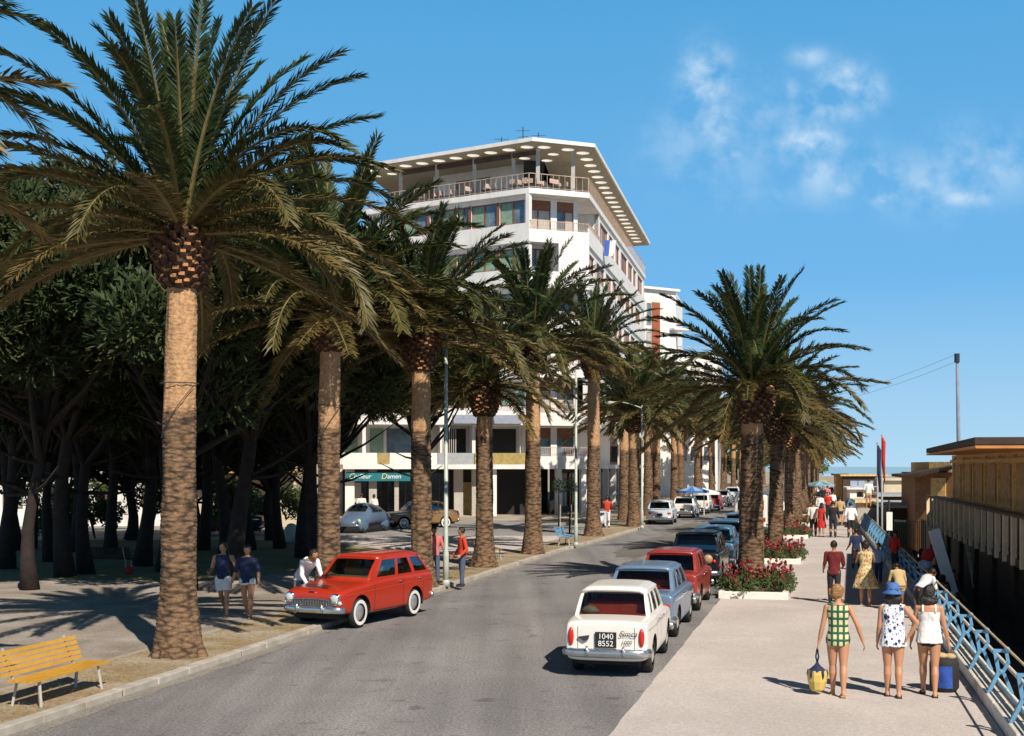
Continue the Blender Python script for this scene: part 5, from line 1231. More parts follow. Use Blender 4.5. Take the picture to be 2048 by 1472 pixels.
def mth(t, op, a, b=None, c=None):
    n = N(t, 'ShaderNodeMath', operation=op)
    for i, v in enumerate((a, b, c)):
        if v is None: continue
        if isinstance(v, (int, float)): n.inputs[i].default_value = v
        else: t.links.new(v, n.inputs[i])
    return n.outputs[0]
def dots_fn(t, tc, src):
    for sc, th, col, off in ((13, .30, (.02,.03,.12,1), 0), (24, .24, (.05,.10,.3,1), 7.3), (9.5, .24, (.012,.014,.03,1), 3.1), (17, .24, (.10,.20,.5,1), 5.7)):
        mp = N(t, 'ShaderNodeMapping'); mp.inputs['Scale'].default_value = (sc,sc,sc*.8); mp.inputs['Location'].default_value = (off,off*.7,off*.3); t.links.new(tc.outputs['Object'], mp.inputs[0])
        vo = N(t, 'ShaderNodeTexVoronoi'); vo.inputs['Scale'].default_value = 1; vo.inputs['Randomness'].default_value = .75; t.links.new(mp.outputs[0], vo.inputs['Vector'])
        f = mth(t, 'LESS_THAN', vo.outputs['Distance'], th); mx = N(t, 'ShaderNodeMix', data_type='RGBA'); t.links.new(f, mx.inputs[0]); t.links.new(src, mx.inputs[6]); mx.inputs[7].default_value = col; src = mx.outputs[2]
    return src
def plaid_fn(t, tc, src):
    sx = N(t, 'ShaderNodeSeparateXYZ'); t.links.new(tc.outputs['Object'], sx.inputs[0])
    def band(s, per, wd, off): return mth(t, 'LESS_THAN', mth(t, 'FRACT', mth(t, 'MULTIPLY_ADD', s, 1/per, off)), wd)
    for ax_, per, wd, off, col in ((0,.085,.30,.15,(.03,.12,.035,1)),(2,.105,.26,.2,(.03,.12,.035,1)),(0,.085,.10,.25,(.012,.04,.02,1)),(2,.105,.09,.28,(.012,.03,.05,1))):
        f = band(sx.outputs[ax_], per, wd, off); mx = N(t, 'ShaderNodeMix', data_type='RGBA'); t.links.new(f, mx.inputs[0]); t.links.new(src, mx.inputs[6]); mx.inputs[7].default_value = col; src = mx.outputs[2]
    return src
def floral_fn(t, tc, src):
    for sc, th, col in ((16,.36,(.55,.16,.06,1)),(22,.30,(.10,.13,.04,1)),(30,.28,(.75,.62,.3,1))):
        mp = N(t, 'ShaderNodeMapping'); mp.inputs['Scale'].default_value = (sc,sc,sc*.6); mp.inputs['Location'].default_value = (sc,0,sc); t.links.new(tc.outputs['Object'], mp.inputs[0])
        vo = N(t, 'ShaderNodeTexVoronoi'); vo.inputs['Scale'].default_value = 1; t.links.new(mp.outputs[0], vo.inputs['Vector'])
        f = mth(t, 'LESS_THAN', vo.outputs['Distance'], th); mx = N(t, 'ShaderNodeMix', data_type='RGBA'); t.links.new(f, mx.inputs[0]); t.links.new(src, mx.inputs[6]); mx.inputs[7].default_value = col; src = mx.outputs[2]
    return src
C_['dots'] = fabric_pattern('blue_dots', (.80,.79,.80), dots_fn); C_['plaid'] = fabric_pattern('green_plaid', (.62,.58,.36), plaid_fn); C_['floral'] = fabric_pattern('floral', (.62,.48,.25), floral_fn)
def caps(mb, p0, p1, r0, r1, n=10, flat=1.0, ends=True):
    """tapered capsule; flat ends when ends is False"""
    p0, p1 = Vector(p0), Vector(p1); d = (p1-p0).normalized()
    if ends: pts = [p0-d*r0*.95, p0-d*r0*.6, p0, p0.lerp(p1,.5), p1, p1+d*r1*.6, p1+d*r1*.95]; rs = [r0*.25, r0*.8, r0, (r0+r1)/2, r1, r1*.8, r1*.25]
    else: pts = [p0, p0.lerp(p1,.5), p1]; rs = [r0, (r0+r1)/2, r1]
    mb.tube(pts, rs, n, flat=flat)
def rings_loft(mb, rs, n=16, cap=True):
    """rs: list of (cx, cy, z, halfwidth, halfdepth)"""
    vs = []; 
    for (cx, cy, z, a, b_) in rs:
        for k in range(n):
            t = 2*PI*k/n; c_, s_ = math.cos(t), math.sin(t)
            vs.append((cx+a*math.copysign(abs(c_)**.85, c_), cy+b_*math.copysign(abs(s_)**.9, s_), z))
    m_ = len(rs); fs = [(i*n+k, i*n+(k+1) % n, (i+1)*n+(k+1) % n, (i+1)*n+k) for i in range(m_-1) for k in range(n)]
    if cap: fs += [tuple(range(n-1,-1,-1)), tuple((m_-1)*n+k for k in range(n))]
    mb.add(vs, fs)
def remesh(o, vox, smooth=4):
    r = o.modifiers.new('r', 'REMESH'); r.mode = 'VOXEL'; r.voxel_size = vox; r.use_smooth_shade = True
    s = o.modifiers.new('s', 'SMOOTH'); s.iterations = smooth; s.factor = .5
    return apply_mods(o)
def person(lab, loc, rz, H, pose, dress, hair, skin='skin', vox=.012, fem=True, group=None, bend=0.0, hands=True, long_hair=0):
    """local axes: x right, y forward, z up. pose: dict of angles in degrees"""
    o = thing('person', lab, 'person', loc, rz, group); h = H
    g_ = pose.get
    lean = R(bend)
    def up(p):  # bend of the trunk about the hips
        z0 = .52*h; x, y, z = p; 
        if z < z0: return Vector(p)
        dz = z-z0; return Vector((x, y*math.cos(lean)+dz*math.sin(lean), z0+dz*math.cos(lean)-y*math.sin(lean)))
    J = {}
    hw = .050*h if fem else .052*h; sw = (.100 if fem else .118)*h
    for s, n_ in ((-1,'L'),(1,'R')):
        hip = Vector((s*hw,0,.515*h)); a = R(g_('leg'+n_, 0)); b_ = R(g_('knee'+n_, 0)); sp = R(g_('spread', 1.5))*s
        kn = hip+Vector((math.sin(sp)*.245*h, math.sin(a)*.245*h, -math.cos(a)*.245*h)); an = kn+Vector((math.sin(sp)*.4*.235*h, math.sin(a-b_)*.235*h, -math.cos(a-b_)*.235*h))
        J['hip'+n_], J['kn'+n_], J['an'+n_] = hip, kn, an
        sh = Vector((s*sw,0,.800*h)); aa = R(g_('arm'+n_, 0)); ab = R(g_('out'+n_, 10)); eb = R(g_('elb'+n_, 12)); ei = R(g_('in'+n_, 0))
        d1 = Vector((s*math.sin(ab)*math.cos(aa), math.sin(aa), -math.cos(aa)*math.cos(ab))); el = sh+d1*.180*h
        d2 = Vector((s*math.sin(ab-ei)*math.cos(aa+eb), math.sin(aa+eb), -math.cos(aa+eb)*math.cos(ab-ei))); wr = el+d2*.150*h
        J['sh'+n_], J['el'+n_], J['wr'+n_], J['hd'+n_] = sh, el, wr, d2
    low = min(J['anL'].z, J['anR'].z); dz = .042*h-low
    for k in J:
        if not k.startswith('hd'): J[k] = J[k]+Vector((0,0,dz))
    for n_ in 'LR':
        for k in ('sh','el','wr'): J[k+n_] = up(J[k+n_])
    def T(x, y, z): return up((x*h, y*h, z*h+dz))
    k = h/1.65
    mb = MB()
    def torso_rings(infl=0.0, z0=.475, z1=.83, wmul=1.0, flare=0):
        tab = [(.455,.070,.058),(.475,.088,.066),(.505,.101,.072),(.54,.099,.070),(.58,.085,.060),(.625,.073,.052),(.67,.078,.056),(.72,.092,.064),(.77,.098,.062),(.81,.090,.052),(.83,.058,.040),(.845,.034,.034)]
        if not fem: tab = [(.455,.070,.055),(.475,.082,.060),(.505,.090,.064),(.54,.089,.062),(.58,.086,.060),(.625,.086,.060),(.67,.094,.064),(.72,.104,.068),(.77,.110,.066),(.81,.100,.054),(.83,.060,.042),(.845,.036,.036)]
        return [(0,0,z*h+dz,(a_*wmul)*h+infl,b_*h+infl) for z, a_, b_ in tab if z0-1e-6 <= z <= z1+1e-6]
    def loft_up(mb_, rs, n=18, cap=True):
        b0 = len(mb_.v); rings_loft(mb_, rs, n, cap)
        if lean: mb_.v[b0:] = [tuple(up(v)) for v in mb_.v[b0:]]
    loft_up(mb, torso_rings(0, .455, .845))
    # neck and head
    hz = .935; hy = .012+g_('headfwd', 0)
    caps(mb, T(0,-.004,.825), T(0,hy*.6,.885), .031*h, .028*h)
    hr = Matrix.Rotation(-R(g_('turn', 0)), 3, 'Z'); hc = T(0,hy,hz)
    mb.ell(hc, (.047*h,.058*h,.067*h), 18, 14, rot=hr); mb.ell(hc+hr @ Vector((0,.018*h,-.034*h)), (.030*h,.034*h,.034*h), 14, 10)
    mb.ell(hc+hr @ Vector((0,.057*h,-.010*h)), (.008*h,.014*h,.014*h), 8, 6)
    mb.ell(hc+hr @ Vector((0,.049*h,-.036*h)), (.014*h,.008*h,.006*h), 8, 6)
    for s in (-1,1): mb.ell(hc+hr @ Vector((s*.044*h,-.002*h,-.008*h)), (.006*h,.012*h,.018*h), 8, 6)
    for s, n_ in ((-1,'L'),(1,'R')):
        hp, kn, an = J['hip'+n_], J['kn'+n_], J['an'+n_]
        th = (.058 if fem else .054)*h
        caps(mb, hp+Vector((0,-.006*h,0)), hp.lerp(kn,.5), th, .047*h, 14); caps(mb, hp.lerp(kn,.5), kn, .047*h, .033*h, 14)
        cf = kn.lerp(an,.32)+Vector((0,-.012*h,0)); caps(mb, kn, cf, .032*h, .035*h, 12); caps(mb, cf, an, .035*h, .019*h, 12)
        caps(mb, hp+Vector((0,-.020*h,-.01*h)), hp+Vector((0,-.019*h,-.014*h)), .046*h, .046*h)
        ft = an+Vector((0,0,-.020*h)); caps(mb, ft+Vector((0,-.022*h,-.004*h)), ft+Vector((s*.006*h,.085*h,-.010*h)), .020*h, .016*h, 10)
        caps(mb, an+Vector((0,-.012*h,-.018*h)), an+Vector((0,0,.01*h)), .020*h, .019*h)
        sh, el, wr, d2 = J['sh'+n_], J['el'+n_], J['wr'+n_], J['hd'+n_]
        ua = (.027 if fem else .031)*h
        caps(mb, T(s*.03,-.004,.822), sh+Vector((-s*.012*h,0,-.004*h)), .026*h, ua*1.05); caps(mb, T(s*.05,0,.79), sh, .036*h, ua*1.05); caps(mb, sh, el, ua*1.02, ua*.80, 12); caps(mb, el, el.lerp(wr,.4), ua*.80, ua*.82, 12); caps(mb, el.lerp(wr,.4), wr, ua*.82, ua*.52, 12)
        if hands:
            side = Vector((0,1,0)) - d2*d2.y; side.normalize(); pn = d2.cross(side).normalized()
            pm = wr+d2*.030*h
            for q in range(4):
                off = side*((q-1.5)*.0115*h); caps(mb, wr+off*.5, wr+d2*.046*h+off, .0105*h, .0085*h, 8)
                fl = (.036,.042,.040,.032)[3-q]*h; b0 = wr+d2*.048*h+off*1.05; cu = pn*(-s)*.35+d2; cu.normalize(); b1 = b0+cu*fl*.5; cu2 = (d2+pn*(-s)*1.0).normalized(); b2 = b1+cu2*fl*.5
                caps(mb, b0, b1, .0056*h, .0052*h, 8); caps(mb, b1, b2, .0052*h, .0044*h, 8)
            t0 = wr+d2*.012*h+side*.014*h; t1 = t0+(d2*.6+side*.7).normalized()*.026*h; caps(mb, t0, t1, .0075*h, .0062*h, 8); caps(mb, t1, t1+(d2+side*.2).normalized()*.020*h, .0062*h, .005*h, 8)
        else: caps(mb, wr, wr+d2*.055*h, .017*h, .014*h, 8)
    body = mb.build('body', M[skin], o, True); remesh(body, vox, 3 if vox < .01 else 2)
    # eyes
    for s in (-1,1): q = MB(); q.ell(hc+hr @ Vector((s*.017*h,.0515*h,.004*h)), (.006*h,.003*h,.0035*h), 8, 6); q.build('eye', M['iron'], o, True)
    # hair
    seed_h = len(lab)*1.7
    q = MB(); q.ell(hc+hr @ Vector((0,-.008*h,.014*h)), (.056*h,.062*h,.064*h), 18, 14, rot=hr)
    if fem:
        q.ell(hc+hr @ Vector((0,-.026*h,-.012*h)), (.054*h,.042*h,.054*h), 16, 12)
        if long_hair: q.ell(hc+hr @ Vector((0,-.034*h,-.045*h*(1+long_hair*.3))), (.060*h*(1+.3*long_hair),.034*h,.056*h), 16, 12)
    hb = q.build('hair', M[hair], o, True); remesh(hb, vox, 3)
    q = hb.data
    for v in q.vertices:   # keep the face clear and break up the outline
        l = hr.inverted() @ (v.co-hc)
        if l.y > .028*h and l.z < .022*h: v.co = hc+hr @ Vector((l.x*.9, .024*h, l.z))
        v.co += v.normal*(noise.noise(v.co*38)*.007+noise.noise(v.co*15+Vector((seed_h,0,0)))*.014)*h/1.65
    # clothes
    for piece in dress:
        kind, mm = piece[0], piece[1]; e = .008*k; c = MB(); nm = kind
        if kind in ('top', 'shirt', 'sleeveless_top'):
            z0 = piece[2] if len(piece) > 2 else .50; z1 = piece[3] if len(piece) > 3 else .825; fl = piece[4] if len(piece) > 4 else .0
            rs = []
            for zz_ in [z0+(z1-z0)*i/14 for i in range(15)]:
                tr = torso_rings(0, .0, 1); zs_ = [(r_[2]-dz)/h for r_ in tr]
                for i in range(len(zs_)-1):
                    if zs_[i] <= zz_ <= zs_[i+1]:
                        f_ = (zz_-zs_[i])/(zs_[i+1]-zs_[i]); a_ = tr[i][3]+(tr[i+1][3]-tr[i][3])*f_; b_ = tr[i][4]+(tr[i+1][4]-tr[i][4])*f_; break
                else: a_, b_ = .088*h, .066*h
                lo = max(0, (.70-zz_)/.2)
                if kind != 'top' or fl: a_ = max(a_, (.080+fl*lo)*h); b_ = max(b_, (.058+fl*.6*lo)*h)
                rs.append((0,-.002*h,zz_*h+dz,a_+e*(1.3+.9*max(0,.62-zz_)/.15),b_+e*(1.3+1.2*max(0,.62-zz_)/.15)))
            loft_up(c, rs, 20)
            if kind == 'shirt':
                ln_ = piece[5] if len(piece) > 5 else .6
                for n_ in 'LR': caps(c, J['sh'+n_], J['el'+n_], .036*h, .031*h, 12); caps(c, T(.05*(1 if n_ == 'R' else -1),0,.80), J['sh'+n_], .038*h, .036*h)
                if ln_ > 1:
                    for n_ in 'LR': caps(c, J['el'+n_], J['el'+n_].lerp(J['wr'+n_],.9), .030*h, .024*h, 12)
            elif kind == 'sleeveless_top':
                for s in (-1,1): caps(c, T(s*.045,0,.815), T(s*.082,0,.812), .030*h, .026*h)
            nm = 'top'
        elif kind == 'straps':
            for s in (-1,1):
                c = MB(); c.tube([T(s*.055,-.062,.76), T(s*.055,-.050,.80), T(s*.052,-.012,.845), T(s*.052,.035,.83)], .010*h, 8); c.build('shoulder_strap', C_[mm], o, True)
            continue
        elif kind in ('trousers','shorts'):
            ln_ = piece[2] if len(piece) > 2 else (1.0 if kind == 'trousers' else .25); rs = [(r_[0],r_[1],r_[2],r_[3]+e,r_[4]+e) for r_ in torso_rings(0,.455,.58)]; loft_up(c, rs, 18)
            loose = piece[3] if len(piece) > 3 else 1.0
            for n_ in 'LR':
                hp, kn, an = J['hip'+n_], J['kn'+n_], J['an'+n_]
                if ln_ >= 1: caps(c, hp, kn, .060*h*loose, .044*h*loose, 14); c.tube([kn-Vector((0,0,-.02*h)), kn.lerp(an,.5), an+Vector((0,0,.0))], [.043*h*loose,.038*h*loose,.034*h*loose], 14)
                else: c.tube([hp+Vector((0,0,.03*h)), hp, hp.lerp(kn, ln_*2)], [.05*h, .062*h*loose, (.056)*h*loose], 14)
        elif kind == 'skirt':
            zt_, zb_, fl = piece[2], piece[3], piece[4]; n = 36; vs = []; rows = 12
            for i in range(rows+1):
                t = i/rows; z = zt_+(zb_-zt_)*t; a_ = (.078+fl*t**.8)*h; 
                for kk in range(n):
                    an_ = 2*PI*kk/n; pl_ = 1+.09*t*math.sin(an_*9+1)+.03*t*math.sin(an_*4); vs.append(((a_)*pl_*math.cos(an_), (a_*.78)*pl_*math.sin(an_), z*h+dz))
            c.add(vs, [(i*n+kk, i*n+(kk+1) % n, (i+1)*n+(kk+1) % n, (i+1)*n+kk) for i in range(rows) for kk in range(n)]); ob = c.build('skirt', C_[mm], o, True); sd = ob.modifiers.new('s','SOLIDIFY'); sd.thickness = .006; continue
        elif kind == 'shoes':
            for s, n_ in ((-1,'L'),(1,'R')):
                an = J['an'+n_]; c = MB(); ft = an+Vector((0,0,-.024*h)); caps(c, ft+Vector((0,-.024*h,0)), ft+Vector((s*.006*h,.090*h,-.006*h)), .0235*h, .020*h, 12); c.box(ft+Vector((0,.03*h,-.014*h)),(.044*h,.15*h,.010*h)); ob = c.build('shoe', C_.get(mm, M['iron']), o, True); remesh(ob, max(vox*.8,.006), 1)
            continue
        elif kind == 'sandals':
            for s, n_ in ((-1,'L'),(1,'R')):
                an = J['an'+n_]; c = MB(); ft = an+Vector((s*.002*h,.028*h,-.0385*h)); c.box(ft,(.050*h,.155*h,.008*h)); c.tube([ft+Vector((-.026*h,.03*h,.0)), ft+Vector((0,.028*h,.028*h)), ft+Vector((.026*h,.03*h,0))], .006*h, 6); c.build('sandal', C_.get(mm, M['iron']), o)
            continue
        elif kind == 'hat':
            r_ = .058*h; hcz = hc+Vector((0,-.004*h,.022*h)); c.lathe([(r_*1.62,-.030*h),(r_*1.60,-.022*h),(r_*1.12,-.004*h),(r_*1.02,.012*h),(r_*.96,.045*h),(r_*.72,.066*h),(.01,.072*h)], 26, tuple(hcz), cap=False, jit=lambda t, z: .05*math.sin(t*3+z*9)*(1 if z < 0 else .3)); ob = c.build('hat', C_[mm], o, True); sd = ob.modifiers.new('s','SOLIDIFY'); sd.thickness = .005; continue
        elif kind == 'cap':
            c.ell(hc+Vector((0,-.004*h,.026*h)), (.054*h,.060*h,.052*h), 16, 10); nm = 'cap'
        ob = c.build(nm, C_[mm], o, True)
        remesh(ob, vox, 2 if vox > .01 else 4)
        if vox < .011 and kind != 'straps':
            for v in ob.data.vertices: v.co += v.normal*(noise.noise(Vector((v.co.x*11, v.co.y*11, v.co.z*4)))*.013+noise.noise(Vector((v.co.x*26, v.co.y*26, v.co.z*16+v.co.x*14)))*.005)
    return o, J
HD = dict(vox=.0075)
def ft(px, py, z=.015): return tuple(G(px, py, z))
# three women in the foreground, seen from behind
w1, J1 = person('blond woman in a green plaid sunsuit carrying a yellow beach bag', ft(1676,1391), rd(19)+.02, 1.62, dict(legL=7,kneeL=2,legR=-8,kneeR=10,armL=-2,outL=12,elbL=6,armR=-12,outR=24,elbR=18,inR=6,turn=42,spread=-1), [('sleeveless_top','plaid',.455,.822,.004),('shorts','plaid',.09,1.02),('sandals','tan')], 'hairblond', 'skin', group='women walking in the foreground', **HD)
w2, J2 = person('woman in a blue sun hat and white playsuit with dark dots, hand on hip', ft(1786,1393), rd(19), 1.62, dict(legL=5,kneeL=3,legR=-5,kneeR=6,armL=2,outL=6,elbL=18,armR=-26,outR=40,elbR=30,inR=70,turn=-5,spread=-.5), [('sleeveless_top','dots',.455,.828,.028),('shorts','dots',.13,1.06),('hat','blue'),('sandals','black')], 'hairdark', 'skin', group='women walking in the foreground', long_hair=1, **HD)
w3, J3 = person('woman with big dark hair in a white strap top and dark shorts, rightmost', ft(1858,1391), rd(19)-.06, 1.62, dict(legL=16,kneeL=6,legR=-6,kneeR=8,armL=6,outL=10,elbL=12,armR=-4,outR=12,elbR=14,turn=8,spread=0), [('top','white',.485,.765,.03),('straps','white'),('shorts','black',.09,1.03),('sandals','black')], 'hairdark', 'skin', group='women walking in the foreground', long_hair=1.4, **HD)
# bags
def hand_world(o, J, n_, dd): o_ = Matrix.Translation(o.location) @ Matrix.Rotation(o.rotation_euler.z, 4, 'Z'); return o_ @ (J['wr'+n_]+J['hd'+n_]*dd)
hp = hand_world(w1, J1, 'L', .12)
bg = thing('beach_bag', 'yellow striped beach bag with a dark blue drawstring top, held by the blond woman', 'bag', tuple(hp), rd(19))
q = MB(); q.lathe([(.02,-.19),(.045,-.23),(.125,-.30),(.13,-.31)], 16, jit=lambda t, z: .08*math.sin(t*7)); q.build('drawstring_top', C_['navy'], bg, True)
q = MB(); q.lathe([(.13,-.30),(.145,-.36),(.14,-.46),(.105,-.58),(.075,-.61),(.01,-.61)], 10, mi=0); 
for i in range(len(q.m)): q.m[i] = 0
o_ = q.build('bag_body', fabric_pattern('bag_stripes', (.62,.45,.12), lambda t, tc, src: src), bg, False)
q = MB()
for kk in range(5): a_ = kk*2*PI/5+.3; q.tube([(.133*math.cos(a_),.133*math.sin(a_),-.30),(.15*math.cos(a_),.15*math.sin(a_),-.36),(.148*math.cos(a_),.148*math.sin(a_),-.42)], [.02,.018,.003], 5)
q.build('bag_tassel', C_['navy'], bg, True)
q = MB(); q.tube([(0,0,.02),(.02,0,-.10),(0,0,-.2)], .012, 6); q.tube([(0,.01,.02),(-.02,0,-.10),(0,0,-.2)], .012, 6); q.build('bag_handle', C_['navy'], bg, True)
tb = G(1893,1384,.015); bb = thing('tote_bag', 'dark bag with a royal blue panel standing at the foot of the stone plinth', 'bag', (tb.x, tb.y+.1, .015), rd(19))
q = MB(); q.lathe([(.17,0),(.21,.06),(.21,.42),(.19,.50)], 18, jit=lambda t, z: .04*math.sin(t*4+z*6)); q.build('bag_body', C_['darkpants'], bb, True)
q = MB(); vs = [];
for j in range(6):
    for i in range(6): a_ = R(-118+i*11); rr = .222*(1+.04*math.sin(a_*4+(.06+j*.07)*6)); vs.append((rr*math.cos(a_), rr*math.sin(a_), .07+j*.066))
q.add(vs, [(j*6+i, j*6+i+1, (j+1)*6+i+1, (j+1)*6+i) for j in range(5) for i in range(5)]); q.build('blue_panel', cloth('royal_blue', (.02,.07,.32), .4), bb, True)
q = MB(); q.ell((-.05,-.02,.53),(.10,.09,.05)); q.ell((.08,.0,.52),(.09,.08,.05)); q.build('towel', C_['tan'], bb, True)
# others on the promenade
person('boy in a maroon shirt and dark trousers walking away along the promenade', ft(1668,1207), rd(31), 1.53, dict(legL=8,kneeL=4,legR=-6,kneeR=8,armL=10,outL=10,elbL=40,armR=10,outR=10,elbR=60,inR=20,turn=25), [('shirt','maroon',.47,.83,.012),('trousers','darkpants'),('shoes','black')], 'hairdark', 'skin2', .010, False, 'walkers on the promenade')
person('woman in a floral dress with a full skirt walking at the edge of the shade', ft(1731,1211), rd(31), 1.56, dict(legL=7,legR=-5,kneeR=8,outL=14,outR=14,armL=40,elbL=70,armR=40,elbR=70), [('sleeveless_top','floral',.60,.825),('skirt','floral',.62,.27,.115),('sandals','tan')], 'hairdark', 'skin', .010, True, 'walkers on the promenade')
person('man in a white shirt and dark trousers beside the woman in red', ft(1627,1073), rd(60), 1.68, dict(legL=7,legR=-7,kneeR=8,outL=8,outR=10), [('shirt','white',.50,.83,.012),('trousers','darkpants'),('shoes','black')], 'hairdark', 'skin', .014, False, 'walkers on the promenade', hands=False)
person('woman in a red dress walking beside the man in a white shirt', ft(1643,1074), rd(60), 1.62, dict(legL=5,legR=-6,kneeR=7,outL=14,outR=14,elbR=50), [('sleeveless_top','redd',.55,.828,.02),('skirt','redd',.60,.27,.055),('shoes','black')], 'hairdark', 'skin', .014, True, 'walkers on the promenade', hands=False, long_hair=1)
person('man in dark clothes with hands in front, in the middle of the promenade', ft(1666,1075), rd(60), 1.72, dict(legL=4,legR=-4,outL=10,outR=10,elbL=50,elbR=50), [('shirt','black',.48,.83,.012,1.2),('trousers','darkpants'),('shoes','black')], 'hairdark', 'skin', .014, False, 'walkers on the promenade', hands=False)
person('man in a white shirt and dark trousers leaning towards the blue railing', ft(1702,1075), rd(60)+.2, 1.66, dict(legL=4,legR=-4,outL=14,outR=14), [('shirt','white',.50,.83,.014),('trousers','darkpants'),('shoes','black')], 'hairdark', 'skin', .014, False, 'walkers on the promenade', bend=8, hands=False)
far_p = [(1640,1040,'white','darkpants','person in a white top just beyond the woman in red'),(1656,1035,'redd','darkpants','person in a dark red top behind the man in dark clothes'),(1665,1030,'white','darkpants','person in a white shirt in the distant crowd, right of centre'),
         (1680,1052,'tan','darkpants','person in a tan top and dark shorts near the railing'),(1646,1012,'black','darkpants','dark-clothed person far along the promenade, left'),(1655,1010,'pink','navy','person in a pink top far along the promenade'),(1662,1004,'navy','darkpants','navy-clothed person far along the promenade, right'),(1636,1000,'white','jeans','white-topped person farthest along the promenade'),(1649,994,'grey','darkpants','grey-clothed person farthest along beneath the parasol')]
for i, (px, py, c1, c2, lab) in enumerate(far_p):
    person(lab, ft(px, py), rd(60)+(PI if i % 3 == 1 else 0), 1.66, dict(legL=8,legR=-8,kneeR=8,outL=12,outR=12), [('shirt',c1,.50,.83,.012),('trousers' if i != 3 else 'shorts',c2)], 'hairdark', 'skin', .022, i % 2 == 0, 'distant walkers on the promenade', hands=False)
# at the railing in the shade
sh = [(1712,1140,'navy','darkpants',1.35,0,'shaded person in navy clothes behind the floral dress',.2),(1757,1166,'lightblue','navy',1.15,0,'child with a light blue bag in the shade right of the floral dress',2.6),(1790,1150,'redd','darkpants',1.4,0,'shaded person in a dark red top beside the railing',-1.0)]
for (px, py, c1, c2, hh, bd_, lab, rz) in sh:
    person(lab, ft(px, py), rz, hh, dict(legL=5,legR=-5,outL=12,outR=12,elbL=40), [('shirt',c1,.50,.83,.01),('trousers',c2)], 'hairdark', 'skin2', .014, False, 'people in the shade by the railing', bend=bd_, hands=False)
person('crouching child in a white shirt leaning over the railing behind the hatted woman', ft(1838,1238), rd(30)-.9, 1.28, dict(legL=10,legR=-8,armL=70,armR=60,outL=10,outR=10,elbL=20,elbR=20), [('shirt','white',.52,.83,.012),('trousers','darkpants')], 'hairdark', 'skin2', .012, False, 'people in the shade by the railing', bend=48, hands=False)
person('person in light blue shorts leaning forward at the railing in the shade', ft(1850,1184), rd(30)-.5, 1.5, dict(legL=6,legR=-4,armL=60,armR=60,outL=10,outR=10), [('shirt','redd',.52,.83,.012),('shorts','lightblue',.18,1.25)], 'hairdark', 'skin2', .012, False, 'people in the shade by the railing', bend=50, hands=False)
person('sunburnt person with a straw-coloured towel sitting low behind the blue hat', ft(1800,1222), rd(30)+.3, 1.2, dict(legL=20,legR=15,armL=40,armR=30,outL=14,outR=14,elbL=50), [('shirt','tan',.50,.83,.03),('shorts','tan')], 'hairdark', 'skin2', .014, False, 'people in the shade by the railing', bend=30, hands=False)
dk = [(1772,34,'navy'),(1795,38,'redd'),(1820,36,'black'),(1868,33,'white'),(1905,35,'jeans'),(1800,44,'tan'),(1842,43,'maroon')]
for i, (px, Z, c1) in enumerate(dk):
    x = max((px-CX)/F*Z, RR(Z)+1.0); hh = [1.6,1.55,1.7,1.5,1.65,1.6,1.7][i]
    person('person in a %s top on the dark platform below the railing, %s' % ({'navy':'navy','redd':'red','black':'black','white':'white','jeans':'blue grey','tan':'tan','maroon':'maroon'}[c1], ['nearest the promenade wall','beside the leaning board','in the middle','nearest us','farthest right','farthest left','at the back'][i]), (x, Z, -1.1), i*.9, hh, dict(legL=8,legR=-8,outL=14,outR=12,elbL=30), [('shirt',c1,.50,.83,.012),('trousers','darkpants')], 'hairdark', 'skin2', .016, i % 2 == 0, 'bathers on the dark platform', hands=False)
# left side people
def fl_(px, py): return tuple(G(px, py, PKZ))
person('youth in a navy sleeveless top and white shorts walking towards us, left of the pair', fl_(447,1232), R(172), 1.62, dict(legL=8,kneeL=2,legR=-14,kneeR=24,armL=-4,outL=22,elbL=22,armR=6,outR=14,elbR=70,inR=50,turn=15), [('sleeveless_top','navy',.50,.828,.008),('shorts','white',.34,1.12)], 'hairdark', 'skin', .010, False, 'pair of youths walking')
person('youth in a navy shirt and short white shorts walking towards us, right of the pair', fl_(495,1236), R(176), 1.60, dict(legL=12,kneeL=4,legR=-12,kneeR=22,armL=4,outL=12,elbL=30,armR=-6,outR=16,elbR=20,turn=-10), [('shirt','navy',.48,.83,.01),('shorts','white',.12,1.08)], 'hairdark', 'skin', .010, False, 'pair of youths walking')
cp = ctr+rt_*1.18+dirc*.55
person('man in a white shirt leaning into the front window of the red estate car', (cp.x-.05, cp.y+.0, PKZ), math.atan2(rt_.x, -rt_.y)-.35, 1.66, dict(legL=5,legR=-5,armL=60,armR=50,outL=10,outR=14,elbL=30,elbR=40), [('shirt','white',.47,.83,.02,1.2),('trousers','grey'),('shoes','black')], 'hairdark', 'skin2', .011, False, bend=42)
person('person in a pink shirt and grey trousers standing left of the lamp post', fl_(868,1165), R(200), 1.58, dict(legL=4,legR=-4,outL=16,outR=20,elbL=30,elbR=60), [('shirt','pink',.48,.83,.012),('trousers','jeans'),('shoes','black')], 'hairdark', 'skin2', .011, False, 'pair chatting by the lamp post')
person('boy in a red shirt and jeans standing right of the lamp post', fl_(924,1172), R(110), 1.60, dict(legL=3,legR=-3,outL=14,outR=14,elbL=60,elbR=40,armL=-10), [('shirt','red',.48,.83,.014,1.2),('trousers','jeans'),('shoes','black')], 'hairdark', 'skin2', .011, False, 'pair chatting by the lamp post')
person('man in a red shirt and white trousers walking his scooter', fl_(1214,1055), R(-10), 1.68, dict(legL=5,legR=-5,outL=14,outR=14,armL=40,armR=40,elbL=30,elbR=30), [('shirt','red',.50,.83,.012),('trousers','whitepants'),('shoes','black')], 'hairdark', 'skin2', .014, False, hands=False)
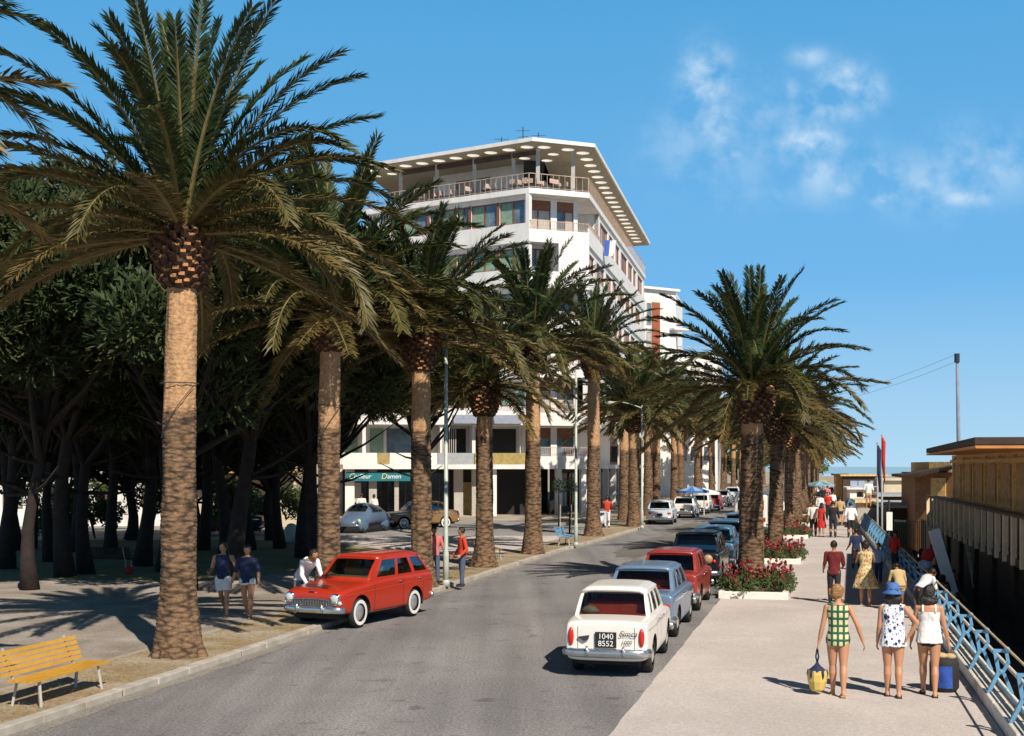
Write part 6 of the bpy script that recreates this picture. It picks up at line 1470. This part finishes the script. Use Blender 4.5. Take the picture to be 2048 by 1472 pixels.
person('person in a red and white top walking by the hotel arcade', fl_(1252,1034), R(160), 1.66, dict(legL=8,legR=-8,outL=12,outR=12), [('shirt','redd',.50,.83,.01),('trousers','navy')], 'hairdark', 'skin2', .018, False, hands=False)
person('white-shirted person standing behind the beetle-shaped car, left one', fl_(723,1044), R(10), 1.66, dict(outL=12,outR=12,elbL=60), [('shirt','white',.50,.83,.02),('trousers','darkpants')], 'hairdark', 'skin2', .016, False, 'pair standing behind the beetle-shaped car', hands=False)
person('white-shirted person standing behind the beetle-shaped car, right one', fl_(748,1044), R(-10), 1.62, dict(outL=12,outR=12,elbL=60), [('shirt','white',.50,.83,.02),('trousers','darkpants')], 'hairdark', 'skin2', .016, True, 'pair standing behind the beetle-shaped car', hands=False)
person('child in a red, white and blue outfit in the shade under the pines', fl_(445,1098), R(190), 1.25, dict(outL=20,outR=20,elbL=60,elbR=60), [('shirt','redd',.55,.83,.02),('shorts','lightblue',.2,1.2)], 'hairdark', 'skin', .014, False, hands=False)
person('child in a blue shirt standing by the white stone block', fl_(611,1086), R(150), 1.35, dict(legL=8,legR=-8,outL=12,outR=12), [('shirt','blue',.48,.83,.02),('trousers','darkpants')], 'hairdark', 'skin2', .014, False, hands=False)
person('person in a teal top walking behind the pines near the side street', fl_(483,1068), R(100), 1.6, dict(legL=8,legR=-8,outL=12,outR=12), [('shirt','green',.48,.83,.02),('trousers','darkpants')], 'hairdark', 'skin2', .016, False, hands=False)
# driver's mate seated inside the red car
dp = ctr-rt_*.36-dirc*.15
person('child in a light shirt sitting in the front window of the red estate car', (dp.x, dp.y, .42), ang+.3, 1.30, dict(legL=85,legR=85,kneeL=80,kneeR=80,outL=10,outR=10,elbL=40,elbR=40), [('shirt','tan',.50,.83,.02)], 'hairdark', 'skin2', .014, False, hands=False)

# ------------------------------------------------------------------ street furniture
def bench(lab, px, py, z, m, loc=None, rz=None, n=9, Lb=1.75, group=None):
    p = loc or G(px, py, z); o = thing('bench', lab, 'bench', tuple(p), rz, group)
    for k in range(4): mb = MB(); mb.box((0,.0+.105*k,.45+.012*k*0),(Lb,.085,.035)); mb.build('seat_slat', m, o)
    for k in range(5): mb = MB(); mb.box((0,.44+.03*k,.53+.085*k),(Lb,.03,.068), rot=Matrix.Rotation(R(-14),3,'X')); mb.build('backrest_slat', m, o)
    for s in (-1,1):
        for y in (0.02,.36): mb = MB(); mb.bar((s*Lb*.38,y,.435),(s*Lb*.38+s*.03,y+(-.05 if y < .2 else .06),-.01),.035,.035); mb.build('leg', M['concrete'], o)
        mb = MB(); mb.bar((s*Lb*.38,.0,.42),(s*Lb*.38,.42,.42),.03,.03); mb.bar((s*Lb*.38,.42,.42),(s*Lb*.38,.60,.94),.03,.03); mb.build('bracket', M['concrete'], o)
    o.scale = (1,1,.83); return o
p = G(220,1349,PKZ)
bench('yellow slatted bench at lower left corner beside the nearest palm', 0,0,0, M['yellow'], Vector((-6.28,18.15,PKZ)), R(90)-.245+0, Lb=1.9)
BK = math.atan2(1,.25)
q = G(1002,1122,PKZ); bench('yellow bench on the verge between the fourth and fifth palms', 0,0,0, M['yellow'], Vector((q.x-.2,q.y,PKZ)), BK)
q = G(1158,1090,PKZ); bench('pale blue bench beside the second lamp post', 0,0,0, M['bluepaint'], Vector((q.x-.3,q.y,PKZ)), BK)
for px, py, rz, lab in ((222,1140,3.0,'dark wooden bench in the shade under the pines at left'),):
    q = G(px, py, PKZ); bench(lab, 0,0,0, M['darkwood'], q, rz)
q = G(258,1150,PKZ); o = thing('ball', 'bright red ball lying on the shaded ground left of the nearest palm', 'ball', (q.x,q.y,PKZ)); mb = MB(); mb.ell((0,0,.14),(.13,.13,.14),16,12); mb.build('ball_skin', C_['redd'], o, True)
mb = MB(); mb.lathe([(.015,.275),(.012,.285)], 8); mb.build('valve', M['iron'], o)
# stone block
q = G(583,1084,PKZ); mb = MB(); mb.lathe([(.34,-.02),(.33,.3),(.28,.62),(.16,.78),(.02,.82)], 14, jit=lambda t, z: .07*math.sin(t*3+z*4)+.04*math.sin(t*7)); o = mb.build('stone_block', M['stone'], None, True, tuple(q)); tag(o, 'rounded pale stone block at the edge of the lawn', 'stone')
# lamp posts
def lamp_post(lab, px, py, h, armx, army=0, arm=True):
    q = G(px, py, PKZ); o = thing('lamp_post', lab, 'lamp post', tuple(q), 0, 'lamp posts along the left kerb')
    mb = MB(); mb.tube([(0,0,-.02),(0,0,.9),(0,0,.95),(0,0,h)], [.085,.08,.062,.045], 12); mb.build('post', M['lamp'], o, True)
    mb = MB(); mb.lathe([(.11,-.02),(.105,.10),(.086,.16)], 12); mb.build('base', M['lamp'], o, True)
    s = 1 if armx > 0 else -1; pts = []
    for k in range(9): t = k/8; pts.append((armx*t, army*t, h-.15+.35*math.sin(t*PI*.55)))
    mb = MB(); mb.tube(pts, [.035-.012*k/8 for k in range(9)], 8); mb.build('arm', M['lamp'], o, True)
    e = pts[-1]; mb = MB(); mb.ell((e[0]+s*.18,e[1],e[2]-.03),(.30,.11,.07),14,8); hd = mb.build('lamp_head', M['lamp'], o, True); mb = MB(); mb.ell((e[0]+s*.20,e[1],e[2]-.075),(.20,.085,.05),14,8); mb.build('glass_cover', M['lens'], hd, True)
    return o
lamp_post('tall green grey lamp post between the pink-shirted and red-shirted people', 892,1171, 7.1, .55, .4)
lamp_post('second lamp post, with a curved arm, beside the pale blue bench', 1152,1092, 7.2, -1.9, .3)
lamp_post('third slim lamp post against the palm left of the white estate car', 1284,1057, 6.5, -1.5, .3)
# saplings with stakes
for px, py, lab in ((1117,1060,'young sapling tied to a stake, left of the second lamp post'),(1139,1066,'young sapling on a thin stake just left of the second lamp post')):
    q = G(px, py, PKZ); o = thing('sapling', lab, 'tree', tuple(q)); mb = MB(); mb.tube([(0,0,-.02),(.02,0,1.2),(0,0,2.3)], [.045,.035,.015], 6); mb.build('trunk', M['pinebark'], o)
    mb = MB(); mb.tube([(.09,0,-.02),(.09,0,1.4)], .02, 6); mb.build('stake', M['wood2'], o)
    mb = MB(); t = []; rn = random.Random(px); leafball(mb, (0,0,2.3), .45, 220, .07, rn, 1, t, .2); me = mb.mesh('crown', M['shrub']); set_tint(me, t); link('crown', me, o)
# scooter
q = G(1204,1056,PKZ); sc_ = thing('motor_scooter', 'small pale scooter pushed by the man in red and white', 'scooter', tuple(q), R(-15))
for y in (-.5,.5): make_wheel(sc_, 0, y, .24, .09)
mb = MB(); mb.ell((0,-.38,.45),(.2,.42,.26),12,8); mb.build('body', P_LIGHT, sc_, True); mb = MB(); mb.box((0,.05,.28),(.3,.6,.05)); mb.build('footboard', P_LIGHT, sc_); mb = MB(); mb.box((0,.38,.6),(.34,.05,.6)); mb.build('leg_shield', P_LIGHT, sc_)
mb = MB(); mb.box((0,-.3,.76),(.26,.6,.10)); mb.build('seat', M['seatdark'], sc_); mb = MB(); mb.tube([(-.3,.34,1.0),(0,.42,.98),(.3,.34,1.0)], .02, 6); mb.tube([(0,.42,.98),(0,.5,.3)], .03, 6); mb.build('handlebar', M['chrome'], sc_)
# planters with geraniums
def flower_bed(lab, Z, L, Wd, n, group, kerb_only=False):
    o = thing('flower_bed', lab, 'flower bed', (KR(Z)+Wd/2-.05, Z, .0), rd(Z), group); hx, hy = Wd/2, L/2
    mb = MB(); e = .16
    for a, c, d in (((0,-hy+e/2,.09),(Wd,e,.20),0),((0,hy-e/2,.09),(Wd,e,.20),0),((-hx+e/2,0,.0896),(e,L-2*e,.199),0),((hx-e/2,0,.0896),(e,L-2*e,.199),0)): mb.box(a, c)
    bevel(mb.build('kerb', M['whitekerb'], o), .02, 2)
    mb = MB(); mb.box((0,0,.06),(Wd-2*e-.01,L-2*e-.01,.14)); mb.build('soil', M['soil'], o)
    rn = random.Random(int(Z*7)); mb = MB(); t = []; fb = MB()
    for k in range(n):
        x = rn.uniform(-hx*.98,hx*1.0); y = rn.uniform(-hy*1.0,hy*.9); h_ = rn.uniform(.28,.60)
        leafball(mb, (x,y,h_*.55), .26, int(70*(1 if Z < 70 else .5)), .055, rn, 1.0, t, .25)
        mb.tube([(x,y,.1),(x,y,h_)], .008, 4); t += [.2]*8
        for j in range(3 if Z < 70 else 2):
            c = Vector((x+rn.uniform(-.16,.16), y+rn.uniform(-.16,.16), h_+rn.uniform(-.05,.26)))
            for q_ in range(7 if Z < 70 else 5):
                d = Vector((rn.gauss(0,1), rn.gauss(0,1), rn.gauss(0,1))).normalized(); p_ = c+d*.032; a_ = d.orthogonal().normalized()*.028; b2 = d.cross(a_); fb.add([p_-a_-b2, p_+a_-b2, p_+a_+b2, p_-a_+b2], [(0,1,2,3)])
            mb.tube([c-Vector((0,0,.3)), c], .006, 3); t += [.2]*6
    me = mb.mesh('foliage', M['shrub']); set_tint(me, t); link('foliage', me, o); fb.build('blossoms', M['blossom'], o)
    return o
FG = 'flower beds along the promenade'
flower_bed('nearest bed of red geraniums with a whitewashed kerb, round the large right-hand palm', 34.6, 4.4, 1.75, 70, FG)
flower_bed('second bed of red geraniums, just beyond the large right-hand palm', 46.4, 4.6, 1.8, 70, FG)
flower_bed('third bed of red geraniums along the promenade', 61.5, 4.5, 1.8, 60, FG)
flower_bed('fourth bed of red geraniums along the promenade', 74.5, 4.5, 1.8, 50, FG)
zz = 87.0
while zz < 165: flower_bed('distant bed of red geraniums in the right-hand row', zz, 4.5, 1.8, 30, 'distant flower beds along the promenade'); zz += 12.5
# stone plinth with blue iron railing
pz = 16.0; i = 0
pg = 'stone blocks of the railing plinth'
rail_o = thing('railing', 'long light blue iron railing along the beach side of the promenade', 'railing', (0,0,0))
def PL(z, off): a = math.atan(.2385); return Vector((RR(z)+off*math.cos(a), z-off*math.sin(a), 0))
zs_ = [4.7+2.1*k for k in range(51)]
mb = MB()
for a, c in zip(zs_, zs_[1:]):
    q0, q1, q2, q3 = PL(a+.02,.02), PL(a+.02,.40), PL(c-.02,.40), PL(c-.02,.02); z0 = -1.0
    mb.add([Vector((p.x,p.y,z)) for z in (z0,.20) for p in (q0,q1,q2,q3)], [(0,3,2,1),(4,5,6,7),(0,1,5,4),(1,2,6,5),(2,3,7,6),(3,0,4,7)])
o = mb.build('stone_plinth', M['stone']); bevel(o, .018, 2); tag(o, 'low white stone plinth carrying the blue railing beside the beach', 'low wall')
for k, z in enumerate([5.4+2.1*j for j in range(49)]):
    mb = MB(); b_ = PL(z,.14); t_ = PL(z,.30); r_ = Vector((0,0,1))
    # scrolled upright: slanted foot, waist and ring head
    def Q(off, zz_): p = PL(z, off); return Vector((p.x, p.y, zz_))
    if z < 45:
        mb.bar(Q(.06,.20), Q(.20,.50), .075, .05); mb.bar(Q(.38,.20), Q(.27,.48), .045, .045)
        mb.bar(Q(.20,.49), Q(.15,.80), .045, .05); mb.bar(Q(.25,.49), Q(.33,.64), .035, .045); mb.bar(Q(.33,.63), Q(.30,.80), .035, .045); mb.bar(Q(.13,.80), Q(.33,.80), .035, .045)
        mb.ell(Q(.23,.50), (.042,.042,.042), 8, 6); mb.ell(Q(.31,.82), (.042,.055,.042), 10, 6)
    else: mb.bar(Q(.05,.2), Q(.24,.85), .06, .06); mb.bar(Q(.38,.2), Q(.26,.5), .04, .04)
    mb.build('railing_post', M['bluepaint'], rail_o)
for off, zz_, r_, mm in ((.29,.855,.017,'wood2'),(.20,.36,.016,'bluepaint'),(.38,.52,.030,'stone'),(.30,.24,.03,'stone')):
    mb = MB(); mb.tube([tuple(PL(z,off)+Vector((0,0,zz_))) for z in (4.7,108)], r_, 8); mb.build('rail_bar', M[mm], rail_o)
mb = MB()
for k in range(150):
    z = 45+k*.42; mb.bar(PL(z,.2)+Vector((0,0,.2)), PL(z,.28)+Vector((0,0,.85)), .03, .03)
mb.build('baluster_band', M['bluepaint'], rail_o)

# ------------------------------------------------------------------ beach cabins on stilts
def cab_x(z, off): return 13.0+.2222*(z-35)+off
cb = thing('beach_cabin', 'yellow brown wooden beach cabin on stilts with a slatted balcony at right edge', 'cabin', (0,0,0))
ZN, ZF = 27.0, 51.0; M['slat'] = mat('lightened_planks', (.80,.60,.38), .75, var=.15, scale=3)  # slat colour lightened so the planks look lit beneath the roof
deck = MB(); deck.prism([(cab_x(24,0),24),(cab_x(24,9),23),(cab_x(ZF,9),50),(cab_x(ZF,0),ZF)], 1.02, 1.2); deck.build('deck', M['darkwood'], cb)
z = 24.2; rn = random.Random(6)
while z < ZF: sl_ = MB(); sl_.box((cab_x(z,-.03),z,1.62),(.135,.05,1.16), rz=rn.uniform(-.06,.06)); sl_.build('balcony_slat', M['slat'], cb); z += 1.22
mb = MB(); mb.bar((cab_x(24,.42),24,1.72),(cab_x(ZF,.42),ZF,1.72),.04,1.0); mb.build('recess_shade_sheet', M['darkwood'], cb)  # dark sheet put in for the shade of the recess behind the slats
mb = MB(); mb.bar((cab_x(24,-.02),24,2.22),(cab_x(ZF,-.02),ZF,2.22),.09,.07); mb.bar((cab_x(24,.06),24,1.35),(cab_x(ZF,.06),ZF,1.35),.05,.07); mb.build('balcony_rail', M['darkwood'], cb)
# end face of the balcony looking towards us is out of view; far end wall
wl = [(cab_x(24,.55),24),(cab_x(24,9),23),(cab_x(47,9),46),(cab_x(47,.55),47)]
mb = MB(); mb.prism(wl, 1.2, 3.78); mb.build('cabin_wall', M['wood'], cb)
fw = Face((cab_x(47,.55),47),(cab_x(24,.55),24))
for u in [1.0+2.6*j for j in range(9)]:
    mb = MB(); fw.bx(mb, u-.09, u+.09, 1.2, 3.7, .003, .08); mb.build('cabin_post', M['wood'], cb)
    mb = MB(); fw.bx(mb, u+.35, u+1.9, 2.3, 3.45, .004, .05); mb.build('cabin_shutter', mat('ochre_boards', (.42,.25,.08), .7, var=.35, scale=4), cb)
mb = MB(); fw.bx(mb, 0, fw.L, 2.1, 2.25, .005, .06); fw.bx(mb, 0, fw.L, 3.5, 3.62, .005, .07); mb.build('cabin_band', M['wood'], cb)
rfp = [(9.45+.02,26.6),(cab_x(24,9.5),25),(cab_x(49,9.5),46),(15.3,46.2)]
rfp = [(9.95,27.4),(19.5,25.5),(25,45.0),(14.75,45.4)]
mb = MB()
lo = [(x,y,3.86) for x, y in rfp]; hi = [(x,y,z+.16) for x, y, z in lo]
mb.add(lo+hi, [(3,2,1,0),(4,5,6,7),(0,1,5,4),(1,2,6,5),(2,3,7,6),(3,0,4,7)]); mb.build('roof', M['darkwood'], cb)
mb = MB(); l2 = [(x,y,z-.02) for x, y, z in lo]; l3 = [(x*.999+.03,y,z-.06) for x, y, z in l2]; mb.add(l2+l3, [(0,1,2,3),(7,6,5,4),(0,4,5,1),(1,5,6,2),(2,6,7,3),(3,7,4,0)]); mb.build('roof_lining', mat('orange_varnished_wood', (.62,.26,.07), .6, var=.15), cb)
for j in range(8):
    z = 25+j*3.5; mb = MB(); mb.bar((cab_x(z,.3),z,-2.1),(cab_x(z,.3),z,1.03),.14,.14, up=(0,1,0)); mb.build('stilt', M['darkwood'], cb)
    if j in (4, 6): mb = MB(); mb.bar((cab_x(z,.25),z,-.3),(cab_x(z+1.6,.25),z+1.6,1.0),.1,.08); mb.build('brace', M['wood2'], cb)
mb = MB(); mb.prism([(cab_x(10,1.3),10),(cab_x(10,9),9),(cab_x(58,9),58),(cab_x(58,.5),58)], -2.1, 1.0); mb.build('shade_wall', M['darkwood'], cb)  # dark block filling the space under the deck, standing in for its shade
mb = MB(); q = W(1890,1150,34); mb.bar((q.x+.2,34,.0),(q.x-.3,34,1.7),.3,.05, up=(0,1,0)); mb.build('leaning_board', M['white'], cb)
# dark platform put in for the black shade between promenade wall and cabins
mb = MB(); mb.prism([(RR(14)+.55,14),(cab_x(14,3),14),(cab_x(52,3),52),(RR(52)+.5,52)], -2.1, -1.1); o = mb.build('shade_platform', M['darkwood']); tag(o, 'dark platform put in for the shade below the promenade, under the wooden cabin', 'platform')
# unseen cabin block added nearer than the frame to shade the platform
nb = thing('beach_cabin', 'unseen dark cabin block added right of the frame to shade the platform', 'cabin', (0,0,0))
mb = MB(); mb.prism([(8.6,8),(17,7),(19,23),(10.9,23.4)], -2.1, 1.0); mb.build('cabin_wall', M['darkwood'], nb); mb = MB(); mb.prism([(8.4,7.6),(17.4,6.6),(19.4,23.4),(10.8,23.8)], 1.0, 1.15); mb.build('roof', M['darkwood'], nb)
# kiosk beyond
kx = thing('beach_kiosk', 'brown wooden kiosk with a dark sagging roof beyond the slatted balcony', 'kiosk', (0,0,0))
a0 = W(1830,1000,60); a1 = W(1935,1000,58)
mb = MB(); mb.prism([(a0.x,60),(a1.x,58),(a1.x+1.5,66),(a0.x+1.5,67)], -.6, 3.1); mb.build('kiosk_wall', mat('reddish_brown_boards', (.24,.11,.045), .7, var=.3, scale=5), kx)
Fk = Face((a0.x,60),(a1.x,58)); mb = MB(); Fk.bx(mb, .85, 1.6, 2.0, 2.85, .01, .06); mb.build('kiosk_window', M['wood'], kx)
mb = MB(); r0 = W(1795,952,60); pts = [W(1795,955,60), W(1830,953,59.5), W(1870,943,59), W(1910,936,58)]
lo = [(p.x,p.y-.6,p.z) for p in pts]+[(p.x+1.8,p.y+7,p.z) for p in reversed(pts)]; n8 = len(lo)
mb.add(lo+[(x,y,z+.14) for x,y,z in lo], [tuple(range(n8)), tuple(range(2*n8-1,n8-1,-1))]+[(i,n8+i,n8+(i+1)%n8,(i+1)%n8) for i in range(n8)]); mb.build('roof', M['darkwood'], kx)
u0 = W(1858,930,62); u1 = W(1903,930,61); mb = MB(); mb.prism([(u0.x,62),(u1.x,61),(u1.x+1,67),(u0.x+1,68)], 3.0, 3.6); mb.build('roof_box', M['wood'], kx)
# low roofs and white bathing establishment farther away
def hut(lab, px0, px1, ytop, ybot, Z, m, rm, depth=6, roof=.15, over=.3):
    A = W(px0, ybot, Z); B2 = W(px1, ybot, Z); top = W(px0, ytop, Z).z; o = thing('beach_hut', lab, 'hut', (0,0,0))
    mb = MB(); mb.prism([(A.x,Z),(B2.x,Z),(B2.x+.22*depth,Z+depth),(A.x+.22*depth,Z+depth)], -2.1, top-roof); mb.build('wall', m, o)
    mb = MB(); mb.prism([(A.x-over,Z-over),(B2.x+over,Z-over),(B2.x+.22*depth+over,Z+depth),(A.x+.22*depth-over,Z+depth)], top-roof+.002, top); mb.build('roof', rm, o)
    return o
h1 = hut('tan stucco beach building with a flat top beyond the flagpoles', 1768,1812,957,1000,96, M['cream'], M['cream'])
h2 = hut('ochre beach building left of the white bathing establishment', 1672,1690,948,995,120, M['wood'], M['darkwood'])
h3 = hut('long brown beach building behind the white bathing establishment', 1686,1768,949,995,118, M['darkwood'], M['wood'])
h4 = hut('white bathing establishment with three sign panels on its roof', 1700,1762,975,1010,100, M['white'], M['white'])
fz = Face(tuple(W(1700,980,100)[:2]), tuple(W(1762,980,100)[:2]))
sgp = thing('roof_sign', 'row of three grey blue lettered panels on the roof of the white bathing establishment', 'sign', tuple(W(1699,975,100.3)))
for k in range(3):
    mb = MB(); mb.box((.35+k*.62,0,.30),(.56,.05,.46)); s_ = mb.build('sign_panel', mat('sign_panel_blue', (.28,.36,.50), .6), sgp); 
mb = MB(); mb.box((.95,.05,.05),(1.95,.05,.06)); mb.build('sign_frame', M['white'], sgp)
for u in (.55,1.5): mb = MB(); fz.bx(mb, u, u+.5, 1.0, 1.35, .0, .05); mb.build('window', M['shopglass'], h4)
h5 = hut('low grey roofed shed beside the flagpoles', 1764,1832,988,1004,76, M['darkwood'], M['grey'], 5)
h6 = hut('low shed with a flat pale sand-coloured roof right of the flagpoles', 1775,1836,1010,1030,64, M['darkwood'], M['concrete'], 9)
h7 = hut('small ochre bathing hut with a canvas screen near the railing', 1718,1752,1000,1030,72, M['wood'], M['wood2'], 4)
person('person in a white shirt on the terrace beyond the railing', tuple(W(1737,1016,70.5)-Vector((0,0,0))), 0, 1.6, dict(legL=4,legR=-4,outL=12,outR=12), [('shirt','white',.50,.83,.02),('shorts','tan',.2,1.2)], 'hairdark', 'skin', .022, False, hands=False)
mb = MB(); q0 = W(1718,1016,71); mb.prism([(q0.x-.5,69.5),(q0.x+4,69.5),(q0.x+5,73),(q0.x+.5,73)], -2.1, q0.z+.0); o = mb.build('beach_terrace', M['concrete']); tag(o, 'raised concrete beach terrace beyond the railing where a white-shirted person stands', 'terrace')
# green fence below
mb = MB()
for k in range(16): p = W(1790+k*2.4, 1040, 50); mb.box((p.x,50-k*.1,-.2),(.03,.03,3.0))
o = mb.build('picket_fence', mat('green_paint', (.04,.09,.05), .6)); tag(o, 'dark green picket fence in the shade left of the wooden cabin', 'fence')
# sunshade post with white banner
p = W(1778,1040,52); o = thing('banner', 'narrow white canvas banner hanging beyond the railing near the flagpoles', 'banner', (p.x,52,-2.1)); mb = MB(); mb.tube([(0,0,0),(0,0,4.1)], .04, 6); mb.build('pole', M['iron'], o); mb = MB(); mb.box((0,-.06,3.25),(.24,.02,.75)); mb.build('canvas', C_['white'], o); 
# flagpoles and furled flags
for px, yt, yb, Z, lab, mm in ((1764,872,1068,60.5,'right flagpole with a furled red flag beyond the railing','redd'),(1755,888,1082,58,'left flagpole with a furled dark flag beyond the railing','navy')):
    t_ = W(px, yt, Z); x = t_.x; o = thing('flagpole', lab, 'flagpole', (x, Z, -2.1)); mb = MB(); mb.tube([(0,0,0),(0,0,t_.z+2.1)], [.06,.035], 8); mb.build('pole', M['grey'], o, True)
    hh = 2.2; mb = MB(); mb.tube([(.0,-.05,t_.z+2.1-.05),(.07,-.06,t_.z+1.8),(.05,-.07,t_.z+1.0),(.10,-.07,t_.z+2.1-hh)], [.03,.09,.08,.03], 8, flat=.6); f_ = mb.build('furled_flag', C_[mm], o, True)
    mb = MB(); mb.ell((0,0,t_.z+2.13),(.05,.05,.05),8,6); mb.build('finial', M['yellow'], o, True)
# tall mast and wires
t_ = W(1914,708,60); o = thing('utility_pole', 'tall wooden utility pole rising behind the cabin roof', 'pole', (t_.x+.12,60,-2.1)); mb = MB(); mb.tube([(0,0,0),(-.03,0,6),(-.12,0,t_.z+2.1)], [.12,.10,.07], 10); mb.build('pole_shaft', mat('blue_grey_pole', (.22,.24,.30), .8), o, True)
mb = MB(); mb.tube([(-.12,0,t_.z+1.7),(-.12,0,t_.z+2.12)], .13, 8); mb.build('pole_cap', M['iron'], o)
for k, dz_ in enumerate((0,-.35)):
    a = t_+Vector((0,0,dz_)); b_ = W(1480,800+k*8,120); pts = [a.lerp(b_, s/12)-Vector((0,0,1.1*4*(s/12)*(1-s/12))) for s in range(13)]
    mb = MB(); mb.tube(pts, .007, 4); o = mb.build('overhead_wire', M['iron']); tag(o, ['upper overhead wire from the tall utility pole towards the palms','lower overhead wire from the tall utility pole towards the palms'][k], 'wire')
# cafe parasols
def parasol(lab, px, py, Z, r, c1, c2=None):
    p = W(px, py, Z); o = thing('parasol', lab, 'parasol', (p.x, Z, 0)); mb = MB(); mb.tube([(0,0,0),(0,0,p.z)], .03, 6); mb.build('pole', M['white'], o)
    mb = MB(); n = 12; vs = [(0,0,p.z)]
    for k in range(n): a = 2*PI*k/n; vs.append((r*math.cos(a), r*math.sin(a), p.z-.45*r*.6))
    for k in range(n): a = 2*PI*k/n; vs.append((r*.99*math.cos(a), r*.99*math.sin(a), p.z-.45*r*.6-.15))
    mb.add(vs, [(0,1+k,1+(k+1)%n) for k in range(n)]+[(1+k,1+n+k,1+n+(k+1)%n,1+(k+1)%n) for k in range(n)]); mb.m = [k % 2 if (k < n and c2) else 0 for k in range(2*n)]; mb.build('canopy', [C_[c1], C_[c2 or c1]], o); return o
parasol('blue and white cafe parasol behind the parked white cars', 1385,972,84, 1.1, 'blue', 'lightblue')
parasol('white cafe parasol right of the blue one', 1408,976,88, 1.1, 'white')
parasol('pale green parasol far along the promenade', 1640,961,112, 1.3, 'lightblue', 'green')
# litter bin and shop sign boards near right palms for street clutter seen in the photo
p = W(1563,975,92); o = thing('banner', 'narrow white signboard standing between the far right palms', 'sign', (p.x,92,0)); mb = MB(); mb.box((0,0,2.0),(.9,.08,3.6)); mb.build('board', M['white'], o); mb = MB(); mb.box((-.4,.05,.2),(.06,.06,.5)); mb.box((.4,.05,.2),(.06,.06,.5)); mb.build('board_leg', M['iron'], o)
# far end of the street: distant trees closing the view
M['far'] = mat('far_wood', (.07,.10,.04), .9, var=.4, scale=.2)
rn = random.Random(77)
for k in range(4):
    z = 300+rn.uniform(-8,8); x = KL(z)-12+k*6.0; o = thing('distant_tree', 'distant round tree closing the end of the street', 'tree', (x, z, 0), 0, 'trees closing the end of the street')
    mb = MB(); t = []
    for j in range(7): leafball(mb, (rn.uniform(-3,3), rn.uniform(-2,2), rn.uniform(3,6)), 2.0, 150, .5, rn, 1, t, .3)
    me = mb.mesh('crown', M['shrub']); set_tint(me, t); link('crown', me, o); mb = MB(); mb.tube([(0,0,0),(0,0,4)], [.3,.2], 6); mb.build('trunk', M['pinebark'], o)
